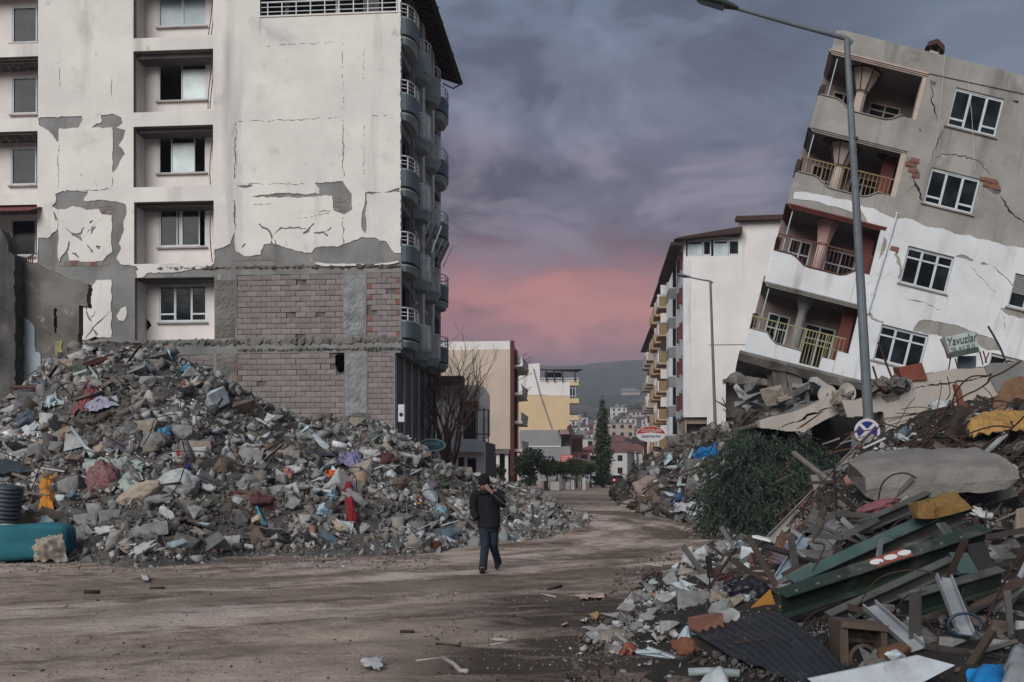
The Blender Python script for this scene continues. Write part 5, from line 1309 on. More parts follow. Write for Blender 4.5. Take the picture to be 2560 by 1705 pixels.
big_lamp = street_lamp('tall grey street lamp leaning over the road beside the fallen slab',(at(2190,1184,Yl).x,Yl,0),at(2117,99,Yl),at(1845,22,Yl),.122,.062,.95,.17)
w = MB(); a = at(2178,1052,Yl) - big_lamp.location; w.tube([a + Vector((0,0,-.25)),a + Vector((0,0,.0))],.128,12); a = at(2135,350,Yl) - big_lamp.location; w.tube([a,a + Vector((0,0,.05))],.088,12); w.build('clamp_band',M['lamp_head'],big_lamp)
street_lamp('slim street lamp standing in front of the white party wall',on_ground(1795,1270),at(1776,704,49.2),at(1728,694,49.2),.095,.055,.78,.14)
for (u,v,ut,vt,uh,lab) in ((1484,1212,1484,1090,1494,'small far street lamp before the cypress with its arm over the road'),(1519,1212,1519,1112,1513,'small far street lamp behind the cypress')):
 b = on_ground(u,v); street_lamp(lab,b,at(ut,vt,b.y),at(uh,vt - 2,b.y),.07,.05,.9,.13)
def no_stopping():
 Y = Yl - .45; p = at(2168,1078,Y); s = thing('road_sign','round blue no stopping sign with a pale cross on the lamp post','road sign',M=Matrix.Translation(p) @ Matrix.Rotation(R(-4),4,'Z')); r = .262
 ring = [(r * math.cos(2 * math.pi * k / 40),r * math.sin(2 * math.pi * k / 40)) for k in range(40)]
 pale = mat('faded_reflective_white',(.50,.46,.47),(.44,.38,.39),scale=3,bump=0,rough=.45); blue = mat('reflective_blue',(.012,.03,.17),(.01,.025,.14),scale=3,bump=0,rough=.4)
 w = MB(); w.plate(ring,[],0,.012); w.build('disc',pale,s)
 w = MB()
 for q in range(4):
  a0 = R(45 + 90 * q) ; off = .034; pts = []
  for k in range(13):
   a = a0 + R(9) + (R(90) - R(18)) * k / 12; pts.append((.205 * math.cos(a),.205 * math.sin(a)))
  c = a0 + R(45); pts.append((off * 1.41 * math.cos(c),off * 1.41 * math.sin(c)))
  w.plate(pts,[],-.004,-.0005)
 w.build('blue_field',blue,s)
 w = MB(); w.box(-.03,.03,.012,.3,-.04,.04); w.build('bracket',M['galv'],s)
 p = at(2138,1100,Y + .1); s2 = thing('sign_back','small grey sign seen edge on beside the round blue sign','road sign',loc=p); w = MB(); w.box(-.08,.09,-.02,.02,-.17,.17); w.build('plate',M['galv'],s2); w = MB(); w.box(.09,.3,.0,.03,-.03,.03); w.build('bracket',M['galv'],s2)
no_stopping()
def oval_signs():
 Y = 82.0; p = at(1627,1085,Y); s = thing('shop_pylon','oval red and white supermarket sign on a red post','sign',loc=(p.x,Y,p.z)); a,b = 35 / F * Y,19 / F * Y
 el = [(a * math.cos(2 * math.pi * k / 40),b * math.sin(2 * math.pi * k / 40)) for k in range(40)]
 w = MB(); w.plate([(x * 1.04,z * 1.06) for x,z in el],[],0,.25); w.build('board',M['white_flat'],s)
 up = [(a * math.cos(q),b * math.sin(q)) for q in [math.pi * (.0 + k / 24) for k in range(25)]] + [(-a * .5,.08),(0,.14),(a * .5,.08)]
 w = MB(); w.plate(up,[],-.012,-.002); w.build('red_field',M['sign_red'],s)
 text_mesh('lettering','ÖZÖZKAN',.34,M['white_flat'],s,(.02,-.03,.27),width=a * 1.42,shear=.15)
 text_mesh('lettering','Süpermarket',.34,M['navy'],s,(0,-.03,-.17),width=a * 1.42,shear=.2)
 w = MB(); w.box(-.52,-.26,.26,.45,-p.z,b * .9); w.build('post',M['red_paint'],s)
 Y = 44.0; p = at(1081,1112,Y); s = thing('oval_sign','oval teal sign on a thin post above the rubble','sign',M=Matrix.Translation(p) @ Matrix.Rotation(R(2),4,'Y')); a,b = 33 / F * Y,16 / F * Y
 el = [(a * math.cos(2 * math.pi * k / 36),b * math.sin(2 * math.pi * k / 36)) for k in range(36)]
 w = MB(); w.plate(el,[],0,.08); w.build('rim',M['pale_teal'],s)
 w = MB(); w.plate([(x * .9,z * .82) for x,z in el],[],-.008,-.001); w.build('teal_field',mat('weathered_teal_sign',(.02,.12,.15),(.02,.06,.11),scale=2.5,bump=0,rough=.4),s)
 text_mesh('lettering','PROMOS',.17,M['pale_teal'],s,(-.02,-.014,.04),width=a * 1.15)
 w = MB(); w.tube([(0,.05,-b),(0,.05,-p.z)],.035,8); w.tube([(.25,.05,-b * .9),(.25,.05,-p.z)],.02,6); w.tube([(-a,.05,0),(-a - .9,.1,-.35)],.07,6); w.build('post',M['cable'],s)
 p = on_ground(1517,1213); s = thing('pylon_sign','upright white information panel at the roadside','sign',loc=p); w = MB(); w.box(-.42,.42,0,.15,0,1.95); w.build('board',M['white_flat'],s); w = MB(); w.tube([(-.1,-.01,1.0),(.06,-.01,1.15),(.12,-.01,1.35)],.05,5); w.box(-.3,.3,-.012,-.002,.28,.4); w.box(-.2,.2,-.012,-.002,1.65,1.75); w.build('symbol',M['navy'],s)
 p = on_ground(1387,1227); s = thing('white_board','plain white board standing on the verge','board',loc=p); w = MB(); w.box(-.42,.42,0,.05,.05,.9,j=.03); w.build('panel',M['white_flat'],s); w = MB(); w.box(-.4,-.34,.05,.3,0,.6); w.box(.3,.36,.05,.3,0,.6); w.build('leg',M['galv'],s)
 p = on_ground(1503,1214); s = thing('road_sign','two small white square signs on one post','road sign',loc=p); w = MB(); w.box(-.28,.28,-.03,0,1.15,1.5); w.box(-.3,.3,-.03,0,2.15,2.6); w.build('plate',M['white_flat'],s); w = MB(); w.tube([(0,.04,0),(0,.04,2.7)],.04,6); w.build('post',M['galv'],s)
oval_signs()
def car(label,loc,rot,body_m,lights):
 t = thing('parked_car',label,'car',M=Matrix.Translation(loc) @ Matrix.Rotation(rot,4,'Z')); L,W2 = 4.1,.84
 prof = [(-2.05,.38),(-2.05,.62),(-1.95,.82),(-1.2,.95),(-.55,1.42),(.9,1.47),(1.75,1.02),(2.03,.9),(2.05,.4),(1.6,.25),(-1.6,.25)]
 inset = [0,0,0,.03,.13,.14,.05,.02,0,.02,.02]; w = MB(); n = len(prof)
 vs = [(sx * (W2 - i),x,z) for sx in (-1,1) for (x,z),i in zip(prof,inset)]
 w.add(vs,[tuple(range(n)),tuple(range(n,2 * n))[::-1]] + [(k,n + k,n + (k + 1) % n,(k + 1) % n) for k in range(n)]); body = w.build('body',body_m,t)
 def quad(name,pts,mm):
  w = MB(); w.add(pts,[(0,1,2,3)]); w.add(pts,[(3,2,1,0)]); w.build(name,mm,t)
 quad('windscreen',[(-.72,-1.19,.985),(.72,-1.19,.985),(.62,-.6,1.40),(-.62,-.6,1.40)],M['glass_dark'])
 quad('rear_window',[(-.66,.95,1.46),(.66,.95,1.46),(.72,1.66,1.09),(-.72,1.66,1.09)],M['glass_dark'])
 for sx in (-1,1): quad('side_window',[(sx * .83,-.95,1.0),(sx * .80,1.4,1.06),(sx * .72,.85,1.40),(sx * .72,-.5,1.38)],M['glass_dark'])
 w = MB(); w.box(-.55,.55,-2.08,-2.04,.42,.60); w.build('grille',M['black'],t)
 for sx in (-1,1):
  w = MB(); w.box(sx * .62 - .14,sx * .62 + .14,-2.07,-2.0,.64,.78); w.build('headlight',M['white_flat'],t)
  w = MB(); w.box(sx * .66 - .11,sx * .66 + .11,2.0,2.07,.72,.9); w.build('tail_light',lights,t)
  for y in (-1.3,1.3):
   w = MB(); w.tube([(sx * .66,y,.3),(sx * .86,y,.3)],.3,14); wh = w.build('wheel',M['black'],t)
   w = MB(); w.tube([(sx * .865,y,.3),(sx * .87,y,.3)],.18,10); w.build('rim',M['galv'],wh)
 return t
tl = bpy.data.materials.new('lit_tail_light'); tl.use_nodes = True; _b = tl.node_tree.nodes['Principled BSDF']; _b.inputs['Base Color'].default_value = (.5,.02,.01,1); _b.inputs['Emission Color'].default_value = (1,.06,.03,1); _b.inputs['Emission Strength'].default_value = 2.5
paint = lambda n,c: mat(n,c,tuple(x * .85 for x in c),bump=0,rough=.3,spec=.5)
car('pale blue car parked facing the camera beside the road',on_ground(1482,1216),R(12),paint('pale_blue_car_paint',(.30,.38,.42)),M['sign_red'])
car('dark car driving away with its red tail lights lit',on_ground(1540,1214),R(185),paint('dark_car_paint',(.03,.03,.035)),tl)
car('grey car parked under the citrus trees',on_ground(1424,1219),R(80),paint('grey_car_paint',(.16,.165,.17)),M['sign_red'])
rr = random.Random(31)
for k in range(16):
 u = 1360 + 7.0 * k + rr.uniform(-3,3); p = on_ground(u,1222 + rr.uniform(-3,3)); w = MB(); h = rr.uniform(.5,1.3); w.box(-.18,.18,-.12,.12,0,h,j=.03); o = w.build('kerb_post',M[rr.choice(('white_wall2','grey_wall','wall_sand'))]); o.location = p
 tag(o,'stubby pale post under the kerbside citrus trees','post','stubby posts under the citrus trees')
# ------------------------------------------------------------------ rubble heaps
class Surf:
 """Smooth depth field through (u, v, depth) readings: thin-plate spline on inverse depth."""
 def __init__(s,pts):
  P = np.array([(u / 400,v / 400) for u,v,d in pts]); y = np.array([1 / d for _,_,d in pts]); n = len(P)
  D = np.linalg.norm(P[:,None] - P[None],axis=2); K = np.where(D > 0,D * D * np.log(D + 1e-9),0) + np.eye(n) * 2e-3
  Q = np.c_[np.ones(n),P]; A = np.block([[K,Q],[Q.T,np.zeros((3,3))]]); s.w = np.linalg.solve(A,np.r_[y,0,0,0]); s.P = P
 def d(s,u,v):
  q = np.array([u / 400,v / 400]); r = np.linalg.norm(s.P - q,axis=1); k = np.where(r > 0,r * r * np.log(r + 1e-9),0)
  return 1 / float(k @ s.w[:-3] + s.w[-3] + s.w[-2] * q[0] + s.w[-1] * q[1])
 def at(s,u,v,off=0.0): return at(u,v,s.d(u,v) - off)
def gd(v): return CH * F / (v - HV)
def lerp_tab(tab,u):
 for (a,x),(b,y) in zip(tab,tab[1:]):
  if u <= b: t = max(0,(u - a) / (b - a)); return x + (y - x) * t
 return tab[-1][1]
class Heap:
 def __init__(s,foot,ridge,mids=(),du=6,rows=46,back=((.5,.25),(1.2,.6),(2.5,1.6),(4,3.2),(6,9)),rough=.11,seed=0):
  s.foot = [(u,v) for u,v,*_ in foot]; s.ridge = [(u,v) for u,v,*_ in ridge]
  s.surf = Surf([(u,v,(dd[0] if dd else gd(v))) for u,v,*dd in foot] + list(ridge) + list(mids))
  s.u0,s.u1 = max(foot[0][0],ridge[0][0]),min(foot[-1][0],ridge[-1][0]); s.seed = seed; s.rough = rough
  us = np.arange(s.u0,s.u1 + du,du); V = []; s.nr = rows + 1
  for u in us:
   for k in range(rows + 1): V.append(s.pt(u,k / rows))
   top = V[-1]
   for dy,dz in back: V.append(top + Vector((top.x / top.y * dy,dy,-min(dz,top.z + .3))))
  n = s.nr + len(back); w = MB(); w.add(V,[(i * n + k,(i + 1) * n + k,(i + 1) * n + k + 1,i * n + k + 1) for i in range(len(us) - 1) for k in range(n - 1)]); s.mb = w
 def pt(s,u,t,bump=True):
  vf,vr = lerp_tab(s.foot,u),lerp_tab(s.ridge,u); v = vf + (vr - vf) * t; p = s.surf.at(u,v)
  if bump:
   e = min(1,t * 6,(1 - t) * 5 + .2) * s.rough
   p = p + Vector((0,-.4 * e * hnoise(p.x,p.y + p.z,1.1,s.seed),e * (1.3 * hnoise(p.x,p.y + p.z,.7,s.seed + 3) + .7 * hnoise(p.x,p.y + p.z,2.3,s.seed + 5)) - (.05 if t < .02 else 0)))
  return p
 def px(s,u,v,off=.1):
  """A point on the heap where the photo shows pixel (u, v)."""
  return s.surf.at(u,v,off)
def hull_mesh(seed,n=14,sc=(1,1,1),detail=0,boxy=.5):
 rr = random.Random(seed); bm = bmesh.new()
 for k in range(n):
  v = Vector((rr.uniform(-1,1),rr.uniform(-1,1),rr.uniform(-1,1)))
  if rr.random() < boxy: v = Vector([math.copysign(1 - .25 * rr.random(),c) for c in v])
  elif v.length: v = v.normalized() * rr.uniform(.85,1.1)
  bm.verts.new((v.x * sc[0] * .5,v.y * sc[1] * .5,v.z * sc[2] * .5))
 r = bmesh.ops.convex_hull(bm,input=bm.verts); bmesh.ops.delete(bm,geom=[g for g in r['geom_interior'] if isinstance(g,bmesh.types.BMVert)],context='VERTS')
 if detail:
  bmesh.ops.triangulate(bm,faces=bm.faces); bmesh.ops.subdivide_edges(bm,edges=bm.edges,cuts=detail,use_grid_fill=True)
  for v in bm.verts: v.co += v.co.normalized() * .07 * (mnoise.noise(v.co * 3.1 + Vector((seed,0,0))) + .6 * mnoise.noise(v.co * 7 + Vector((0,seed,0))))
 bm.normal_update(); me = bpy.data.meshes.new('chunk'); bm.to_mesh(me); bm.free(); return me
def mesh_arrays(me):
 bmt = bmesh.new(); bmt.from_mesh(me); bmesh.ops.triangulate(bmt,faces=bmt.faces); v = np.array([x.co[:] for x in bmt.verts]); f = np.array([[x.index for x in p.verts] for p in bmt.faces]); bmt.free(); return v,f
HULLS_D = [mesh_arrays(hull_mesh(300 + i,12,(1,.8,.62),1)) for i in range(8)] + [mesh_arrays(hull_mesh(320 + i,10,(1,.7,.22),1,boxy=.8)) for i in range(8)]
HULLS = [mesh_arrays(hull_mesh(i,11,(1,.8,.62))) for i in range(8)] + [mesh_arrays(hull_mesh(40 + i,10,(1,.7,.22),boxy=.8)) for i in range(5)] + [mesh_arrays(hull_mesh(60 + i,9,(1.5,.28,.16),boxy=.9)) for i in range(3)]
M['rubble'] = mat('broken_concrete',(1,1,1),(.74,.74,.75),scale=5,bump=.6,bscale=14,tint=True,rough=.9,spec=.2)
M['dirt_heap'] = mat('dusty_rubble_dirt',(.095,.088,.083),(.045,.040,.037),scale=1.6,bump=1.0,bscale=9,spots=[((.17,.16,.155),4,.58,.1),((.04,.035,.032),2.2,.6,.12)],rough=.95)
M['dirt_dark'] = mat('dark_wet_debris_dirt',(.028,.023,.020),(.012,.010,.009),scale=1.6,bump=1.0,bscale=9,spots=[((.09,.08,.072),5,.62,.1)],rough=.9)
PAL_GREY = [((.285,.275,.262),26),((.20,.198,.195),24),((.36,.355,.35),12),((.11,.108,.106),12),((.22,.195,.17),10),((.155,.125,.105),7),((.40,.42,.43),5),((.55,.57,.58),1.6),((.19,.08,.055),1.5),((.05,.048,.047),6),((.20,.27,.30),1.2)]
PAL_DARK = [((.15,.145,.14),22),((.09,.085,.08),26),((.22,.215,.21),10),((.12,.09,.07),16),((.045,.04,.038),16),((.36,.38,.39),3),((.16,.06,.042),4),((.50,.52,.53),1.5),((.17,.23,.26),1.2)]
PAL_PALE = [((.33,.335,.34),26),((.25,.25,.25),24),((.42,.43,.44),12),((.17,.165,.16),12),((.28,.25,.22),10),((.56,.58,.60),3),((.22,.10,.07),3)]
def scatter_stuff(name,pick,n,smin,smax,pal,seed,expo=2.2,sink=.3,label=None,thin=.35,hulls=None):
 """Loose pieces too many to count, joined as one mesh. pick(rng) -> (point, size factor)."""
 g = np.random.default_rng(seed); rr = random.Random(seed); V,Fc,T = [],[],[]; o = 0; cs = [c for c,_ in pal]; ws = [w_ for _,w_ in pal]
 for k in range(n):
  p,fac = pick(rr); fac *= 1 + .6 * mnoise.noise(Vector(p) * .7 + Vector((3,8,1))); s = smin * (1 - rr.random() * (1 - (smin / smax) ** expo)) ** (-1 / expo) * fac
  H_ = hulls or HULLS; hv,hf = H_[rr.randrange(8)] if rr.random() > thin else H_[8 + rr.randrange(8)]
  q = Euler((rr.uniform(0,6.3),rr.uniform(0,6.3),rr.uniform(0,6.3))).to_matrix() if rr.random() < .6 else Euler((rr.uniform(-.5,.9),rr.uniform(-.5,.5),rr.uniform(0,6.3))).to_matrix()
  v = (hv * s * g.uniform(.75,1.25,3)) @ np.array(q).T + np.array(p) + np.array((0,0,s * (.5 - sink) * .5)); V.append(v); Fc.append(hf + o); o += len(v)
  c = rr.choices(cs,ws)[0]; q = Vector(p); b = rr.uniform(.8,1.15) * (1 + .75 * mnoise.noise(q * .55)); e = min(.75,max(0,1.6 * mnoise.noise(q * .4 + Vector((9,4,2))) + .15)); T.append(np.tile([(c[0] + (.13 - c[0]) * e) * b,(c[1] + (.116 - c[1]) * e) * b,(c[2] + (.102 - c[2]) * e) * b,1],(len(v),1)))      # dust and broken concrete lie in patches
 V = np.concatenate(V); Fc = np.concatenate(Fc); T = np.concatenate(T).astype(np.float32)
 me = bpy.data.meshes.new(name); me.vertices.add(len(V)); me.vertices.foreach_set('co',V.ravel()); me.loops.add(Fc.size); me.loops.foreach_set('vertex_index',Fc.ravel())
 me.polygons.add(len(Fc)); me.polygons.foreach_set('loop_start',np.arange(0,Fc.size,3)); me.update(calc_edges=True); me.validate()
 a = me.color_attributes.new('tint','FLOAT_COLOR','POINT'); a.data.foreach_set('color',T.ravel()); me.materials.append(M['rubble'])
 ob = bpy.data.objects.new(name,me); COL.objects.link(ob); ob['kind'] = 'stuff'
 if label: ob['label'] = label
 return ob
CH_COL = {'pale grey': (.36,.36,.36),'mid grey': (.235,.232,.228),'dark grey': (.13,.128,.125),'tan': (.275,.235,.195),'bluish white': (.46,.50,.52),'brown': (.14,.105,.085)}
CH_MAT = {k: mat(k.replace(' ','_') + '_concrete',c,tuple(x * .62 for x in c),scale=2.2,bump=.7,bscale=7,rough=.92,spec=.2,spots=[(tuple(x * .45 for x in c),3.2,.62,.1)]) for k,c in CH_COL.items()}
CH_SHAPE = {'lump': [hull_mesh(200 + i,13,(1,.85,.7),1,.3) for i in range(5)],'block': [hull_mesh(220 + i,12,(1,.7,.6),1,.85) for i in range(5)],'slab': [hull_mesh(240 + i,11,(1,.75,.22),1,.85) for i in range(5)]}
_chm = {}
LAND = []          # (u, v, words): things by which a chunk can be pointed out
def near_land(p):
 u,v = CX + F * p[0] / p[1],HV - F * (p[2] - CH) / p[1]
 return min(LAND,key=lambda l: (l[0] - u) ** 2 + (l[1] - v) ** 2)[2] if LAND else ''
NM = {'lump': 'rubble_stone','block': 'concrete_block','slab': 'concrete_piece'}
def chunk(p,size,shade,shape,where,rot=None,rr=rnd,label=None,squash=(1,1,1)):
 i = rr.randrange(5); key = (shade,shape,i)
 if key not in _chm:
  me = CH_SHAPE[shape][i].copy(); me.materials.append(CH_MAT[shade]); _chm[key] = me
 o = bpy.data.objects.new(NM[shape],_chm[key]); COL.objects.link(o); o.location = p; o.scale = [size * s for s in squash]
 o.rotation_euler = rot or (rr.uniform(-.7,.7),rr.uniform(-.7,.7),rr.uniform(0,6.3))
 lab = label
 if not lab:
  if where: lab = '%s concrete %s %s' % (shade,shape,where)
  else: lab = '%s %s concrete %s near the %s' % ('large' if size > .62 else 'small' if size < .4 else 'middling',shade,shape,near_land(p))
 return tag(o,lab,'rubble chunk',None if label else lab.replace('concrete %s' % shape,'concrete %ss' % shape))
def lump(name,label,cat,p,size,mm,seed,fold=.12,freq=2.0,rot=(0,0,0),sub=4,group=None,hull=False):
 if hull:
  me = hull_mesh(seed,14,(1,1,1),2,.75); me.name = name; me.materials.append(mm); o = bpy.data.objects.new(name,me); COL.objects.link(o); o.location = p; o.scale = size; o.rotation_euler = rot; return tag(o,label,cat,group)
 bm = bmesh.new(); bmesh.ops.create_icosphere(bm,subdivisions=sub,radius=.5); off = Vector((seed * 3.7,seed * 1.3,seed * .7))
 for v in bm.verts:
  c = v.co.copy(); n_ = mnoise.noise(c * freq * 2 + off) + .55 * (1 - 2 * abs(mnoise.noise(c * freq * 4 + off))) * .8 + .3 * mnoise.noise(c * freq * 9 + off)
  v.co += c.normalized() * fold * n_
 me = bpy.data.meshes.new(name); bm.to_mesh(me); bm.free(); me.materials.append(mm); me.polygons.foreach_set('use_smooth',[True] * len(me.polygons))
 o = bpy.data.objects.new(name,me); COL.objects.link(o); o.location = p; o.scale = size; o.rotation_euler = rot
 return tag(o,label,cat,group)
def cloth(name,label,cat,c00,c10,c11,c01,mm,seed,amp=.12,freq=2.6,n=30,ragged=.12,group=None,bulge=.1,ribs=0,thick=.012):
 """A crumpled sheet spanned between four world points, with ragged edges and a little thickness."""
 c00,c10,c11,c01 = map(Vector,(c00,c10,c11,c01)); nn = (c10 - c00).cross(c01 - c00); nn.normalize()
 if nn.y > 0: nn = -nn
 off = Vector((seed * 2.3,seed * .9,seed * 1.7)); W_ = (c10 - c00).length; H_ = (c01 - c00).length; V = []
 for j in range(n + 1):
  for i in range(n + 1):
   s,t = i / n,j / n
   es = ragged * (mnoise.noise(Vector((t * 5,seed,0))) if s < .5 else mnoise.noise(Vector((t * 5,seed,9)))); et = ragged * (mnoise.noise(Vector((s * 5,seed,4))) if t < .5 else mnoise.noise(Vector((s * 5,seed,7))))
   ss,tt = s + es * (2 * abs(s - .5)) ** 3,t + et * (2 * abs(t - .5)) ** 3
   p = c00.lerp(c10,ss).lerp(c01.lerp(c11,ss),tt); q = Vector((ss * W_,tt * H_,0)) * freq
   h = amp * (mnoise.noise(q + off) + .7 * (1 - 2 * abs(mnoise.noise(q * 1.9 + off))) * .5 + .3 * mnoise.noise(q * 4.3 + off)) + bulge * math.sin(math.pi * s) * math.sin(math.pi * t)
   if ribs: h += .018 * math.sin(s * ribs * 2 * math.pi)
   V.append(p + nn * h)
 w = MB(); m = n + 1; w.add(V + [p - nn * thick for p in V],[(j * m + i,j * m + i + 1,(j + 1) * m + i + 1,(j + 1) * m + i) for j in range(n) for i in range(n)] + [(m * m + j * m + i,m * m + (j + 1) * m + i,m * m + (j + 1) * m + i + 1,m * m + j * m + i + 1) for j in range(n) for i in range(n)])
 o = w.build(name,mm,None,smooth=True); return tag(o,label,cat,group)
def board(name,label,cat,a,b,wd,th,mm,up=(0,0,1),group=None,j=.006):
 w = MB(); w.bar(a,b,wd,th,up=up,j=j); return tag(w.build(name,mm),label,cat,group)
def pipe(name,label,cat,pts,r,mm,group=None,n=8):
 w = MB(); w.tube(pts,r,n); return tag(w.build(name,mm,smooth=True),label,cat,group)
def slab_px(name,label,cat,pts,Y,thick,mm,seed=0,rag=.0,tilt=0.0,group=None,holes=()):
 """A thick plate whose front outline is read from the photo and set at its own depth; leans back by tilt."""
 P = [at(u,v,Y) for u,v in pts]; poly = [(p.x,p.z) for p in P]
 if rag: poly = roughen(poly,rag,rag * 5,seed=seed)
 z0 = min(z for _,z in poly); w = MB(); w.plate(poly,[[(at(u,v,Y).x,at(u,v,Y).z) for u,v in h] for h in holes],0,thick)
 w.v = [(x,Y + y + (z - z0) * tilt,z) for x,y,z in w.v]
 return tag(w.build(name,mm),label,cat,group)
CM = {}
def cmat(n,c,rough=.85,c2=None,**k):
 if n not in CM: CM[n] = mat(n,c,c2 or tuple(x * .68 for x in c),rough=rough,scale=k.pop('scale',3),bump=k.pop('bump',.25),bscale=k.pop('bscale',22),**k)
 return CM[n]
# ---- the tall heap in front of the cracked block
big = Heap([(-750,1404),(-190,1404),(0,1403),(150,1404),(320,1424),(480,1416),(560,1398),(700,1392),(980,1392),(1090,1380),(1180,1366),(1300,1356),(1400,1340),(1475,1312)],
  [(-750,1010,29),(-190,1010,30),(0,1000,31),(60,965,31.5),(130,895,32),(190,862,32.5),(265,853,33),(340,862,33.2),(413,872,33.4),(470,900,33.6),(522,926,33.8),(609,975,34.2),(680,1012,34.6),(740,1040,35.5),(800,1050,36.5),(850,1040,37.3),(903,1042,37.6),(957,1058,37.6),(1000,1082,37.4),(1040,1106,37),(1087,1146,37.5),(1153,1178,39.5),(1250,1202,44),(1340,1228,50),(1400,1262,48),(1475,1300,36)],
  mids=[(700,1250,24),(300,1250,22.5),(900,1250,25.5)],seed=2,rough=.2)
o = big.mb.build('rubble_bed',M['dirt_heap'],smooth=True,kind='stuff'); o['label'] = 'dusty bed of the tall rubble heap before the cracked block'
def pick_big(rr):
 u = rr.uniform(big.u0 + 40,big.u1 - 4); t = rr.random() ** 1.05
 return big.pt(u,min(1,t * 1.02)),.8 + .35 * t
def pick_big_up(rr):
 while True:
  u = rr.uniform(-20,big.u1 - 4); t = rr.random()
  if rr.random() < .25 + .75 * t: return big.pt(u,t),.9 + .35 * t
def pick_hi(rr):
 while True:
  u = rr.uniform(big.u0 + 40,big.u1 - 4); t = rr.random()
  if rr.random() < min(1,max(0,(t - .18) / .3 + (.6 if u > 1000 else 0))): return big.pt(u,t),.8 + .35 * t
PAL_DUST = [((.125,.11,.098),26),((.085,.075,.066),24),((.17,.155,.142),18),((.24,.232,.226),9),((.055,.047,.041),12),((.38,.39,.40),3),((.16,.07,.05),2)]
scatter_stuff('rubble',pick_hi,17500,.035,.34,PAL_GREY,5,expo=1.5,label='small grey rubble covering the tall heap')
scatter_stuff('rubble',lambda rr: (big.pt(rr.uniform(big.u0 + 40,1250),.45 * rr.random()),.9),12500,.03,.22,PAL_DUST,9,expo=1.5,label='dusty brown crumbs on the lower slope of the tall heap')
scatter_stuff('rubble',pick_big_up,2600,.14,.5,PAL_GREY,6,expo=1.9,hulls=HULLS_D,label='fist to head sized rubble on the upper tall heap')
scatter_stuff('rubble',lambda rr: (big.pt(rr.uniform(960,1470),rr.random()),1.0),2600,.07,.38,PAL_PALE,8,expo=1.8,hulls=HULLS_D,label='pale broken concrete at the road end of the heap')
LAND[:] = [(118,1240,'orange garment'),(60,1350,'teal mattress'),(258,1205,'maroon cloth bundle'),(330,1190,'pale green sheet'),(350,1230,'beige cushion'),(445,1210,'plastic bag'),(215,1000,'faded red garment'),(258,1003,'lilac sheet'),(410,1080,'bright blue rag'),(280,1105,'slate blue scrap'),(125,1000,'oval tray'),(75,1075,'white panel with a hole'),(468,925,'turquoise crest scrap'),(600,1240,'dark red board'),(640,1270,'turquoise strip'),(780,1090,'long white plank'),(770,1134,'dark blue plank'),(880,1150,'lavender cloth'),(714,1187,'salmon pink cloth'),(835,1185,'orange jacket'),(880,1250,'long red garment'),(810,1260,'blue and white garment'),(900,1207,'paper bag'),(978,1196,'pale bag'),(1018,1240,'blue bundle'),(1100,1286,'turquoise tub'),(1300,1250,'tan boards'),(1410,1288,'rust brown plank'),(1380,1332,'orange tan brick slab'),(220,905,'rust coloured beam'),(300,1300,'upright grey block'),(460,1350,'pointed pale block'),(330,1360,'brownish foot block'),(950,1370,'smooth pale stone'),(700,1360,'thin upright slab'),(1080,1369,'red clay pipe'),(340,870,'heap crest under the pinkish niche'),(560,960,'lowest bricks of the ruined wall'),(1200,1215,'white pipe at the road end'),(1250,1320,'road edge of the low heap')]
rr = random.Random(77)
for k in range(210):
 u = rr.uniform(0,1440); t = rr.random() ** .9; s = rr.choice((.35,.4,.45,.5,.6,.75,.9)) * rr.uniform(.8,1.1) * (.85 if t < .35 else 1)
 p = big.pt(u,t); shade = rr.choices(('pale grey','mid grey','dark grey','tan','bluish white','brown'),(20,34,14,9,8,6) if t > .4 else (8,34,34,6,3,12))[0]; s *= .8 if t < .4 else 1; shape = rr.choices(('lump','block','slab'),(42,30,28))[0]
 chunk(p + Vector((0,-.05,.02)),s,shade,shape,'',rr=rr)
L5 = lambda x,y: (x * .40176,820 + y * .40176)
L6 = lambda x,y: (560 + x * .35068,900 + y * .35068)
L8 = lambda x,y: (900 + x * .3397,1200 + y * .3397)
bp = lambda f,x,y,off=.18: big.px(*f(x,y),off=off)
def big_chunk(f,x0,y0,x1,y1,shade,shape,label,off=.1,sq=None,rot=None,heap=None):
 h = heap or big; u,v = f((x0 + x1) / 2,(y0 + y1) / 2); a,b = f(x0,y0),f(x1,y1); p = h.px(u,v,off); k = p.y / F; W_,H_ = abs(b[0] - a[0]) * k,abs(b[1] - a[1]) * k
 sh = {'lump': .7,'block': .6,'slab': .22}[shape]
 return chunk(p,1,shade,shape,'',rot=rot or (rnd.uniform(-.12,.12),rnd.uniform(-.12,.12),rnd.uniform(-.2,.2)),label=label,squash=sq or (W_ * 1.02,W_ * .9,H_ / sh * .95))
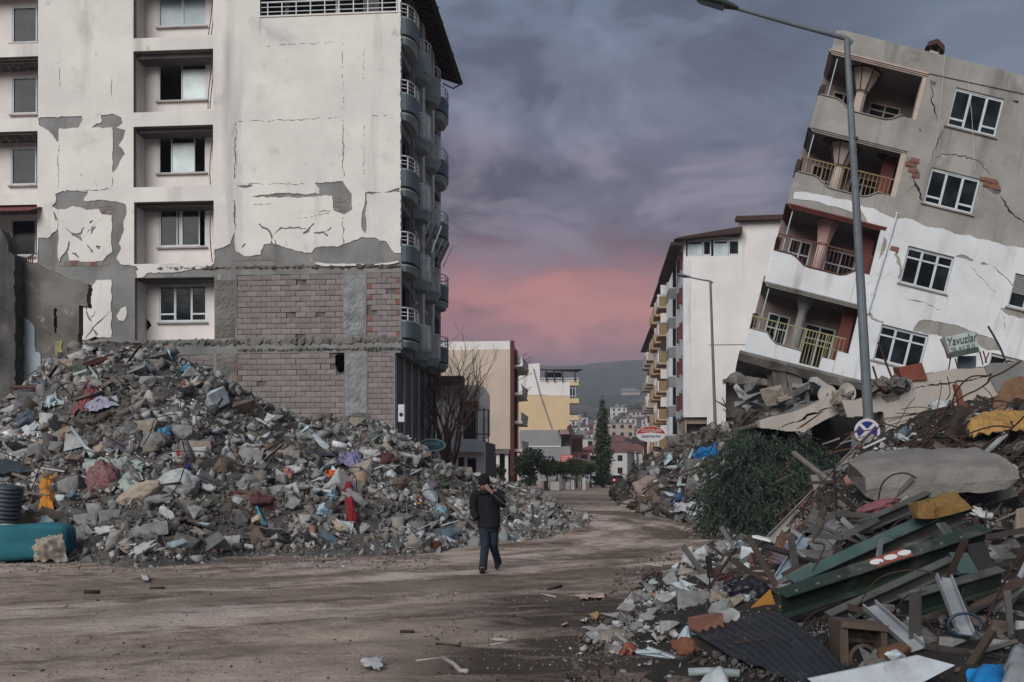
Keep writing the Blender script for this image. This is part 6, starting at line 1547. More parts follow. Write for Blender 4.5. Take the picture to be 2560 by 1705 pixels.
for f,x0,y0,x1,y1,sh,sp_,lab in (
 (L5,325,905,570,1120,'mid grey','lump','big rounded concrete boulder beside the orange garment'),(L5,800,570,965,705,'tan','block','tan boulder with flat face in the middle of the tall heap'),(L5,720,610,820,710,'mid grey','lump','grey boulder touching the tan flat faced boulder'),
 (L5,1070,605,1215,695,'mid grey','lump','grey boulder next to the bright blue rag'),(L5,1095,700,1330,795,'tan','slab','pale tan slab below the grey boulder by the blue rag'),(L5,370,190,475,265,'tan','lump','rounded tan rock near the crest beside the rust coloured beam'),
 (L5,245,520,345,645,'bluish white','lump','bluish concrete lump under the pale oval tray'),(L5,480,1150,620,1265,'mid grey','block','grey block below the big rounded boulder'),(L5,625,1130,735,1245,'mid grey','block','upright grey block standing at the heap foot'),(L5,900,1280,1000,1370,'dark grey','block','squarish dark block at the foot of the tall heap'),(L5,1370,1290,1485,1425,'pale grey','block','pointed pale block at the edge of the dirt yard'),(L5,745,1275,845,1345,'brown','block','brownish block at the heap foot'),
 (L5,305,700,410,785,'mid grey','lump','round grey lump below the long tan slab'),(L5,190,875,290,965,'pale grey','slab','tilted pale slab above the orange garment'),(L5,400,1100,480,1180,'dark grey','lump','dark lump right under the big rounded boulder'),
 (L6,1030,1310,1160,1375,'pale grey','lump','smooth pale stone alone at the heap edge'),(L6,800,1140,925,1250,'bluish white','slab','bluish broken slab under the red hanging garment'),(L6,350,640,560,770,'tan','block','long tan kerb like block below the dark blue plank'),(L6,900,410,1010,520,'tan','block','large tan block leaning against the rough column'),(L6,310,390,430,470,'pale grey','block','pale block near the heap edge above the white plank'),(L6,240,675,350,745,'tan','lump','tan rounded lump beside the long kerb like block'),(L6,575,1290,655,1370,'pale grey','slab','thin pale slab stuck upright at the heap foot'),(L6,970,1180,1040,1250,'pale grey','block','small pale block beyond the red garment'),(L6,100,1310,225,1360,'bluish white','slab','thin bluish shard lying by the pointed block')):
 big_chunk(f,x0,y0,x1,y1,sh,sp_,lab)
def cl(name,label,cat,f,pts,mm,seed,off=.28,**k):
 q = [bp(f,x,y,off) for x,y in pts]; return cloth(name,label,cat,*q,mm,seed,**k)
cl('garment','orange garment hanging over the rubble near the teal mattress','clothing',L5,((255,915),(355,905),(330,1185),(240,1170)),cmat('orange_cloth',(.42,.17,.02)),3,amp=.10,freq=3.5)
cl('fabric','pale green crumpled sheet spread over the rubble','fabric',L5,((520,820),(880,830),(900,1030),(560,1010)),cmat('pale_green_cloth',(.29,.34,.31)),4,amp=.16,freq=2.8,n=44)
o = lump('fabric','maroon patterned cloth bundle on the pale green sheet','fabric',bp(L5,640,965,.45),(.72,.5,.92),cmat('maroon_patterned_cloth',(.12,.035,.045),c2=(.20,.13,.12),scale=12),5,fold=.16)
lump('cushion','long beige cushion with a tied end beside the plastic bag','cushion',bp(L5,870,1030,.45),(1.0,.42,.40),cmat('beige_cloth',(.34,.28,.22)),6,fold=.10,rot=(0,R(-24),.2))
lump('plastic_bag','translucent whitish plastic bag with a grey boulder inside','bag',bp(L5,1110,975,.35),(.85,.5,.7),cmat('whitish_plastic',(.36,.38,.38),rough=.35),7,fold=.12)
cl('rag','royal blue rag on the whitish plastic bag','rag',L5,((1150,840),(1195,850),(1150,960),(1125,940)),cmat('royal_blue_cloth',(.012,.035,.17)),8,off=.75,amp=.05,freq=5)
cl('garment','faded red garment draped near the heap crest','clothing',L5,((550,335),(620,390),(590,500),(450,545)),cmat('faded_red_cloth',(.20,.055,.06)),9,amp=.12,freq=3)
cl('fabric','lilac and white sheet just below the faded red garment','fabric',L5,((510,490),(640,430),(740,480),(560,530)),cmat('lilac_cloth',(.30,.29,.38)),10,amp=.12,freq=3)
cl('sheet_metal','dark bent metal sheet at the frame edge of the heap','sheet',L5,((-60,810),(90,830),(210,890),(-60,905)),cmat('dark_slate_metal',(.035,.045,.055),rough=.5),11,amp=.06,freq=1.2,off=.5)
cl('rag','bright blue rag between two grey boulders','rag',L5,((975,630),(1065,622),(1060,668),(985,690)),cmat('sky_blue_cloth',(.06,.22,.36)),12,amp=.08,freq=5)
cl('panel','triangular slate blue scrap below the blue rag','panel',L5,((715,660),(742,765),(650,765),(650,720)),cmat('slate_blue_scrap',(.14,.20,.24)),13,amp=.05,freq=3)
cl('tray','pale blue oval tray near the broken wall','tray',L5,((300,415),(352,410),(340,480),(275,498)),cmat('pale_blue_plastic',(.34,.44,.48),rough=.5),14,amp=.02,freq=2,ragged=.3)
cl('panel','white panel with a hole leaning on the heap under the broken wall','panel',L5,((215,580),(248,600),(150,690),(125,670)),cmat('white_panel',(.50,.52,.53),rough=.5),15,amp=.02,freq=2)
cl('rag','red and yellow rag above the plastic bag','rag',L5,((1095,765),(1180,775),(1190,810),(1100,800)),cmat('red_yellow_cloth',(.28,.02,.025)),16,amp=.08,freq=5)
cl('rag','turquoise scrap near the heap crest by the brick column','rag',L5,((1125,235),(1210,240),(1205,280),(1120,270)),cmat('turquoise_scrap',(.07,.27,.36)),17,amp=.1,freq=4)
cl('rag','pale blue scrap standing on the heap crest','rag',L5,((1025,130),(1050,130),(1072,195),(1045,210)),cmat('light_blue_scrap',(.25,.45,.54)),18,amp=.06,freq=4)
cl('board','dark red board stuck in the rubble slope','board',L5,((1440,1012),(1548,1005),(1540,1068),(1432,1060)),cmat('dark_red_board',(.10,.022,.024)),19,amp=.02,freq=2,ragged=.05)
cl('strip','turquoise strip lying down the slope by the dark red board','strip',L6,((165,975),(200,970),(300,1165),(270,1170)),cmat('cyan_plastic',(.05,.28,.36),rough=.5),20,amp=.04,freq=3)
cl('plank','long white plank pointing down the heap below the brick wall','plank',L6,((500,415),(540,425),(790,645),(720,640)),cmat('white_plank',(.48,.53,.55),rough=.6),21,amp=.02,freq=1,ragged=.08,bulge=.02)
cl('plank','dark blue plank lying level under the white plank','plank',L6,((420,652),(810,650),(800,682),(425,685)),cmat('dark_blue_plank',(.04,.06,.08)),22,amp=.015,freq=1,ragged=.03,bulge=.02)
cl('fabric','lavender cloth trailing down beside the dark blue plank','fabric',L6,((780,715),(950,640),(1025,800),(900,780)),cmat('lavender_cloth',(.21,.19,.31)),23,amp=.16,freq=3)
cl('rag','salmon pink cloth below the long kerb like block','rag',L6,((395,785),(492,770),(485,862),(430,850)),cmat('salmon_cloth',(.38,.15,.13)),24,amp=.10,freq=4)
cl('garment','orange jacket bundle above the red hanging garment','clothing',L6,((720,800),(850,800),(860,850),(740,845)),cmat('orange_jacket',(.50,.10,.012)),25,amp=.14,freq=3.5,off=.5)
cl('garment','red garment hanging long down the rubble slope','clothing',L6,((830,820),(900,830),(962,1150),(880,1160)),cmat('red_garment',(.20,.012,.014)),26,amp=.12,freq=3,off=.5,bulge=.2)
cl('garment','blue and white garment beside the red garment','clothing',L6,((770,910),(825,910),(760,1110),(640,1110)),cmat('blue_garment',(.10,.22,.32),c2=(.4,.45,.46),scale=5),27,amp=.12,freq=3)
lump('paper_bag','crumpled brown paper bag next to the orange jacket','bag',bp(L6,965,875,.3),(.5,.35,.55),cmat('brown_paper',(.27,.20,.15)),28,fold=.15)
lump('plastic_bag','pale bag in the heap end near the walking man','bag',bp(L6,1190,845,.3),(.34,.3,.45),cmat('pale_bag',(.46,.48,.48)),29,fold=.1)
lump('bundle','blue bundle beside the white pipe near the walking man','bundle',bp(L6,1305,970,.3),(.28,.22,.24),cmat('blue_bundle',(.02,.09,.22)),30,fold=.12)
lump('bucket','pale turquoise crushed tub behind the walking man','bucket',bp(L6,1545,1100,.25),(.36,.3,.4),cmat('turquoise_tub',(.16,.34,.40),rough=.5),31,fold=.1)
pipe('pipe','white pipe slanting down by the blue bundle','pipe',[bp(L6,1225,850,.4),bp(L6,1300,930,.4),bp(L6,1370,1020,.35)],.05,M['white_flat'])
pipe('clay_pipe','short red clay pipe on the heap edge','pipe',[bp(L6,1432,1330,.2),bp(L6,1530,1338,.2)],.15,cmat('red_clay',(.17,.055,.04)),n=12)
for (f,a,b,c) in ((L5,(555,240),(600,300),(632,400)),): pipe('conduit','thin bent white conduit by the faded red garment','pipe',[bp(f,*a,.5),bp(f,*b,.5),bp(f,*c,.3)],.03,M['pale_teal'])
board('beam','rust coloured timber beam near the crest of the heap','beam',bp(L5,430,258,.5),bp(L5,705,170,.5),.16,.14,cmat('rusty_wood',(.12,.055,.038)))
pipe('rusty_pipe','rusty pipe sticking out level from the broken wall','pipe',[bp(L5,70,368,.8),bp(L5,245,368,.6)],.06,cmat('rust_pipe',(.10,.05,.038)))
pipe('post','short rusty post standing in the heap','post',[bp(L5,408,690,.3),bp(L5,402,602,.5)],.085,cmat('rust_post',(.14,.045,.032)),n=10)
pipe('pole','pale bone coloured pole with a cup end in the heap','pole',[bp(L5,442,618,.6),bp(L5,510,710,.5),bp(L5,560,775,.4),bp(L5,582,792,.4)],[.05,.05,.06,.11],M['pale_teal'])
slab = big_chunk(L5,195,620,440,770,'tan','slab','long flat tan slab sloping up to the short rusty post',sq=(1.4,.6,.9),rot=(0,R(-27),0))
for i,(a,b,lab) in enumerate((((1065,85),(1120,160),'plain'),((1140,100),(1255,190),'larger'))):
 q = [bp(L8,a[0],b[1] - 60,.3),bp(L8,b[0],a[1] + 20,.3),bp(L8,b[0],b[1] + 10,.2),bp(L8,a[0] + 10,b[1] - 10,.2)]
 cloth('cardboard',lab + ' tan board leaning in the rubble just behind the walking man','board',*[bp(L8,*p_,.4) for p_ in ((a[0],a[1]),(b[0] - 25,a[1] + 5),(b[0],b[1]),(a[0] + 5,b[1] - 45))],cmat('tan_board',(.32,.19,.11)),40 + i,amp=.02,freq=1,ragged=.06,bulge=.01)
big_chunk(L8,1375,365,1480,410,'tan','slab','orange tan brick slab at the road edge of the heap')
board('plank','rust brown plank standing at the road end of the heap','plank',bp(L8,1540,305,.3),bp(L8,1460,205,.3),.12,.08,cmat('rusty_wood',(.12,.055,.038)))
pipe('pipe','level white pipe behind the walking man','pipe',[bp(L8,1180,108,.5),bp(L8,1300,112,.5)],.07,M['white_flat'])
p = at(55,1352,19.4); bm = bmesh.new(); bmesh.ops.create_cube(bm,size=1); bmesh.ops.subdivide_edges(bm,edges=bm.edges,cuts=9,use_grid_fill=True)
for v in bm.verts:
 c = v.co; q = Vector((c.x * 2,c.y * 2,c.z * 2)); s = max(abs(q.x) ** 6 + abs(q.y) ** 6 + abs(q.z) ** 6,1e-6) ** (1 / 6) / max(abs(q.x),abs(q.y),abs(q.z)); v.co = c / s
 v.co *= 1 + .03 * mnoise.noise(Vector((c.x * 5,c.y * 4,c.z * 4))); v.co.z += .10 * math.sin(c.x * 3.1)
me = bpy.data.meshes.new('mattress'); bm.to_mesh(me); bm.free(); me.polygons.foreach_set('use_smooth',[True] * len(me.polygons)); me.materials.append(mat('teal_mattress_cover',(.016,.115,.145),(.012,.085,.11),scale=3,bump=.35,bscale=16))
o = bpy.data.objects.new('mattress',me); COL.objects.link(o); o.location = (p.x - .1,19.4,.36); o.scale = (2.1,.7,.70); o.rotation_euler = (0,R(2),.06); tag(o,'rolled teal mattress lying at the foot of the rubble heap','mattress')
cloth('sack','torn grey and yellow sack leaning on the teal mattress','sack',at(92,1345,18.8),at(160,1338,18.8),at(168,1402,18.6),at(88,1404,18.6),cmat('torn_sack',(.26,.27,.27),c2=(.24,.15,.07),scale=4),33,amp=.16,freq=3.4,bulge=.22)
w = MB(); n = 40
pr = [(0,.0),(0,.30)] + [(.02 + .70 * k / n,.30 + .018 * math.cos(k * 1.25)) for k in range(n + 1)] + [(.74,0)]; m = 24
w.add([(r * math.cos(2 * math.pi * k / m),r * math.sin(2 * math.pi * k / m),z) for z,r in pr for k in range(m)],[(j * m + k,j * m + (k + 1) % m,(j + 1) * m + (k + 1) % m,(j + 1) * m + k) for j in range(len(pr) - 1) for k in range(m)])
o = w.build('drum',mat('dark_ribbed_plastic',(.04,.055,.065),(.03,.04,.05),rough=.5,bump=.1),smooth=True); o.location = at(12,1302,20.6); o.rotation_euler = (.1,.15,0); tag(o,'dark ribbed plastic drum behind the teal mattress','drum')
M['rebar'] = mat('rusty_rebar',(.060,.032,.024),(.035,.022,.018),rough=.9,scale=8,bump=.3,bscale=60)
def rebar(pts,r,label,group=None,seed=0,wob=.0):
 rr = random.Random(seed); P = [Vector(p) for p in pts]; out = []
 for i in range(len(P) - 1):
  p0,p1,p2,p3 = P[max(0,i - 1)],P[i],P[i + 1],P[min(len(P) - 1,i + 2)]
  for k in range(6):
   t = k / 6; out.append(.5 * ((2 * p1) + (p2 - p0) * t + (2 * p0 - 5 * p1 + 4 * p2 - p3) * t * t + (3 * p1 - p0 - 3 * p2 + p3) * t ** 3))
 out.append(P[-1]); w = MB(); w.tube(out,r,5); return tag(w.build('rebar',M['rebar'],smooth=True),label,'rebar',group)
rr = random.Random(12)
for k in range(60):
 u = rr.uniform(60,1250); t = rr.uniform(.2,.95); p = big.pt(u,t); a = rr.uniform(0,6.28); L = rr.uniform(.5,1.5); d = Vector((math.cos(a),-.2,abs(math.sin(a)) * .8)).normalized() * L
 rebar([p - d * .3,p + d * .25 + Vector((0,-.1,.1)),p + d * .65 + Vector((rr.uniform(-.2,.2),-.2,rr.uniform(-.05,.3))),p + d + Vector((rr.uniform(-.3,.3),-.2,rr.uniform(-.3,.25)))],.014,'thin bent rusty bar near the %s' % near_land(p),'thin bent rusty bars near the %s' % near_land(p))
for k in range(46):
 u = rr.uniform(40,1300); t = rr.uniform(.12,.97); p = big.pt(u,t); a = rr.uniform(-.9,.9); L = rr.uniform(.4,1.3); d = Vector((math.cos(a),-.15,math.sin(a))) * L * .5; l = near_land(p); nm_,c_ = rr.choice((('brown','brown_lath'),('pale','pale_lath'),('grey','grey_lath'))); board('lath','%s broken lath near the %s' % (nm_,l),'lath',p - d + Vector((0,-.12,.1)),p + d + Vector((0,-.15,.16)),rr.uniform(.05,.14),rr.uniform(.02,.05),cmat(c_,{'brown': (.10,.065,.048),'pale': (.42,.44,.45),'grey': (.17,.155,.14)}[nm_]),group='%s broken laths near the %s' % (nm_,l),j=.02)
# ---- broken dark wall at the frame edge
def wall_px(name,pts,Y,th,mm,parent,rag=.03,seed=0,holes=()):
 poly = roughen([(lambda p: (p.x,p.z))(at(*q2(x,y),Y)) for x,y in pts],rag,.2,seed=seed); w = MB(); w.mask(poly,[roughen([(lambda p: (p.x,p.z))(at(*q2(x,y),Y)) for x,y in h],.02,.1,seed=seed + 1) for h in holes],Y,Y + th,step=.03)
 back = MB(); back.v = [(x,y,z) for x,y,z in w.v]; return w.build(name,mm,parent)
wt = thing('broken_wall','stained broken wall with a pale blue door patch at the frame edge of the heap','wall')
wall_px('wall',[(95,510),(150,525),(165,560),(215,585),(230,565),(340,620),(470,680),(600,715),(608,740),(595,800),(600,875),(540,860),(540,1130),(530,1480),(100,1580)],34.3,.35,M['dark_concrete'],wt,seed=4,holes=([(368,885),(388,880),(392,1050),(372,1055)],))
w = MB(); a,b = at(*q2(90,1500),34.7),at(*q2(540,700),34.7); w.box(a.x,b.x,34.66,34.9,0,b.z - 1.2); w.build('wall_back',M['dark_concrete'],wt)
wall_px('pillar',[(-240,330),(0,330),(40,400),(55,440),(60,490),(95,515),(104,1000),(105,1580),(-240,1600)],33.6,.6,mat('soot_stained_concrete',(.10,.095,.09),(.025,.024,.024),scale=.8,bump=.6,bscale=6,streak=((.02,.02,.02),1.0,.5)),wt,seed=6)
wall_px('door_patch',[(108,935),(200,960),(235,1010),(245,1180),(278,1185),(283,1300),(270,1570),(108,1570)],34.26,.03,mat('pale_blue_flaking_paint',(.36,.41,.45),(.30,.35,.39),scale=1,bump=.2,streak=((.14,.10,.085),2.4,.60)),wt,seed=8)
wall_px('yellow_patch',[(378,1110),(430,1105),(425,1190),(385,1225)],34.27,.02,cmat('dull_yellow_paint',(.30,.27,.13)),wt,seed=9)
for k in range(4):
 a = at(*q2(180 + 14 * k,590),34.4); w = MB(); w.tube([a + Vector((0,0,-.2)),a + Vector((.02,0,.25 + .05 * k)),a + Vector((.12,0,.28 + .05 * k))],.02,5); w.build('rebar_end',M['rebar'],wt)
RAGS = (('white',(.40,.40,.40)),('slate blue',(.09,.12,.15)),('brown',(.12,.08,.06)),('black',(.018,.018,.02)),('maroon',(.085,.03,.032)),('pale blue',(.25,.31,.35)),('beige',(.34,.28,.22)),('grey',(.2,.2,.2)),('dull green',(.08,.10,.08)),('violet',(.12,.11,.14)),('white',(.40,.40,.40)),('slate blue',(.09,.12,.15)),('grey',(.2,.2,.2)))
def rags(n,pick,seed,smin,smax):
 rr = random.Random(seed)
 for k in range(n):
  p = pick(rr); nm_,c_ = rr.choice(RAGS); a = rr.uniform(-.9,.9); L = rr.uniform(smin,smax); d = Vector((math.cos(a),rr.uniform(-.3,.1),math.sin(a) * .8)) * L * .5; e = Vector((-math.sin(a) * .6,-.25,math.cos(a) * .7)) * L * rr.uniform(.25,.5); p = p + Vector((0,-.1,.1)); l = near_land(p)
  cloth('rag','crumpled %s rag near the %s' % (nm_,l),'rag',p - d + e,p + d + e,p + d - e,p - d - e,cmat(nm_.replace(' ','_') + '_rag',c_),k + seed,amp=.16 * L,freq=3.2 / L,n=13,ragged=.3,group='crumpled %s rags near the %s' % (nm_,l))
rags(80,lambda rr: big.pt(rr.uniform(0,1250),rr.uniform(.05,.95)),500,.25,.75)
# ------------------------------------------------------------------ dark heap beyond the fallen tree, rubble under the leaning building
mid = Heap([(1530,1246),(1560,1266),(1620,1290),(1700,1302),(1760,1312),(1850,1325),(1960,1330)],
  [(1530,1236,66),(1560,1212,64),(1600,1165,60),(1650,1128,56),(1700,1105,52),(1760,1078,48),(1850,1050,42),(1960,1040,38)],seed=5,rough=.3,rows=24,back=((.5,.2),(1.5,.5),(4,2.5),(9,9)))
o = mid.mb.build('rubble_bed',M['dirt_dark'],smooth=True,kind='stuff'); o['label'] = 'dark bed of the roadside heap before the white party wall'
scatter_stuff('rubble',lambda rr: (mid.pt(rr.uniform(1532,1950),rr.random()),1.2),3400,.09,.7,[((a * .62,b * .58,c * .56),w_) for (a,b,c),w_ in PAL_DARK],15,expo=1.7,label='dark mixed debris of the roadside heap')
LAND[:] = [(1760,1130,'blue tarpaulin on the lamp post'),(1688,1250,'royal blue plastic'),(1605,1185,'sliding red roof sheet'),(1812,1090,'standing red roof sheet'),(1620,1218,'pinkish bundle'),(1720,1270,'white sheet bundle'),(1560,1240,'road end of the dark heap'),(1700,1170,'pale strips of the dark heap')]
rr = random.Random(91)
for k in range(34): chunk(mid.pt(rr.uniform(1545,1780),rr.random()),rr.uniform(.5,1.2),rr.choice(('dark grey','dark grey','brown','mid grey')),rr.choice(('lump','block','slab')),'',rr=rr)
mp = lambda u,v,off=.5: mid.px(u,v,off)
def mcl(name,label,cat,pts,mm,seed,off=.6,**k): return cloth(name,label,cat,*[mp(u,v,off) for u,v in pts],mm,seed,**k)
blue_tarp = cmat('bright_blue_tarpaulin',(.010,.16,.42),rough=.5)
mcl('tarpaulin','bright blue tarpaulin hooked at the lamp post on the dark heap','tarpaulin',((1732,1135),(1790,1108),(1800,1140),(1735,1152)),blue_tarp,51,amp=.25,freq=1.2,off=1.2)
mcl('tarpaulin','crumpled royal blue plastic at the foot of the dark heap','tarpaulin',((1655,1242),(1718,1236),(1722,1256),(1660,1264)),cmat('royal_blue_plastic',(.008,.07,.26),rough=.5),52,amp=.3,freq=1.6)
mcl('roof_sheet','dark red roof sheet sliding down the dark heap','roof sheet',((1565,1190),(1650,1160),(1655,1175),(1570,1208)),cmat('dark_red_sheet',(.09,.025,.03),rough=.55),53,amp=.05,freq=.6)
mcl('roof_sheet','dark red ribbed sheet standing by the slim lamp','roof sheet',((1795,1085),(1828,1066),(1828,1095),(1812,1115)),cmat('dark_red_sheet',(.09,.025,.03)),54,amp=.03,freq=.6,ribs=6,off=1.6)
lump('bundle','pinkish grey wrapped bundle at the road end of the dark heap','bundle',mp(1620,1218,1.0),(1.3,.9,1.05),cmat('pinkish_sheet',(.25,.17,.155),c2=(.18,.15,.15)),55,fold=.16,freq=1.4)
mcl('sheet','white sheet bundle on the road edge before the fallen tree','sheet',((1690,1262),(1755,1248),(1760,1290),(1680,1288)),cmat('white_sheet',(.42,.43,.46)),56,amp=.25,freq=1.6,off=1.0)
big_chunk(lambda x,y: (x,y),1622,1268,1686,1282,'tan','slab','tan slab lying on the road edge beside the blue plastic',heap=mid)
for i,(pts,r) in enumerate((([(1705,1178),(1698,1232)],.06),([(1660,1216),(1712,1212)],.05),([(1738,1170),(1765,1142)],.07),([(1695,1215),(1702,1180),(1722,1150)],.045),([(1645,1170),(1690,1168)],.09),([(1745,1218),(1800,1182)],.06),([(1680,1226),(1740,1240)],.05))):
 pipe('strip','pale metal strip in the dark roadside heap','strip',[mp(u,v,.9) for u,v in pts],r,M['pale_teal'],'pale metal strips in the dark heap')
rr = random.Random(44)
for k in range(16):
 u = rr.uniform(1560,1790); p = mid.pt(u,rr.uniform(.1,.9)); a = rr.uniform(-.5,.9)
 board('plank','dark splintered timber in the dark roadside heap','plank',p + Vector((-.9 * math.cos(a),-.4,-.6 * math.sin(a))),p + Vector((1.1 * math.cos(a),-.5,.9 * math.sin(a) + .2)),.16,.06,M['wood_dark'],group='splintered timbers in the dark heap')
cs = Heap([(1800,1312),(1900,1300),(2100,1290),(2300,1290),(2600,1290)],
  [(1800,1085,41),(1850,1032,38),(1905,1012,36.5),(1990,1000,36),(2100,1030,36),(2300,1040,36),(2600,1062,36)],mids=[(2100,1180,30),(1850,1180,36)],seed=8,rough=.35,rows=24,back=((1,.1),(4,.3),(8,3),(10,9)))
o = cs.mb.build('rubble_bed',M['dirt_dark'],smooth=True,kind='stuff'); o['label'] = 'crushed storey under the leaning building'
scatter_stuff('rubble',lambda rr: (cs.pt(rr.uniform(1805,2560),.45 + .55 * rr.random()),1.1),2600,.1,.9,PAL_GREY,25,expo=1.6,label='broken masonry under the leaning building')
cw = lambda u,v,Y: at(u,v,Y)
rr = random.Random(14)
for k in range(26):
 u = rr.uniform(1850,2070); v = rr.uniform(965,1030); chunk(at(u,v,rr.uniform(34.5,37)),rr.uniform(.4,1.1),rr.choice(('dark grey','mid grey','pale grey','mid grey')),rr.choice(('slab','slab','slab','block')),'crushed under the corner of the leaning building',rr=rr)
for (u,v0,v1,lab) in ((1945,900,1000,'cracked concrete stump under the corner of the leaning building'),(1985,905,1010,'second cracked concrete stump further under the leaning building')):
 w = MB(); a,b = at(u,v1,36.4),at(u - 8,v0,36.4); w.bar(a,b,.5,.45,j=.12); tag(w.build('column_stump',M['dark_concrete']),lab,'column')
chunk(at(1935,990,34.6),.8,'tan','block','',label='orange tan broken block under the building corner'); chunk(at(1960,995,34.4),.55,'tan','slab','',label='small orange tan slab under the building corner')
# ---- fallen front of the crushed storey: two cream slabs, black shade sheet behind, satellite dishes
R4 = lambda x,y: (1960 + x * .31881,850 + y * .31881)
M['cream_slab'] = mat('cream_painted_concrete',(.37,.335,.30),(.31,.28,.25),scale=.9,bump=.3,bscale=9,streak=((.2,.19,.175),1.4,.57),spots=[((.17,.165,.16),1.6,.66,.06)])
def px_poly(Y,pts,f=R4): return [(lambda p: (p.x,p.z))(at(*f(x,y),Y)) for x,y in pts]
t = thing('fallen_slab','cream painted slab snapped off and pointing down to the fallen tree','slab')
P1 = px_poly(27.0,[(-195,635),(-100,600),(0,583),(130,545),(270,482),(405,415),(412,500),(480,548),(330,625),(185,700),(165,722),(30,716),(-195,690)])
cr = px_poly(27.0,[(-60,690),(100,640),(230,580),(330,540),(400,505)]); crp = crack_poly([(x * 100,z * 100) for x,z in cr],6,seed=4,step=12,amp=4); crp = [(x / 100,z / 100) for x,z in crp]
w = MB(); w.mask(roughen(P1,.02,.2,seed=2),[crp],27.0,27.25,step=.02); w.build('slab_face',M['cream_slab'],t)
w = MB(); top = [(x,z) for x,z in px_poly(27.1,[(-195,660),(0,605),(270,500),(400,440),(405,520),(475,555),(190,690),(165,705),(0,700),(-195,680)])]; w.plate(top,[],27.26,30.5); w.build('slab_body',M['dark_concrete'],t)
t = thing('fallen_wall','cream fallen wall with a dark window hole under the leaning building','wall')
Pw = px_poly(26.2,[(480,545),(500,608),(615,592),(700,572),(778,556),(808,800),(830,900),(1330,900),(2100,860),(2100,150),(1882,168),(1700,185),(1560,212),(1270,240),(1085,268),(935,300),(975,372),(920,425),(690,430),(560,470),(450,470)])
hw = px_poly(26.2,[(1128,508),(1310,480),(1440,620),(1330,740),(1160,700)])
cr = [(x * 100,z * 100) for x,z in px_poly(26.2,[(985,385),(1100,365),(1250,345),(1400,322),(1600,290)])]; c1 = [(x / 100,z / 100) for x,z in crack_poly(cr,5,seed=6,step=10,amp=3)]
spl = roughen(px_poly(26.2,[(760,450),(930,420),(900,470),(800,490)]),.03,.15,seed=5)
w = MB(); w.mask(roughen(Pw,.025,.25,seed=3),[hw,c1,spl],26.2,26.26,step=.025); w.build('wall_face',M['cream_slab'],t)
w = MB(); w.mask(Pw,[hw],26.26,26.7,step=.05); w.build('wall_core',M['dark_concrete'],t)
gp = roughen(px_poly(26.2,[(1565,205),(1700,180),(1882,160),(2100,150),(2100,330),(1800,420),(1660,400),(1610,300)]),.05,.2,seed=9)
w = MB(); w.plate(gp,[],26.16,26.195); w.build('torn_concrete',M['concrete'],t)
w = MB(); b0,b1 = at(*R4(480,900),27.6),at(*R4(2100,480),27.6); w.box(b0.x - .6,b1.x,28.5,28.7,0,b1.z); w.build('room_shade_sheet',M['black'],t)  # black sheet stands in for the shade inside the room
w = MB(); a,b = at(*R4(735,570),26.9),at(*R4(800,900),26.9); w.box(a.x,b.x,26.9,27.2,0,a.z); w.build('jamb',M['cream_slab'],t)
rr = random.Random(19)
for k in range(60):
 x,y = rr.uniform(690,975),rr.uniform(310,400); y += max(0,(760 - x) * .5); chunk(at(*R4(x,y),rr.uniform(25.9,26.6)),rr.uniform(.16,.42),rr.choice(('dark grey','brown','mid grey')),rr.choice(('block','slab')),'crumbled on top of the fallen wall',rr=rr)
for k in range(16):
 x,y = rr.uniform(400,540),rr.uniform(400,500); chunk(at(*R4(x,y),26.6),rr.uniform(.14,.35),rr.choice(('tan','mid grey')),'block','at the break between the two cream slabs',rr=rr)
w = MB(); w.bar(at(*R4(890,280),26.3),at(*R4(1080,245),26.3),.4,.42,j=.05); tag(w.build('masonry_piece',cmat('terracotta_masonry',(.20,.06,.04))),'terracotta coloured masonry piece on top of the fallen wall','masonry')
def dish(label,u,v,Y,r,rot):
 t = thing('satellite_dish',label,'satellite dish',M=Matrix.Translation(at(u,v,Y)) @ Euler(rot).to_matrix().to_4x4()); w = MB(); n = 24; rings = 6; vs = [(0,0,0)]
 for j in range(1,rings + 1):
  q = j / rings
  for k in range(n): vs.append((r * q * math.cos(2 * math.pi * k / n),r * .22 * -(q * q),r * 1.08 * q * math.sin(2 * math.pi * k / n)))
 f = [(0,1 + (k + 1) % n,1 + k) for k in range(n)] + [(1 + (j - 1) * n + k,1 + (j - 1) * n + (k + 1) % n,1 + j * n + (k + 1) % n,1 + j * n + k) for j in range(1,rings) for k in range(n)]
 w.add(vs,f); w.add([(x,y + .02,z) for x,y,z in vs],[q[::-1] for q in f]); w.build('reflector',M['cream_slab'] if r < .6 else M['white_wall2'],t,smooth=True)
 w = MB(); w.tube([(0,-.05,-r),(0,-r * .9,-.1)],.015,6); w.tube([(0,-r * .9,-.12),(0,-r * .9 + .08,-.02)],.035,8); w.build('feed_arm',M['galv'],t)
 w = MB(); w.tube([(0,.03,0),(0,.3,-.1),(0,.3,-.9)],.03,6); w.build('mount',M['galv'],t)
dish('narrow tilted satellite dish seen almost edge on, nearest the fallen tree',*R4(170,480),29.5,.26,(0,R(25),R(62))); dish('round satellite dish half hidden by the snapped slab',*R4(338,430),29.5,.27,(R(-10),R(8),R(-14))); dish('round satellite dish beside the lamp post behind the slab',*R4(490,415),29.3,.27,(R(-10),R(4),R(8)))
Y = 33.2; q = [(390,510),(1280,330),(1400,800),(540,980)]; fq = lambda x,y: (2330 + x * .08292,800 + y * .08292); A,B,C_,D_ = [at(*fq(*p),Y) for p in q]
t = thing('shop_board','pale green shop board hanging askew under the lowest windows','sign'); w = MB(); dn = Vector((.02,.0,-.17)) ; bk = Vector((0,.28,0))
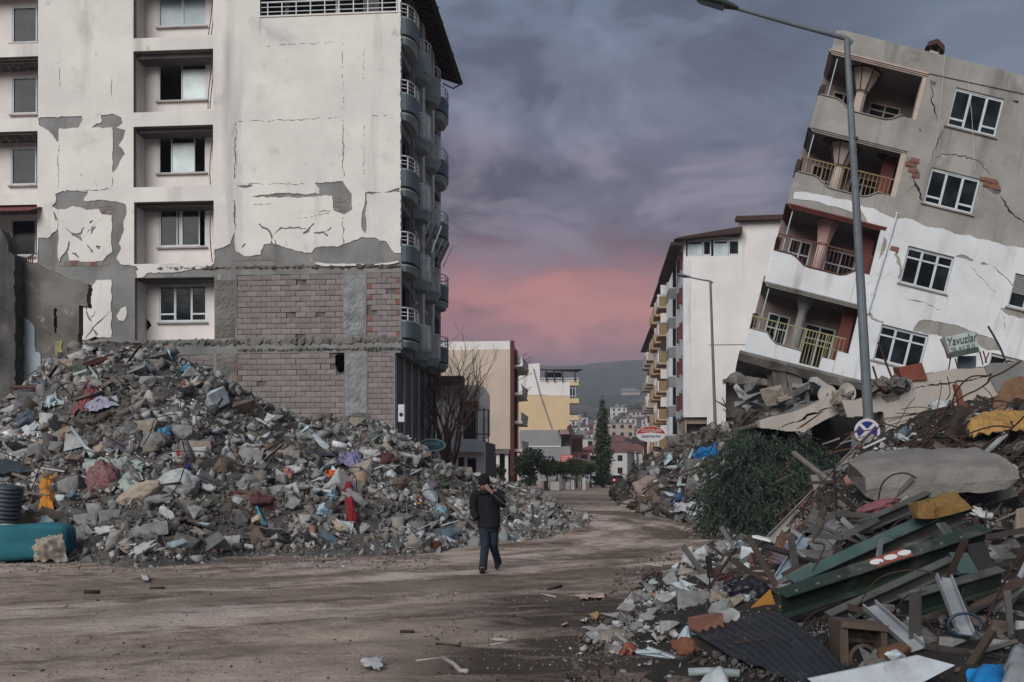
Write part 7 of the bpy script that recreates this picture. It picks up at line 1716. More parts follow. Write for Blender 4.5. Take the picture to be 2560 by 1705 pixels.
w.add([D_,C_,B,A,D_ + bk + dn,C_ + bk + dn,B + bk,A + bk],[(0,1,2,3),(7,6,5,4),(0,4,5,1),(1,5,6,2),(2,6,7,3),(3,7,4,0)]); w.build('board',mat('pale_green_board',(.38,.43,.40),(.30,.36,.335),scale=3,bump=.05,rough=.5),t)
w = MB(); w.bar(D_ + dn * .6,C_ + dn * .6,.03,.17); w.build('board_edge',mat('green_board_edge',(.06,.085,.07)),t)
x = (B - A).normalized(); ang = math.atan2(x.z,x.x); c = (A + B + C_ + D_) / 4
text_mesh('lettering','Yavuzlar',.40,mat('dark_green_lettering',(.05,.07,.07),bump=0),t,c + Vector((-.03,-.03,.06)),rot=(90,-math.degrees(ang),0),shear=.25,width=1.0); text_mesh('lettering','TEL. 613 25 15',.17,CM.get('x') or mat('grey_green_lettering',(.08,.10,.10),bump=0),t,c + Vector((.02,-.03,-.20)),rot=(90,-math.degrees(ang),0),width=.82)
w = MB()
for a,b in (((250,570),(540,1180)),((560,1150),(500,1500)),((700,1150),(780,1490)),((1440,950),(1540,1350)),((1540,930),(1650,1300)),((1720,980),(1600,1280))): w.bar(at(*fq(*a),Y + .1),at(*fq(*b),Y + .1),.035,.035)
w.build('support_bar',M['rail_rust'],t)
w = MB(); a,b = at(*fq(800,1480),Y + .6),at(*fq(1330,1080),Y + .6); w.box(a.x,b.x,Y + .6,Y + .7,a.z,b.z); tag(w.build('blue_panel',cmat('slate_blue_door',(.09,.14,.17))),'slate blue panel standing under the hanging shop board','panel')
for i,(pts,lab) in enumerate(((((2470,815),(2500,868),(2520,920)),'dark bent bar standing up beside the hanging shop board'),(((2195,855),(2230,945)),'thin dark bar leaning across the lowest window'),(((2182,915),(2196,960)),'short dark bar below the lowest window'))):
 rebar([at(u,v,32.5) for u,v in pts],.035,lab)
# ---- broken street tree and the fallen evergreen
t = thing('tree_stump','dark broken tree trunk with splintered limbs behind the fallen evergreen','tree',loc=at(1848,1140,33)); rr = random.Random(6); w = MB()
w.tube([(0,0,-1.2),(.05,0,.2),(-.05,.05,.9),(.1,0,1.5)],[.30,.25,.2,.1],9)
for k in range(14): a = rr.uniform(0,6.28); z = rr.uniform(.0,1.4); L = rr.uniform(.5,1.2); w.tube([(0,0,z),(L * .5 * math.cos(a),L * .3 * math.sin(a),z + L * .3),(L * math.cos(a),L * .5 * math.sin(a),z + L * rr.uniform(.1,.9))],[.07,.045,.012],5)
w.build('trunk',M['bark'],t)
def fallen_tree():
 c0 = at(1905,1205,26.8); t = thing('fallen_tree','dark green fallen evergreen with drooping foliage beside the dirt road','tree',loc=(c0.x,c0.y,0)); g = np.random.default_rng(5); rr = random.Random(5)
 blobs = []
 for (u,v,Y,ru,rv) in ((1880,1120,27.5,80,48),(1960,1115,27.8,85,44),(2035,1150,27.6,62,46),(1825,1175,26.9,62,58),(1900,1200,26.6,95,70),(1990,1205,26.8,85,70),(2060,1210,27.0,42,52),(1790,1245,26.4,45,55),(1850,1270,26.0,80,55),(1930,1285,25.9,75,46),(2000,1270,26.2,60,40),(1765,1300,26.0,22,30),(1890,1095,28.0,50,30),(1945,1075,28.2,30,14),(2085,1165,27.8,16,26)):
  p = at(u,v,Y) - Vector((c0.x,c0.y,0)); k = Y / F; blobs.append((p,ru * k,rv * k))
 V = []; lim = MB()
 for p,rx,rz in blobs:
  ns = int(330 * rx * rz / .5) + 30
  for k in range(ns):
   d = Vector(g.normal(size=3)); d.normalize(); r = rr.random() ** .45 if k % 8 else rr.uniform(1.0,1.35)
   q = p + Vector((d.x * rx * r,d.y * min(rx,.9) * r,d.z * rz * r)); dirv = Vector((d.x * .55 + rr.uniform(-.35,.35),d.y * .55 - .1 + rr.uniform(-.3,.3),rr.uniform(-.95,-.05))).normalized(); L = rr.uniform(.22,.55)
   nb = 13
   for b in range(nb):
    s = q + dirv * (L * b / nb) + Vector((0,0,-.10 * (b / nb) ** 2)); a = (dirv * .8 + Vector((rr.uniform(-1,1),rr.uniform(-1,1),rr.uniform(-.9,.25))) * .75).normalized() * rr.uniform(.06,.14); n = a.cross(Vector((rr.uniform(-1,1),rr.uniform(-1,1),rr.uniform(-1,1)))).normalized() * .015
    V += [s - n * .5,s + a * .5 + n,s + a,s + a * .5 - n]
 m = len(V) // 4; me = bpy.data.meshes.new('foliage'); me.from_pydata([tuple(v) for v in V],[],np.arange(4 * m).reshape(m,4).tolist()); me.materials.append(mat('blue_green_needles',(.040,.060,.043),(.011,.019,.014),scale=1.6,bump=0,rough=.55))
 o = bpy.data.objects.new('crown',me); COL.objects.link(o); o.parent = t
 base = at(2120,1240,27.6) - Vector((c0.x,c0.y,0)); w = MB(); w.tube([base,Vector((.6,.3,.8)),Vector((-.6,.0,.7)),Vector((-1.6,-.5,.35))],[.22,.18,.12,.04],8); w.build('trunk',M['bark'],t)
 for p,rx,rz in blobs: lim.tube([Vector((.4,.2,.75)),Vector((.2,.1,.8)).lerp(p,.6) + Vector((0,0,.1)),p + Vector((rr.uniform(-.3,.3),-.2,rr.uniform(-.3,.1)))],[.07,.045,.012],5)
 for k in range(18): p,rx,rz = rr.choice(blobs); a = p + Vector((rr.uniform(-rx,rx),-.8 * min(rx,.9),rr.uniform(-rz,rz))); lim.tube([a,a + Vector((rr.uniform(-.6,.6),-.1,rr.uniform(-.4,.2)))],[.018,.008],4)
 lim.build('branch',M['bark'],t)
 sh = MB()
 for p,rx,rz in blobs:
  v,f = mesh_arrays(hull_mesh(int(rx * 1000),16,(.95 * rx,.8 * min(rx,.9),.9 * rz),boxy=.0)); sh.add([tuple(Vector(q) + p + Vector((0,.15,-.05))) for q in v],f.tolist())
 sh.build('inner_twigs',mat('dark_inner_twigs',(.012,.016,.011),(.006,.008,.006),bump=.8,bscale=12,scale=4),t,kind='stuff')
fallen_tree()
# ------------------------------------------------------------------ foreground heap
fg = Surf([(1400,1705,8.12),(1450,1600,10.17),(1480,1500,13.39),(1550,1420,17.9),(1650,1372,22.5),(1750,1350,25.5),(1700,1705,8.0),(1850,1705,7.5),(2560,1705,7.2),(2700,1705,7.2),(1650,1600,9.9),(2000,1600,8.9),(2560,1600,8.3),(1650,1500,12.7),(2000,1500,10.6),(2560,1500,9.9),(1720,1420,15.2),(2000,1400,11.9),(2560,1400,10.9),(1840,1340,17.5),(2000,1300,13.5),(2560,1300,11.9),(1950,1250,16),(2150,1200,13.8),(2560,1200,12.9),(2050,1150,16.5),(2300,1100,15.3),(2560,1100,14.2),(2150,1075,17.5),(2400,1000,16.5),(2700,940,15.8),(3300,1705,7.0),(3300,1400,10.4),(3300,940,15.4)])
_fd = fg.d
def _deep(u,v): return _fd(u,v) * (1 + .055 * min(1,max(0,(u - 1560) / 200)))       # the bed lies a little deeper than the things piled on it
fg.d = _deep
FGL = [(1398,1760),(1432,1640),(1445,1600),(1470,1520),(1510,1452),(1560,1412),(1640,1378),(1740,1352),(1850,1318)]      # toe of the heap
FGT = [(1398,1755),(1470,1515),(1560,1410),(1640,1376),(1740,1352),(1850,1338),(1915,1334),(1960,1305),(2000,1270),(2080,1190),(2150,1122),(2250,1060),(2400,1005),(2600,960),(2760,930),(3300,900)]
def make_fg():
 us = np.arange(1398,3290,7); rows = 60; V = []
 def vis(u): return lerp_tab(FGT,u)
 for u in us:
  vt = vis(u)
  for k in range(rows + 1):
   v = 1760 + (vt - 1760) * k / rows; p = fg.at(u,v); e = min(1,k / 4) * .09
   edge = min(1,max(0,(u - 1470) / 130))
   V.append(p + Vector((0,0,e * edge * (hnoise(p.x,p.y + p.z,1.8,2) + .6 * hnoise(p.x,p.y + p.z,4.5,5)) - .12 * (1 - edge) - .16 * max(0,(k / rows - .8) / .2) * (1 - min(1,max(0,(u - 1720) / 150))))))
  top = V[-1]
  for dy,dz in ((.4,.3),(1.2,1.2),(2.5,4)): V.append(top + Vector((.1,dy,-min(dz,top.z + .4))))
 n = rows + 4; w = MB(); w.add(V,[(i * n + k,(i + 1) * n + k,(i + 1) * n + k + 1,i * n + k + 1) for i in range(len(us) - 1) for k in range(n - 1)])
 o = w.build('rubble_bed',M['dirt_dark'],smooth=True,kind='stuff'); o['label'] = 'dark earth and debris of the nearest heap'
make_fg()
def pick_fg(rr):
 while True:
  u = rr.uniform(1415,3250); vt = lerp_tab(FGT,u); v = vt + (1730 - vt) * rr.random()
  if rr.random() < (.7 if u > 2050 and v > 1240 else 1): return fg.at(u,v),1
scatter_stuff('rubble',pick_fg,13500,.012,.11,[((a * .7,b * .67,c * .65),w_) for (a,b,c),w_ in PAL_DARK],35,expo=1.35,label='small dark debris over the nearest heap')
EDGE = [(1350,1800),(1400,1715),(1450,1640),(1500,1575),(1560,1535),(1640,1520),(1700,1530)]        # left limit of the coarse rubble
def pick_edge(rr):
 while True:
  u = rr.uniform(1470,1860); v = rr.uniform(lerp_tab(FGT,u),1650)
  if u < lerp_tab(EDGE,v): continue
  if rr.random() < math.exp(-((v - 1400 - (1860 - u) * .42) / 75) ** 2): return fg.at(u,v),1
scatter_stuff('rubble',pick_edge,1100,.025,.16,PAL_PALE,36,expo=1.6,label='pale small rubble at the road edge of the nearest heap')
scatter_stuff('rubble',lambda rr: (fg.at(*(lambda u: (u,rr.uniform(lerp_tab(FGT,u) + 5,1330)))(rr.uniform(1980,3100))),1),4400,.03,.16,PAL_DARK,37,expo=1.5,label='splintered scraps under the tangled bars')
LAND[:] = [(1695,1470,'whitish boulder'),(1740,1440,'rough grey boulder'),(1730,1505,'grey block with a pale edge'),(1860,1480,'black rubbish bag'),(1830,1513,'speckled tan boulder'),(1905,1440,'large tan boulder'),(1895,1505,'orange plate'),(1960,1400,'pale blue gutter'),(1860,1435,'short white pipe'),(1918,1348,'white tipped board'),(1765,1558,'red hollow brick'),(1708,1617,'rust orange lid'),(1620,1535,'greenish pale stone'),(1640,1530,'dark toe stone'),(2210,1405,'orange beam patch'),(2320,1265,'amber foam block'),(2220,1560,'fallen silver tube'),(2385,1520,'standing silver strip'),(2410,1560,'blue hose loop'),(2150,1615,'motor housing'),(2230,1645,'broken brown basin'),(2300,1680,'long white front panel'),(2470,1680,'bright blue corner plastic'),(2500,1500,'big grey frame edge boulder'),(2080,1340,'open box frame'),(2440,1420,'black end plate'),(2050,1470,'lower end of the green beams'),(2400,1370,'upper end of the green beams'),(2520,1400,'dark round boulder')]
rr = random.Random(55)
for k in range(70):
 u = rr.uniform(1480,1900); vt = lerp_tab(FGT,u); v = rr.uniform(vt + 10,min(1640,vt + 190)); u = max(u,lerp_tab(EDGE,v) + 10); chunk(fg.at(u,v),rr.choice((.16,.2,.25,.32,.4)) * rr.uniform(.8,1.1),rr.choice(('pale grey','mid grey','mid grey','dark grey','tan','bluish white')),rr.choice(('lump','block','slab')),'',rr=rr)
for k in range(44):
 u = rr.uniform(1950,2550); v = rr.uniform(1250,1680); u = u if v < 1500 else max(u,2180); chunk(fg.at(u,v),rr.uniform(.12,.32),rr.choice(('mid grey','dark grey','dark grey','dark grey','brown')),rr.choice(('lump','block','slab')),'',rr=rr)
R5 = lambda x,y: (1500 + x * .27106,1280 + y * .27106)
R6 = lambda x,y: (1960 + x * .33482,1180 + y * .33482)
R8 = lambda x,y: (2250 + x * .16578,900 + y * .16578)
class _H: px = staticmethod(lambda u,v,off=.1: fg.at(u,v,off))
def fgc(f,x0,y0,x1,y1,sh,sp_,lab,off=.12,**k): return big_chunk(f,x0,y0,x1,y1,sh,sp_,lab,off=off,heap=_H,**k)
for f,x0,y0,x1,y1,sh,sp_,lab in ((R5,630,640,825,765,'bluish white','lump','whitish boulder at the road edge of the nearest heap'),(R5,825,548,970,625,'mid grey','lump','rough grey boulder behind the whitish boulder'),(R5,690,725,1015,925,'mid grey','block','large grey block with a pale broken edge'),(R5,1000,720,1225,850,'tan','slab','tan slab tilted under the black bag'),(R5,1090,770,1345,945,'tan','lump','speckled tan boulder below the black bag'),(R5,1360,525,1600,660,'tan','lump','large tan boulder behind the black bag'),(R5,1590,640,1785,805,'mid grey','lump','round grey boulder beside the orange plate'),(R5,400,740,490,825,'tan','lump','lone tan stone on the wet dirt'),(R5,430,870,570,955,'mid grey','lump','smooth grey stone below the lone tan stone'),(R5,360,940,530,1045,'pale grey','lump','greenish pale stone at the heap toe'),(R5,560,850,700,930,'dark grey','lump','dark stone beside the smooth grey stone'),(R5,495,810,615,850,'bluish white','slab','flat bluish piece on the wet dirt'),(R5,1140,385,1300,520,'mid grey','lump','grey rubble lump at the top of the road edge'),(R5,550,1000,720,1150,'pale grey','block','pale block near the hollow brick'),
  (R6,1430,830,1800,1110,'mid grey','lump','big grey concrete boulder at the frame edge under the green beams'),(R6,1700,1090,1850,1280,'pale grey','lump','pale boulder at the frame edge below the big grey boulder'),(R6,1530,530,1700,680,'dark grey','lump','dark round boulder behind the end of the green beams'),(R6,1150,1230,1330,1370,'mid grey','block','grey block near the blue hose loop'),(R6,1540,1240,1670,1330,'mid grey','block','grey block above the shiny plastic sheet'),(R6,290,800,380,890,'mid grey','lump','small grey stone caught on the green beam'),(R6,1700,240,1850,620,'tan','block','tall tan block in shade at the frame edge')):
 fgc(f,x0,y0,x1,y1,sh,sp_,lab)
def big_slab():
 a,b = at(*R4(640,1262),12.6),at(*R4(1840,1170),12.2); n = 44; rr = random.Random(3); V = []; hgt = .31; dep = Vector((.16,1.15,.30)); L = b - a
 for i in range(n + 1):
  t = i / n; q = a + L * t; e = .05 if 0 < i < n else .0; bul = .04 * math.sin(t * 9)
  tp = hgt * (1 + .10 * math.sin(t * 5)); r = lambda s: Vector((0,s * 1.4 * mnoise.noise(Vector((t * 11,s * 900,1))),s * 1.8 * mnoise.noise(Vector((t * 9,s * 700,5)))))
  endk = .25 * max(0,1 - t * 12) + .45 * max(0,(t - .90) * 10) ** 2
  V += [q + r(.015) + Vector((0,.0,endk * .25)),q + Vector((0,-.02,tp * .45)) + r(.012),q + Vector((0,.0,tp - endk * .1)) + r(.018),q + Vector((0,.06,tp + .02 - endk * .1)) + r(.01),q + Vector((0,.3,tp + .09)) + r(.012),q + Vector((0,.6,tp + .17)) + r(.012),q + dep + Vector((0,0,tp - .02 - endk * .2)) + r(.02),q + dep + r(.03)]
 m = 8; f = [(i * m + j,(i + 1) * m + j,(i + 1) * m + (j + 1) % m,i * m + (j + 1) % m) for i in range(n) for j in range(m)] + [tuple(range(m)),tuple(n * m + j for j in range(m))[::-1]]
 w = MB(); w.add(V,[q for q in f]); tag(w.build('concrete_slab',mat('pitted_slab_concrete',(.20,.187,.172),(.135,.127,.118),scale=2.2,bump=.9,bscale=16,spots=[((.13,.125,.12),2.6,.62,.12)])),'long thick concrete slab lying across the top of the nearest heap','slab')
big_slab()
# ---- green steel sections
M['green_steel'] = mat('dark_green_steel_paint',(.020,.033,.025),(.014,.023,.018),rough=.5,scale=3,bump=.15,spots=[((.085,.08,.07),2.2,.55,.2),((.035,.022,.015),3.4,.6,.1)])
M['teal_steel'] = mat('pale_teal_steel_paint',(.055,.092,.086),(.036,.064,.060),rough=.5,scale=3,bump=.15,spots=[((.10,.098,.088),2.0,.55,.2),((.03,.035,.032),4,.6,.1)])
M['grey_steel'] = mat('dull_grey_steel',(.075,.078,.072),(.05,.052,.048),rough=.6,scale=4,bump=.2,spots=[((.05,.03,.02),4,.6,.1)])
def section(name,label,a,b,h,fl,mm,topm=None,kind='I',th=.012,group=None):
 """A rolled steel section from a to b: web of height h, flanges fl wide; its top flange leans towards the viewer."""
 a,b = Vector(a),Vector(b); t = thing(name,label,'beam',loc=a,group=group); d = (b - a).normalized(); up = Vector((0,-.35,1)); up = (up - d * up.dot(d)).normalized(); s = d.cross(up).normalized(); s = s if s.y < 0 else -s; L = b - a
 w = MB(); w.bar(s * .0,L,th,h,up=up); w.build('web',mm,t)
 for sg,nm in ((1,'top_flange'),(-1,'bottom_flange')):
  o = up * (sg * (h / 2 + th / 2 + .001)) + (s * (-fl / 2) if kind == 'C' else Vector()); w = MB(); w.bar(o,L + o,fl,th,up=up); w.build(nm,topm if (sg > 0 and topm) else mm,t)
 return t
p = lambda f,x,y,Y: at(*f(x,y),Y)
section('steel_beam','long pale teal steel beam, uppermost of the green beams',p(R6,60,860,10.9),p(R6,1330,285,11.3),.17,.20,M['grey_steel'],M['teal_steel'])
b2 = section('steel_beam','long dark green steel beam with an orange patch and three pale holes',p(R6,-20,985,10.0),p(R6,1500,490,10.6),.22,.20,M['green_steel'])
section('steel_beam','dull grey green steel beam below the orange patched beam',p(R6,330,1110,9.7),p(R6,1250,690,10.2),.13,.10,M['grey_steel'])
section('steel_beam','short green steel beam, lowest of the green beams at the frame edge',p(R6,870,1010,9.6),p(R6,1620,790,9.9),.19,.12,M['green_steel'],M['grey_steel'])
section('steel_beam','dark grey steel beam rising under the concrete slab',p(R6,560,420,11.9),p(R6,1080,190,12.3),.13,.10,M['grey_steel'])
a = p(R6,-20,985,10.0); d = (p(R6,1500,490,10.6) - a); up = Vector((0,-.35,1)); dn = d.normalized(); up = (up - dn * up.dot(dn)).normalized(); s = dn.cross(up).normalized(); s = s if s.y < 0 else -s
w = MB(); o = up * (.11 + .016); w.bar(d * .435 + o,d * .612 + o,.17,.006,up=up); pt_ = w.build('orange_patch',cmat('orange_patch_paint',(.28,.075,.05)),b2)
for tt,nm in ((.455,'pale_hole'),(.523,'pale_hole'),(.59,'pale_hole')):
 c = d * tt + o + up * .004; w = MB(); vs = [c + dn * (.075 * math.cos(2 * math.pi * k / 20)) + s * (.05 * math.sin(2 * math.pi * k / 20)) for k in range(20)]; w.add(vs + [c + up * .003 + (v - c) for v in vs],[tuple(range(20,40)),tuple(range(20))[::-1]] + [(k,(k + 1) % 20,20 + (k + 1) % 20,20 + k) for k in range(20)]); w.build(nm,M['white_flat'],pt_)
w = MB()
for k in range(9): c = d * (.06 + .1 * k) + up * .118 - s * (-.05); w.tube([c,c + up * .02],.018,6)
w.build('bolt',M['galv'],b2)
board('bracket_plate','pale green flat bracket crossing behind the green beams','bracket',p(R6,1170,380,10.9),p(R6,1260,500,10.8),.2,.03,M['teal_steel']); board('bracket_plate','pale green flat bracket joining the two lower green beams','bracket',p(R6,1300,610,10.3),p(R6,1380,760,10.1),.2,.03,M['teal_steel'])
w = MB(); w.add([p(R6,1370,545,10.35),p(R6,1500,520,10.35),p(R6,1580,740,10.2),p(R6,1440,770,10.2)],[(0,1,2,3)]); w.add([v + Vector((0,.03,0)) for v in (p(R6,1370,545,10.35),p(R6,1500,520,10.35),p(R6,1580,740,10.2),p(R6,1440,770,10.2))],[(3,2,1,0)]); tag(w.build('end_plate',M['black']),'black end plate closing the green beams','plate')
bxf = thing('box_frame','open frame of dark angle bars beside the green beams','frame')
for a,b in ((( 150,470),(430,490)),((430,490),(700,350)),((380,310),(650,325)),((150,470),(380,310))):
 w = MB(); w.bar(p(R6,*a,11.7),p(R6,*b,11.7),.06,.06); w.build('bar',M['grey_steel'],bxf)
lump('foam_block','amber foam block strapped on top of the teal beam','foam',p(R6,1150,255,11.2),(.62,.3,.22),cmat('amber_foam',(.20,.115,.035),scale=8),71,rot=(0,R(-16),0),hull=True); lump('foam_block','amber foam end lump at the near end of the teal beam','foam',p(R6,1035,285,11.0),(.2,.25,.2),cmat('amber_foam',(.26,.15,.045)),72,hull=True)
board('strap','dark strap over the amber foam block','strap',p(R6,1070,215,11.0),p(R6,1110,290,10.95),.06,.01,M['cable'])
slab_px('orange_plate','orange triangular plate standing at the edge of the black sheet','plate',[R5(*q) for q in ((1308,962),(1570,715),(1622,865),(1440,945))],11.0,.02,cmat('orange_plastic',(.36,.165,.03),rough=.55),seed=1)
lump('foam_block','small yellow foam lump beside the orange plate','foam',at(*R5(1715,930),10.5),(.14,.12,.16),cmat('yellow_foam',(.32,.19,.045)),73,hull=True)
def corrugated():
 c = [at(*R5(845,1105),9.8),at(*R5(1600,905),10.2),at(*R5(2500,1690),7.5),at(*R5(1720,1690),7.5)]; ns,nt = 150,40; V = []; rr = random.Random(2)
 nn = (c[1] - c[0]).cross(c[3] - c[0]).normalized(); nn = nn if nn.z > 0 else -nn
 for j in range(nt + 1):
  for i in range(ns + 1):
   s,t = i / ns,j / nt; tt = t * (1 + .0); p0 = c[0].lerp(c[1],s).lerp(c[3].lerp(c[2],s),tt)
   ph = s * 11 * 2 * math.pi; h = .022 * max(-.5,math.sin(ph)) + .09 * math.sin(math.pi * t) * (.4 + s) * .7 + .035 * mnoise.noise(Vector((s * 4,t * 3,1)))
   V.append(p0 + nn * h + (c[1] - c[0]) * (.02 * mnoise.noise(Vector((s * 30,0,3))) if t == 0 else 0))
 m = ns + 1; edge = [int(nt * (.55 + .45 * min(1,(i / ns) * 3.2) + .05 * mnoise.noise(Vector((i * .21,5,0))))) for i in range(ns)]
 f = [(j * m + i,j * m + i + 1,(j + 1) * m + i + 1,(j + 1) * m + i) for j in range(nt) for i in range(ns) if j < edge[i]]
 w = MB(); w.add(V,f); n0 = len(V); w.add([q - nn * .006 for q in V],[q[::-1] for q in f]); o = w.build('corrugated_sheet',mat('black_corrugated_sheet',(.022,.025,.032),(.014,.016,.021),rough=.55,scale=3,bump=.15,bscale=30,spots=[((.15,.155,.165),9,.70,.05),((.045,.05,.06),2.5,.56,.1)],stretch=(1,1,1)),smooth=True); tag(o,'torn black corrugated sheet sagging at the front of the heap','roof sheet')
corrugated()
def gutter(label,a,b,wd,mm,Y0,Y1,dp=.05):
 a,b = at(*a,Y0),at(*b,Y1); d = (b - a).normalized(); s = d.cross(Vector((0,-1,.3))).normalized(); nz = s.cross(d).normalized(); nz = nz if nz.y < 0 else -nz; w = MB()
 w.bar(a,b,wd,.012,up=nz)
 for sg in (-1,1): w.bar(a + s * (sg * wd / 2) + nz * dp / 2,b + s * (sg * wd / 2) + nz * dp / 2,.012,dp,up=nz)
 return tag(w.build('gutter',mm),label,'gutter')
gutter('pale blue metal gutter leaning down towards the black bag',R5(1640,630),R5(1900,225),.125,cmat('pale_blue_metal',(.27,.34,.40),rough=.45),11.6,12.4)
gutter('weathered aluminium channel running up from the road to the blue sign',(1926,1350),R4(695,740),.14,cmat('aluminium',(.34,.315,.29),rough=.5),14.0,17.4,.06)
board('plank','grey splintered plank beside the aluminium channel','plank',at(*R4(75,880),16.2),at(*R4(360,1110),14.8),.07,.04,cmat('grey_wood',(.19,.165,.145))); board('plank','pale broken board standing under the aluminium channel','plank',at(*R4(245,1060),15.2),at(*R4(290,1230),15.0),.16,.03,cmat('grey_wood',(.19,.165,.145)))
board('plank','white board tipped on the heap beside the fallen evergreen','plank',at(*R5(1425,225),14.8),at(*R5(1665,285),14.4),.12,.03,M['white_flat']); pipe('pipe','short upright white pipe at the road edge of the heap','pipe',[at(*R5(1358,485),12.6),at(*R5(1328,655),12.4)],.045,M['white_flat'])
cloth('sheet_metal','rust brown twisted sheet behind the pale blue gutter','sheet',at(*R5(1680,180),13.2),at(*R5(1755,230),13.0),at(*R5(1700,500),12.5),at(*R5(1540,470),12.7),cmat('rust_brown_sheet',(.12,.07,.048)),74,amp=.10,freq=2.2)
cloth('board','dull red board at the road edge under the twisted sheet','board',at(*R5(1385,385),13.6),at(*R5(1445,390),13.5),at(*R5(1430,530),12.9),at(*R5(1365,540),13.0),cmat('dull_red_board',(.15,.06,.055)),75,amp=.03,freq=2)
lump('rubbish_bag','black rubbish bag on the tan boulders','bag',at(*R5(1390,735),11.6),(.36,.3,.30),cmat('black_plastic',(.012,.013,.018),rough=.35,bump=.1),76,fold=.18,freq=1.6); lump('rubbish_bag','small black rag beside the black rubbish bag','bag',at(*R5(1260,690),11.7),(.24,.15,.16),cmat('black_plastic',(.012,.013,.018)),77,fold=.25,freq=1.6)
w = MB(); a,b = at(*R5(845,1040),9.85),at(*R5(1105,985),9.95); w.bar(a,b,.16,.13,j=.012); tag(w.build('brick',M['brick_red']),'red hollow brick at the edge of the black sheet','brick'); w = MB(); w.bar(at(*R5(1110,985),10.4),at(*R5(1235,960),10.45),.15,.12,j=.03); tag(w.build('brick',CH_MAT['pale grey']),'pale broken brick end behind the black sheet','brick')
cloth('rusty_drum','crushed rust orange drum lid below the black sheet','drum',at(*R5(640,1200),9.1),at(*R5(840,1165),9.2),at(*R5(925,1270),8.9),at(*R5(760,1335),8.8),cmat('rust_orange',(.15,.058,.03)),78,amp=.05,freq=4,bulge=.05)
cloth('panel','pale blue broken panel by the black sheet corner','panel',at(*R5(730,1115),9.9),at(*R5(845,1105),10),at(*R5(840,1170),9.7),at(*R5(720,1170),9.7),cmat('pale_blue_panel',(.36,.45,.48),rough=.5),79,amp=.02,freq=3,n=14)
for i,(a,b,wd) in enumerate((((330,1285),(560,1290),.05),((430,1250),(690,1340),.06),((350,1300),(690,1345),.04))): board('strip','pale blue plastic strip lying in a bundle on the wet dirt','strip',at(*R5(*a),8.95),at(*R5(*b),8.9),wd,.02,cmat('pale_blue_panel',(.36,.45,.48)),group='pale blue strips on the wet dirt')
cloth('rag','torn red scrap on the wet dirt','rag',at(*R5(190,1275),9.5),at(*R5(320,1262),9.5),at(*R5(330,1310),9.3),at(*R5(185,1320),9.3),cmat('brick_red_scrap',(.27,.07,.05)),80,amp=.05,freq=8,n=16,ragged=.4)
pipe('pipe','long pale grey pipe lying at the front of the heap','pipe',[at(*R5(815,1478),8.2),at(*R5(1000,1470),8.2),at(*R5(1290,1490),8.1)],.035,cmat('pale_grey_pipe',(.26,.31,.32),rough=.5))
cloth('sheet','white crumpled sheet at the very front of the heap','sheet',at(*R5(870,1570),7.8),at(*R5(1010,1515),8.0),at(*R5(1180,1540),7.9),at(*R5(1190,1600),7.7),cmat('white_plastic_sheet',(.42,.46,.48),rough=.5),81,amp=.06,freq=4,n=18)
gutter('silver metal tube half lying below the green beams',R6(640,1010),R6(1000,1330),.12,cmat('silver_metal',(.34,.36,.38),rough=.4,metal=.3),9.1,8.4,.06); gutter('silver metal strip standing against the lowest green beam',R6(1185,790),R6(1350,1215),.13,cmat('silver_metal',(.34,.36,.38)),9.1,8.5,.05); board('strip','short silver strip between the two silver tubes','strip',at(*R6(935,1085),8.8),at(*R6(1020,1260),8.5),.06,.02,cmat('silver_metal',(.34,.36,.38)))
rebar([at(*R6(1350 + 125 * math.cos(q),1140 - 85 * math.sin(q)),8.5) for q in [k * .5 - .5 for k in range(11)]],.014,'loop of dark blue hose near the silver strip'); bpy.context.scene.collection.objects[-1].data.materials.clear(); o = bpy.context.scene.collection.objects[-1]; o.name = 'hose'; o['category'] = 'hose'; o.data.materials.append(cmat('blue_hose',(.02,.045,.075),rough=.5))
t = thing('motor_housing','brown metal motor housing with a round opening','motor',loc=at(*R6(560,1300),8.6)); w = MB(); w.box(-.20,-.13,-.12,.2,-.22,.22,j=.01); w.box(.14,.2,-.12,.2,-.24,.14,j=.01); w.bar((-.2,0,.21),(.2,0,.17),.3,.05); w.bar((-.2,0,-.2),(.2,0,-.22),.3,.05); w.box(-.13,.14,.1,.2,-.2,.2); w.build('casing',cmat('brown_casing',(.085,.062,.045),rough=.6),t); w = MB(); w.tube([(0,-.1,-.09),(0,.1,-.09)],.11,20); w.build('drum_end',M['black'],t); w = MB(); k = 20; w.tube([(.11 * math.cos(2 * math.pi * i / k),-.105,-.09 + .11 * math.sin(2 * math.pi * i / k)) for i in range(k + 1)],.018,6); w.build('ring',cmat('brown_casing',(.085,.062,.045)),t)
lump('crockery','broken rust brown basin with a white patch','basin',at(*R6(800,1390),8.3),(.30,.22,.26),cmat('rust_brown_basin',(.13,.065,.038)),83,hull=True); cloth('shard','white shard in the broken brown basin','shard',at(*R6(755,1350),8.12),at(*R6(840,1320),8.12),at(*R6(915,1375),8.1),at(*R6(830,1450),8.08),cmat('white_glaze',(.48,.54,.57),rough=.35),84,amp=.015,freq=3,n=12)
slab_px('panel','long white panel lying along the front edge of the frame','panel',[R6(*q) for q in ((560,1500),(1090,1408),(1345,1472),(1010,1600),(300,1640),(200,1560))],7.45,.03,cmat('white_door_panel',(.40,.43,.46),rough=.5,spots=[((.16,.14,.12),3,.58,.15)]),tilt=.9)
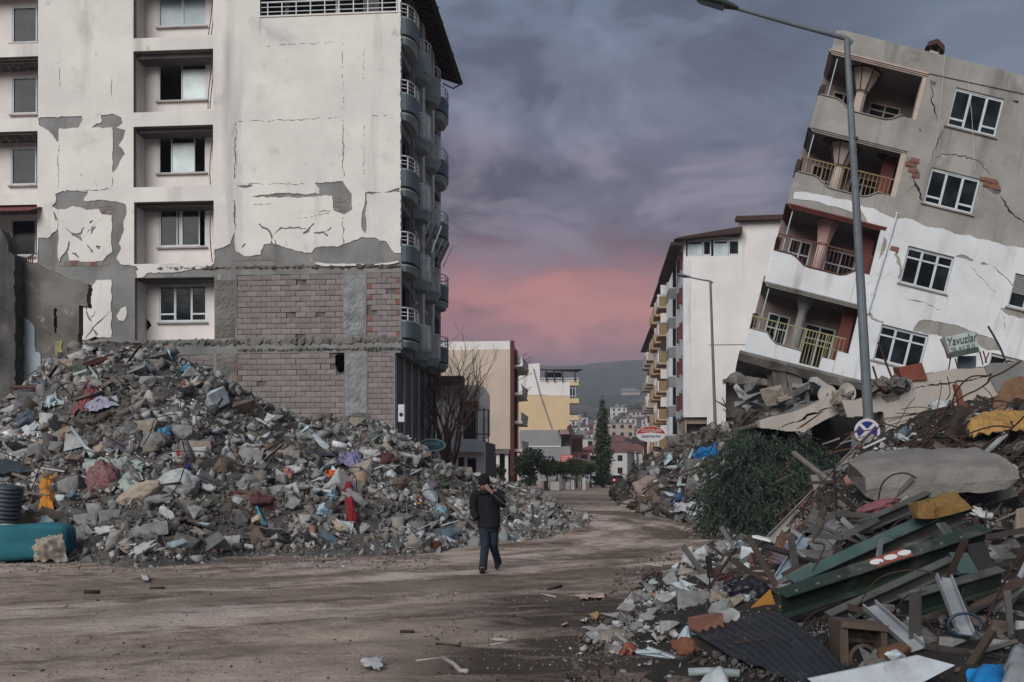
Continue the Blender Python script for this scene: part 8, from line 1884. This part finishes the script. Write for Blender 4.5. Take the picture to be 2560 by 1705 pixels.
cloth('tarpaulin','bright blue plastic piece at the front corner','tarpaulin',at(*R6(1365,1490),7.8),at(*R6(1660,1440),7.9),at(*R6(1640,1600),7.4),at(*R6(1370,1600),7.4),blue_tarp,85,amp=.05,freq=3); cloth('plastic_sheet','shiny greyish plastic sheet in the very corner of the heap','sheet',at(*R6(1720,1330),7.9),at(*R6(1850,1300),7.9),at(*R6(1850,1620),7.3),at(*R6(1590,1600),7.3),cmat('shiny_grey_plastic',(.20,.22,.23),rough=.25),86,amp=.08,freq=3)
cloth('insulation','amber crumpled insulation mat among the tangled bars','insulation',at(*R8(1010,960),15.2),at(*R8(1950,770),15.2),at(*R8(1950,1060),14.4),at(*R8(1060,1190),14.6),cmat('amber_insulation',(.34,.20,.065)),87,amp=.16,freq=2.6,n=44)
slab_px('board','brown chipboard leaning above the amber insulation','board',[R8(*q) for q in ((1415,640),(1640,330),(1760,250),(1990,230),(1990,620),(1780,560),(1640,640),(1560,760),(1420,720))],15.6,.03,cmat('brown_chipboard',(.17,.095,.055),scale=10),seed=4,rag=.01,tilt=.25)
slab_px('masonry_piece','rusty upright splinter in front of the fallen wall','splinter',[R8(*q) for q in ((820,370),(855,350),(925,430),(960,600),(990,740),(900,740),(870,560))],15.8,.08,cmat('rusty_splinter',(.15,.062,.035)))
lump('bag','whitish bag inside the dark window hole','bag',at(*R8(610,730),17.6),(.36,.3,.34),cmat('whitish_plastic',(.36,.38,.38)),88,fold=.14)
for i,(f,a,b,wd,lab) in enumerate(((R4,(630,850),(800,770),.10,'pale blue metal strip beside the round sign'),(R4,(700,900),(720,850),.06,'short hooked pale strip under the round sign'),(R4,(890,740),(970,790),.12,'white torn strip before the fallen wall'),(R4,(960,790),(1020,735),.08,'narrow white strip pointing up before the fallen wall'),(R4,(980,930),(1140,880),.09,'pale strip resting above the concrete slab'),(R4,(965,1010),(1010,930),.14,'pale folded strip end standing on the concrete slab'),(R4,(860,850),(1040,860),.10,'white strip lying level among the bars'),(R8,(720,1260),(900,1160),.16,'white strip below the amber insulation'),(R4,(1120,850),(1060,780),.07,'grey lath crossing the white strips'),(R8,(1160,810),(1250,870),.09,'small pale blue strip among the bars'))):
 board('strip',lab,'strip',at(*f(*a),15.9),at(*f(*b),15.7),wd,.03,cmat('pale_strip',(.40,.45,.47),rough=.5) if i != 8 else cmat('grey_wood',(.19,.165,.145)))
lump('mesh_bundle','dark red tangled netting below the round sign','netting',at(*R4(690,985),16.3),(.50,.35,.36),cmat('dark_red_net',(.085,.018,.016)),89,fold=.25,freq=2.4); lump('fabric','maroon flowered cloth under the concrete slab','fabric',at(*R4(740,1310),12.2),(.46,.25,.16),cmat('maroon_flowered_cloth',(.13,.03,.04),c2=(.2,.1,.1),scale=20),90,fold=.16,rot=(0,R(-14),0)); lump('stone','orange pink broken lump at the end of the concrete slab','stone',at(*R4(530,1110),14.4),(.2,.18,.22),cmat('orange_pink_stone',(.30,.17,.12)),91,fold=.1)
# ---- tangled reinforcement
for i,(f,pts,Y,r,lab) in enumerate((
 (R8,[(90,1140),(450,900),(760,690),(840,480),(1050,260),(1340,235),(1365,205)],15.8,.013,'long rusty bar bent up and back across the fallen wall'),(R8,[(0,1300),(480,1030),(720,720),(970,540),(1160,450),(1320,340),(1360,270),(1560,180),(1830,10)],15.5,.013,'longest rusty bar climbing to the frame edge'),
 (R8,[(100,1370),(560,1080),(1000,810),(1290,650),(1500,615),(1700,650),(1900,600)],15.2,.012,'rusty bar arching over the chipboard'),(R8,[(440,940),(480,860),(560,780),(700,720)],15.6,.010,'short arched bar in the dark window hole'),(R8,[(560,1510),(800,1330),(1000,1130),(1400,1000),(1700,1020)],14.4,.012,'rusty bar curving under the amber insulation'),(R8,[(1040,1460),(1400,1200),(1600,1100),(1760,960),(1870,850)],14.0,.012,'rusty bar crossing the amber insulation'),
 (R8,[(200,1400),(540,1110),(620,900),(750,640)],15.4,.016,'thick dark bar leaning by the window hole'),(R4,[(740,1250),(770,1130),(850,1060),(950,1045),(1040,1080)],12.2,.010,'dark cable arching over the edge of the concrete slab'),(R4,[(150,1290),(330,1200),(520,1160),(660,1130)],14.0,.010,'thin bar lying level beside the concrete slab'),(R4,[(0,1480),(140,1330),(240,1190),(440,960)],14.4,.009,'thin wire along the aluminium channel'),(R6,[(300,350),(280,430),(215,520),(300,545),(270,640),(215,740)],11.3,.010,'yellowish looping wire by the open box frame'),(R5,[(780,760),(1000,660),(1130,610),(1300,500),(1480,440),(1680,330)],13.2,.012,'long rusty bar over the boulders of the road edge'),(R5,[(870,720),(1000,680),(1020,590),(1150,570)],12.8,.010,'bent rusty bar end over the boulders'),(R6,[(530,1040),(700,800),(960,730),(1150,770),(1170,790)],9.6,.007,'dark cable draped between the green beams'),(R6,[(1460,1250),(1560,1000),(1680,760),(1800,600)],9.2,.011,'thick dark cable standing at the frame edge'),(R6,[(710,1200),(800,1080),(850,1000),(930,920),(1060,890)],9.4,.009,'thin dark wire looping below the green beams'),(R6,[(300,1290),(330,1250),(400,1225)],9.0,.008,'short pale wire above the black sheet'))):
 rebar([at(*f(x,y),Y - .15 * j) for j,(x,y) in enumerate(pts)],r * 1.05,lab)
LAND += [(2380,1040,'dark window hole'),(2400,980,'upright rusty splinter'),(2490,1065,'amber insulation'),(2520,990,'brown chipboard'),(2180,1160,'dark red netting'),(2280,1140,'pale folded strip'),(2250,1090,'white torn strips'),(2350,1180,'far edge of the concrete slab'),(2520,1140,'frame edge above the slab'),(2190,1210,'near end of the concrete slab'),(2020,1290,'aluminium channel'),(2420,1110,'heap under the insulation')]
def tang(what,p): l = near_land(p); return '%s near the %s' % (what,l),'%ss near the %s' % (what,l)
rr = random.Random(23)
for k in range(64):
 u,v = rr.uniform(2170,2560),rr.uniform(1000,1150); v += max(0,(2330 - u) * .25); Y = fg.d(u,v) - rr.uniform(.1,.6); p0 = at(u,v,Y); a = R(rr.gauss(30,22)); L = rr.uniform(.45,1.5); d = Vector((math.cos(a),rr.uniform(-.25,.25),math.sin(a)))
 rebar([p0 - d * L * .5,p0 - d * L * .1 + Vector((rr.uniform(-.1,.1),0,rr.uniform(-.1,.12))),p0 + d * L * .25 + Vector((rr.uniform(-.1,.1),0,rr.uniform(-.05,.14))),p0 + d * L * .5 + Vector((rr.uniform(-.25,.15),0,rr.uniform(-.3,.2)))],rr.choice((.007,.009,.012)),*tang('bent rusty bar',p0))
for k in range(30):
 u,v = rr.uniform(1900,2560),rr.uniform(1260,1640); Y = fg.d(u,v) - rr.uniform(.1,.35); p0 = at(u,v,Y); a = R(rr.gauss(25,50)); L = rr.uniform(.25,.8); d = Vector((math.cos(a),rr.uniform(-.3,.3),math.sin(a)))
 rebar([p0 - d * L * .5,p0 + Vector((rr.uniform(-.1,.1),0,rr.uniform(-.1,.12))),p0 + d * L * .5 + Vector((rr.uniform(-.15,.15),0,rr.uniform(-.2,.15)))],rr.choice((.004,.006,.008)),*tang('thin dark wire',p0))
for k in range(34):
 u,v = rr.uniform(1960,2540),rr.uniform(1040,1300); Y = fg.d(u,v) - .15; p0 = at(u,v,Y); a = R(rr.gauss(32,25)); L = rr.uniform(.3,.9); d = Vector((math.cos(a),rr.uniform(-.3,.3),math.sin(a)))
 _t = tang('splintered thin lath',p0); board('lath',_t[0],'lath',p0 - d * L * .5,p0 + d * L * .5,rr.uniform(.02,.05),rr.uniform(.01,.03),cmat(*rr.choice((('brown_lath',(.085,.055,.04)),('grey_lath',(.15,.135,.12)),('red_lath',(.09,.035,.026))))),group=_t[1])
rr = random.Random(29)
for k in range(96):
 while True:
  u = rr.uniform(1760,2550); v = rr.uniform(lerp_tab(FGT,u) + 20,1660)
  if not (1700 < u < 2180 and v > 1490): break
 Y = fg.d(u,v) * .985; p0 = at(u,v,Y); a = R(rr.gauss(24,40)); L = rr.uniform(.4,1.4); d = Vector((math.cos(a),rr.uniform(-.5,.3),math.sin(a))); nm_,c_,q_ = rr.choice((('dark','dark_board',(.035,.03,.026)),('grey','grey_board',(.10,.094,.088)),('brown','brown_board',(.05,.034,.026)),('pale','pale_board',(.24,.25,.26)),('dark','dark_board',(.035,.03,.026)))); _t = tang(nm_ + ' broken board',p0)
 board('broken_board',_t[0],'board',p0 - d * L * .5,p0 + d * L * .5,rr.uniform(.03,.09),rr.uniform(.012,.03),cmat(c_,q_),up=(rr.uniform(-.4,.4),-.6,1),group=_t[1],j=.016)
for k in range(26):
 u = rr.uniform(1750,2550); v = rr.uniform(lerp_tab(FGT,u) + 30,1640); chunk(at(u,v,fg.d(u,v) * .985),rr.uniform(.3,.62),rr.choice(('dark grey','dark grey','mid grey','brown')),rr.choice(('slab','slab','block')),'',rr=rr) if not (1700 < u < 2180 and v > 1480) else None
rags(26,lambda rr: fg.at(*(lambda u: (u,rr.uniform(lerp_tab(FGT,u) + 25,1480)))(rr.uniform(1720,2550))),700,.15,.4)
# ------------------------------------------------------------------ walking man
def skin_mesh(name,verts,edges,radii,mm,parent,sub=2,root=0,post=None):
 me = bpy.data.meshes.new(name); me.from_pydata(verts,edges,[]); o = bpy.data.objects.new(name,me); COL.objects.link(o)
 sk = o.modifiers.new('skin','SKIN'); sk.use_smooth_shade = True
 for i,d in enumerate(me.skin_vertices[0].data): r = radii[i]; d.radius = r if isinstance(r,tuple) else (r,r); d.use_root = (i == root)
 sb = o.modifiers.new('sub','SUBSURF'); sb.levels = sub; sb.render_levels = sub
 bpy.context.view_layer.update(); m2 = bpy.data.meshes.new_from_object(o.evaluated_get(bpy.context.evaluated_depsgraph_get())); COL.objects.unlink(o); bpy.data.objects.remove(o)
 if post:
  for v in m2.vertices: v.co = post(v.co.copy())
 m2.name = name; m2.materials.clear(); m2.materials.append(mm); m2.polygons.foreach_set('use_smooth',[True] * len(m2.polygons)); o = bpy.data.objects.new(name,m2); COL.objects.link(o); o.parent = parent; return o
def person():
 g = on_ground(1222,1430); t = thing('person','man in dark jacket and black beanie walking with hand to his bowed face','person',loc=(g.x,g.y,ground_z(g.x,g.y)))
 skin = mat('skin',(.25,.145,.115),(.20,.11,.09),rough=.6,scale=9,bump=.05); J = mat('black_navy_jacket',(.0055,.006,.009),(.004,.0045,.007),rough=.85,scale=5,bump=.35,bscale=26); Jn = mat('navy_denim',(.013,.022,.036),(.009,.015,.026),rough=.9,scale=8,bump=.3,bscale=40); K = mat('black_knit',(.007,.007,.008),(.005,.005,.006),rough=.95,scale=20,bump=.5,bscale=90); S = mat('dark_shoe_leather',(.016,.015,.015),(.01,.01,.01),rough=.6,bump=.2)
 hip = (.0,.0,.86); V = [hip,(-.005,.01,1.04),(-.01,.02,1.22),(-.03,.0,1.38),(-.055,-.05,1.43),(-.075,-.105,1.495),(-.078,-.10,1.60)]
 Rd = [(.13,.10),(.12,.09),(.14,.10),(.10,.075),.055,(.072,.082),(.078,.09)]; E = [(i,i + 1) for i in range(6)]
 def chain(start,pts,rs):
  k = start
  for p,r in zip(pts,rs): V.append(p); Rd.append(r); E.append((k,len(V) - 1)); k = len(V) - 1
  return k
 chain(5,[(-.082,-.172,1.44)],[(.042,.03)]); chain(5,[(-.08,-.207,1.487)],[.014])                                    # jaw, nose
 for sx in (-1,1): chain(6,[(-.077 + sx * .082,-.09,1.545)],[.014])                                                    # ears
 chain(3,[(-.20,.0,1.385),(-.255,.03,1.14),(-.215,-.10,.945)],[.06,.045,.036])                                     # arm in the pocket
 w = chain(3,[(.18,.0,1.385),(.235,-.10,1.17),(.05,-.235,1.395)],[.06,.045,.034])                                  # raised arm
 palm = chain(w,[(.0,-.245,1.445)],[(.038,.016)])
 for k,(dx,L) in enumerate(((-.026,.052),(-.010,.062),(.008,.06),(.024,.048))):                                      # four bent fingers on the cheek
  b = Vector((dx * .6 - .012,-.247,1.462 + dx * .9)); a1 = b + Vector((-.022,.004,L * .5)); a2 = a1 + Vector((-.014,.022,L * .42)); chain(palm,[tuple(b),tuple(a1),tuple(a2)],[.010,.009,.007])
 chain(palm,[(.008,-.262,1.44),(-.018,-.272,1.462),(-.038,-.266,1.478)],[.012,.010,.008])                                # thumb
 hp = chain(2,[(-.22,-.13,.91)],[.01]) if 0 else None
 chain(0,[(-.085,-.02,.80),(-.05,-.10,.47),(-.10,-.13,.10),(-.112,-.22,.05)],[.09,.062,.046,.036])              # leading leg
 chain(0,[(.085,.02,.80),(.075,.03,.46),(.15,.36,.16),(.14,.27,.06)],[.09,.060,.044,.034])                      # trailing leg
 def face(c): return c
 skin_mesh('body',V,E,Rd,skin,t,sub=2)
 def loft(w,rings,n=20):
  """Rings (centre, rx, ry) joined into a sleeve of cloth."""
  o = len(w.v)
  for c,rx,ry in rings:
   for k in range(n): q = 2 * math.pi * k / n; w.v.append((c[0] + rx * math.cos(q),c[1] + ry * math.sin(q),c[2]))
  for j in range(len(rings) - 1):
   for k in range(n): w.f.append((o + j * n + k,o + j * n + (k + 1) % n,o + (j + 1) * n + (k + 1) % n,o + (j + 1) * n + k)); w.m.append(0)
 def smooth_list(keys,m):
  out = []
  for i in range(m + 1):
   x = i / m * (len(keys) - 1); j = min(int(x),len(keys) - 2); f = x - j; f = f * f * (3 - 2 * f); out.append([p + (q - p) * f for p,q in zip(keys[j],keys[j + 1])])
  return out
 keys = [(0,.005,.765,.178,.13),(0,.005,.775,.195,.15),(0,.005,.95,.195,.15),(-.005,.01,1.12,.188,.148),(-.01,.015,1.26,.195,.148),(-.015,.01,1.34,.195,.135),(-.02,.0,1.39,.17,.115),(-.04,-.02,1.425,.10,.09),(-.05,-.03,1.45,.08,.075)]
 w = MB(); loft(w,[((x,y,z),rx * (1 + (.022 * abs(math.sin(z * 29)) if z < 1.36 else 0)),ry * (1 + (.03 * abs(math.sin(z * 29)) if z < 1.36 else 0))) for x,y,z,rx,ry in smooth_list(keys,64)]); jo = w.build('jacket',J,t,smooth=True)
 for ks in ([(-.16,.0,1.375,.085),(-.225,.005,1.34,.088),(-.262,.02,1.22,.080),(-.268,.02,1.12,.074),(-.25,-.04,1.02,.066),(-.205,-.115,.94,.058)],[(.13,.0,1.375,.085),(.19,-.01,1.35,.088),(.235,-.05,1.26,.078),(.235,-.10,1.185,.072),(.175,-.165,1.255,.062),(.115,-.20,1.325,.056),(.068,-.228,1.375,.050)]):
  p_ = smooth_list(ks,36); w = MB(); w.tube([q[:3] for q in p_],[q[3] * (1 + .05 * math.sin(i * 1.25)) for i,q in enumerate(p_)],14); w.build('sleeve',J,jo,smooth=True)
 w = MB(); w.tube([(.255,-.09,1.33),(.31,-.11,1.235),(.295,-.155,1.165),(.20,-.222,1.245),(.10,-.262,1.34)],.011,6); w.build('sleeve_stripe',cmat('grey_stripe',(.09,.09,.095)),jo)
 w = MB(); w.tube([(-.15,-.02,1.40),(-.145,-.10,1.385),(-.09,-.14,1.37),(-.02,-.135,1.38),(.04,-.08,1.41),(.05,.0,1.45),(-.03,.06,1.475),(-.11,.04,1.45),(-.15,-.02,1.40)],.034,8); w.build('collar',J,jo,smooth=True)
 w = MB(); w.tube([(-.02,-.150,1.34),(-.01,-.149,1.1),(-.01,-.154,.80)],.004,5); w.build('zip',cmat('zip_grey',(.03,.03,.032)),jo)
 w = MB(); loft(w,[((0,.0,.70),.12,.095),((0,.0,.76),.165,.125),((0,0,.86),.165,.125),((0,0,.93),.15,.115)])
 for ks in ([(-.07,-.01,.82,.10),(-.078,-.03,.72,.098),(-.055,-.085,.50,.078),(-.078,-.10,.30,.070),(-.097,-.12,.10,.072),(-.099,-.125,.045,.074)],[(.07,.01,.82,.10),(.08,.02,.70,.095),(.072,.02,.48,.076),(.108,.17,.33,.068),(.147,.335,.18,.066),(.154,.37,.125,.068)]):
  p_ = smooth_list(ks,30); w.tube([q[:3] for q in p_],[q[3] * (1 + .035 * math.sin(i * 1.7) * (i / 30)) for i,q in enumerate(p_)],14)
 w.build('trousers',Jn,t,smooth=True)
 for nm,a,b in (('shoe',Vector((-.085,-.07,.055)),Vector((-.125,-.30,.045))),('shoe',Vector((.155,.39,.16)),Vector((.135,.20,.05)))):
  d = (b - a); bm = bmesh.new(); bmesh.ops.create_icosphere(bm,subdivisions=3,radius=1)
  for v in bm.verts:
   c = v.co; s = c.x; wd = .047 * (1 - .25 * max(0,-s)) ; hh = .052 if s < 0 else .052 * (1 - .45 * s); zz = c.z * hh if c.z > 0 else max(c.z * .05,-.035); v.co = Vector((s * (d.length / 2 + .035),c.y * wd,zz))
  me = bpy.data.meshes.new(nm); bm.to_mesh(me); bm.free(); me.materials.append(S); me.polygons.foreach_set('use_smooth',[True] * len(me.polygons)); o = bpy.data.objects.new(nm,me); COL.objects.link(o); o.parent = t; o.location = (a + b) / 2; o.rotation_euler = d.to_track_quat('X','Z').to_euler()
 w = MB(); n = 20; prof = [(-.075,.100),(-.06,.107),(-.02,.108),(.03,.105),(.07,.088),(.10,.055),(.115,.012)]; vs = [(r * .93 * math.cos(2 * math.pi * k / n),r * 1.04 * math.sin(2 * math.pi * k / n),z) for z,r in prof for k in range(n)]
 w.add(vs,[(j * n + k,j * n + (k + 1) % n,(j + 1) * n + (k + 1) % n,(j + 1) * n + k) for j in range(len(prof) - 1) for k in range(n)] + [tuple((len(prof) - 1) * n + k for k in range(n))]); h = w.build('beanie',K,t,smooth=True); h.location = (-.077,-.100,1.598); h.rotation_euler = (R(14),0,R(-4))
 w = MB(); w.tube([(.102 * math.cos(2 * math.pi * k / 20),.112 * math.sin(2 * math.pi * k / 20),-.065) for k in range(21)],.008,6); w.build('beanie_fold',K,h,smooth=True)
 for sx in (-1,1):                                                                                                   # brows and eyes in the shaded bowed face
  e = MB(); c = Vector((-.08 + sx * .030,-.192,1.512)); e.bar(c + Vector((-.014,0,0)),c + Vector((.014,0,0)),.006,.008); e.build('eyebrow',K,t)
 e = MB(); e.bar((-.105,-.207,1.452),(-.062,-.207,1.452),.006,.006); e.build('mouth',cmat('lip',(.16,.06,.05)),t)
 return t
person()
# ------------------------------------------------------------------ litter on the dirt road
rr = random.Random(66)
def gnd(u,v): p = on_ground(u,v); return Vector((p.x,p.y,ground_z(p.x,p.y)))
scatter_stuff('gravel',lambda r_: ((lambda p: (p,1))(gnd(r_.uniform(0,1650),1330 + 370 * r_.random() ** .8))),1500,.010,.045,PAL_DUST,71,expo=2.0,label='loose stones over the dirt road')
scatter_stuff('gravel',lambda r_: ((lambda p: (p,1))(gnd(r_.uniform(1050,1560),1480 + 225 * r_.random()))),1300,.010,.045,PAL_DARK,72,expo=1.7,label='scraps on the wet dark dirt')
scatter_stuff('gravel',lambda r_: ((lambda p: (p,1))(gnd(r_.uniform(0,1100),r_.uniform(1385,1430)))),1500,.02,.09,PAL_GREY,73,expo=1.8,label='stones spilled along the foot of the tall heap')
white_twig = cmat('bleached_wood',(.34,.31,.28)); dark_twig = cmat('dark_twig',(.03,.022,.018))
for i,(pts,r,mm,lab) in enumerate(((((1222,1595),(1250,1606),(1280,1604)),.018,white_twig,'forked bleached stick on the dark dirt'),(((1226,1614),(1278,1607)),.012,white_twig,'thin bleached stick beside the forked stick'),(((1040,1650),(1128,1644)),.010,white_twig,'straight pale twig near the frame bottom'),(((1105,1648),(1135,1660),(1152,1678),(1170,1682)),.022,white_twig,'bent pale root end near the frame bottom'),(((1000,1580),(1035,1580)),.02,dark_twig,'short dark stick on the dirt road'),(((1090,1617),(1150,1620)),.014,dark_twig,'thin dark twig by the bleached sticks'),(((1370,1478),(1404,1471)),.02,dark_twig,'dark twig on the road beyond the bleached sticks'),(((1352,1486),(1390,1492)),.015,white_twig,'pale splinter by the dark twig'),(((1600,1413),(1658,1418)),.016,white_twig,'pale lath lying on the road by the heap'),(((1460,1590),(1525,1540)),.008,dark_twig,'thin dark rod on the wet dirt'),(((375,1473),(412,1472)),.02,dark_twig,'dark stick on the dirt by the tall heap'),(((210,1486),(250,1485)),.03,dark_twig,'dark clod like stick in the empty dirt yard'))):
 pipe('twig',lab,'twig',[gnd(u,v) + Vector((0,0,r * .7)) for u,v in pts],r,mm,n=6)
for i,(u0,v0,u1,v1,c,lab) in enumerate(((1462,1575,1545,1604,(.34,.33,.33),'torn whitish plastic on the wet dirt'),(1445,1490,1512,1502,(.38,.29,.23),'pale patch of board flat on the dirt'),(905,1662,955,1682,(.40,.41,.42),'grey white paper flat on the dirt road'),(352,1446,374,1453,(.42,.41,.40),'small white paper on the dirt yard'),(1475,1541,1497,1557,(.33,.22,.09),'yellow foam crumb on the wet dirt'),(1450,1556,1470,1564,(.42,.43,.45),'white scrap by the yellow crumb'),(1400,1564,1418,1571,(.40,.32,.22),'cream scrap on the wet dirt'),(1640,1468,1656,1478,(.45,.10,.025),'bright orange scrap at the heap edge'))):
 Z3 = Vector((0,0,.03)); cloth('paper' if i > 1 else 'plastic_scrap',lab,'litter',gnd(u0,v0) + Z3,gnd(u1,v0 + 2) + Z3 * 2,gnd(u1 - 4,v1) + Z3,gnd(u0 + 3,v1) + Z3,cmat('litter_%d' % i,c),90 + i,amp=.03,freq=6,n=12,ragged=.35,bulge=.02,thick=.005)
PAL_LITTER = [((.50,.54,.57),20),((.32,.42,.47),10),((.36,.34,.33),20),((.05,.05,.055),14),((.22,.06,.045),5),((.06,.20,.28),5),((.30,.22,.15),12),((.24,.18,.26),3),((.35,.15,.04),2)]
HSAVE = list(HULLS); HULLS[:] = [mesh_arrays(hull_mesh(80 + i,9,(1,.6,.04),boxy=.6)) for i in range(8)] + HULLS[13:16] * 3
scatter_stuff('litter',pick_big,2600,.06,.40,PAL_LITTER,81,expo=1.7,label='scraps of paper, plastic and lath in the tall heap',sink=-.3)
scatter_stuff('litter',lambda rr: (fg.at(*(lambda u: (u,rr.uniform(lerp_tab(FGT,u) + 8,1700)))(rr.uniform(1560,3200))),1),1200,.02,.12,PAL_LITTER,82,expo=1.7,label='scraps of paper, plastic and lath in the nearest heap',sink=-.5)
scatter_stuff('litter',lambda rr: (mid.pt(rr.uniform(1535,1900),rr.random()),1.4),260,.12,.6,PAL_LITTER,83,expo=1.6,label='scraps in the dark roadside heap',sink=-.3)
HULLS[:] = HSAVE
# ------------------------------------------------------------------ evening haze
def make_haze():
 w = MB(); w.box(-2600,2600,-60,2400,-1.2,228); m = bpy.data.materials.new('evening_haze'); m.use_nodes = True; nt = m.node_tree; nt.nodes.clear()
 v = nt.nodes.new('ShaderNodeVolumePrincipled'); v.inputs['Color'].default_value = (.74,.76,.90,1); v.inputs['Density'].default_value = .00036; v.inputs['Anisotropy'].default_value = 0
 o = nt.nodes.new('ShaderNodeOutputMaterial'); nt.links.new(v.outputs[0],o.inputs['Volume']); m.cycles.homogeneous_volume = True
 w.build('haze',m,None,kind='stuff')
make_haze()
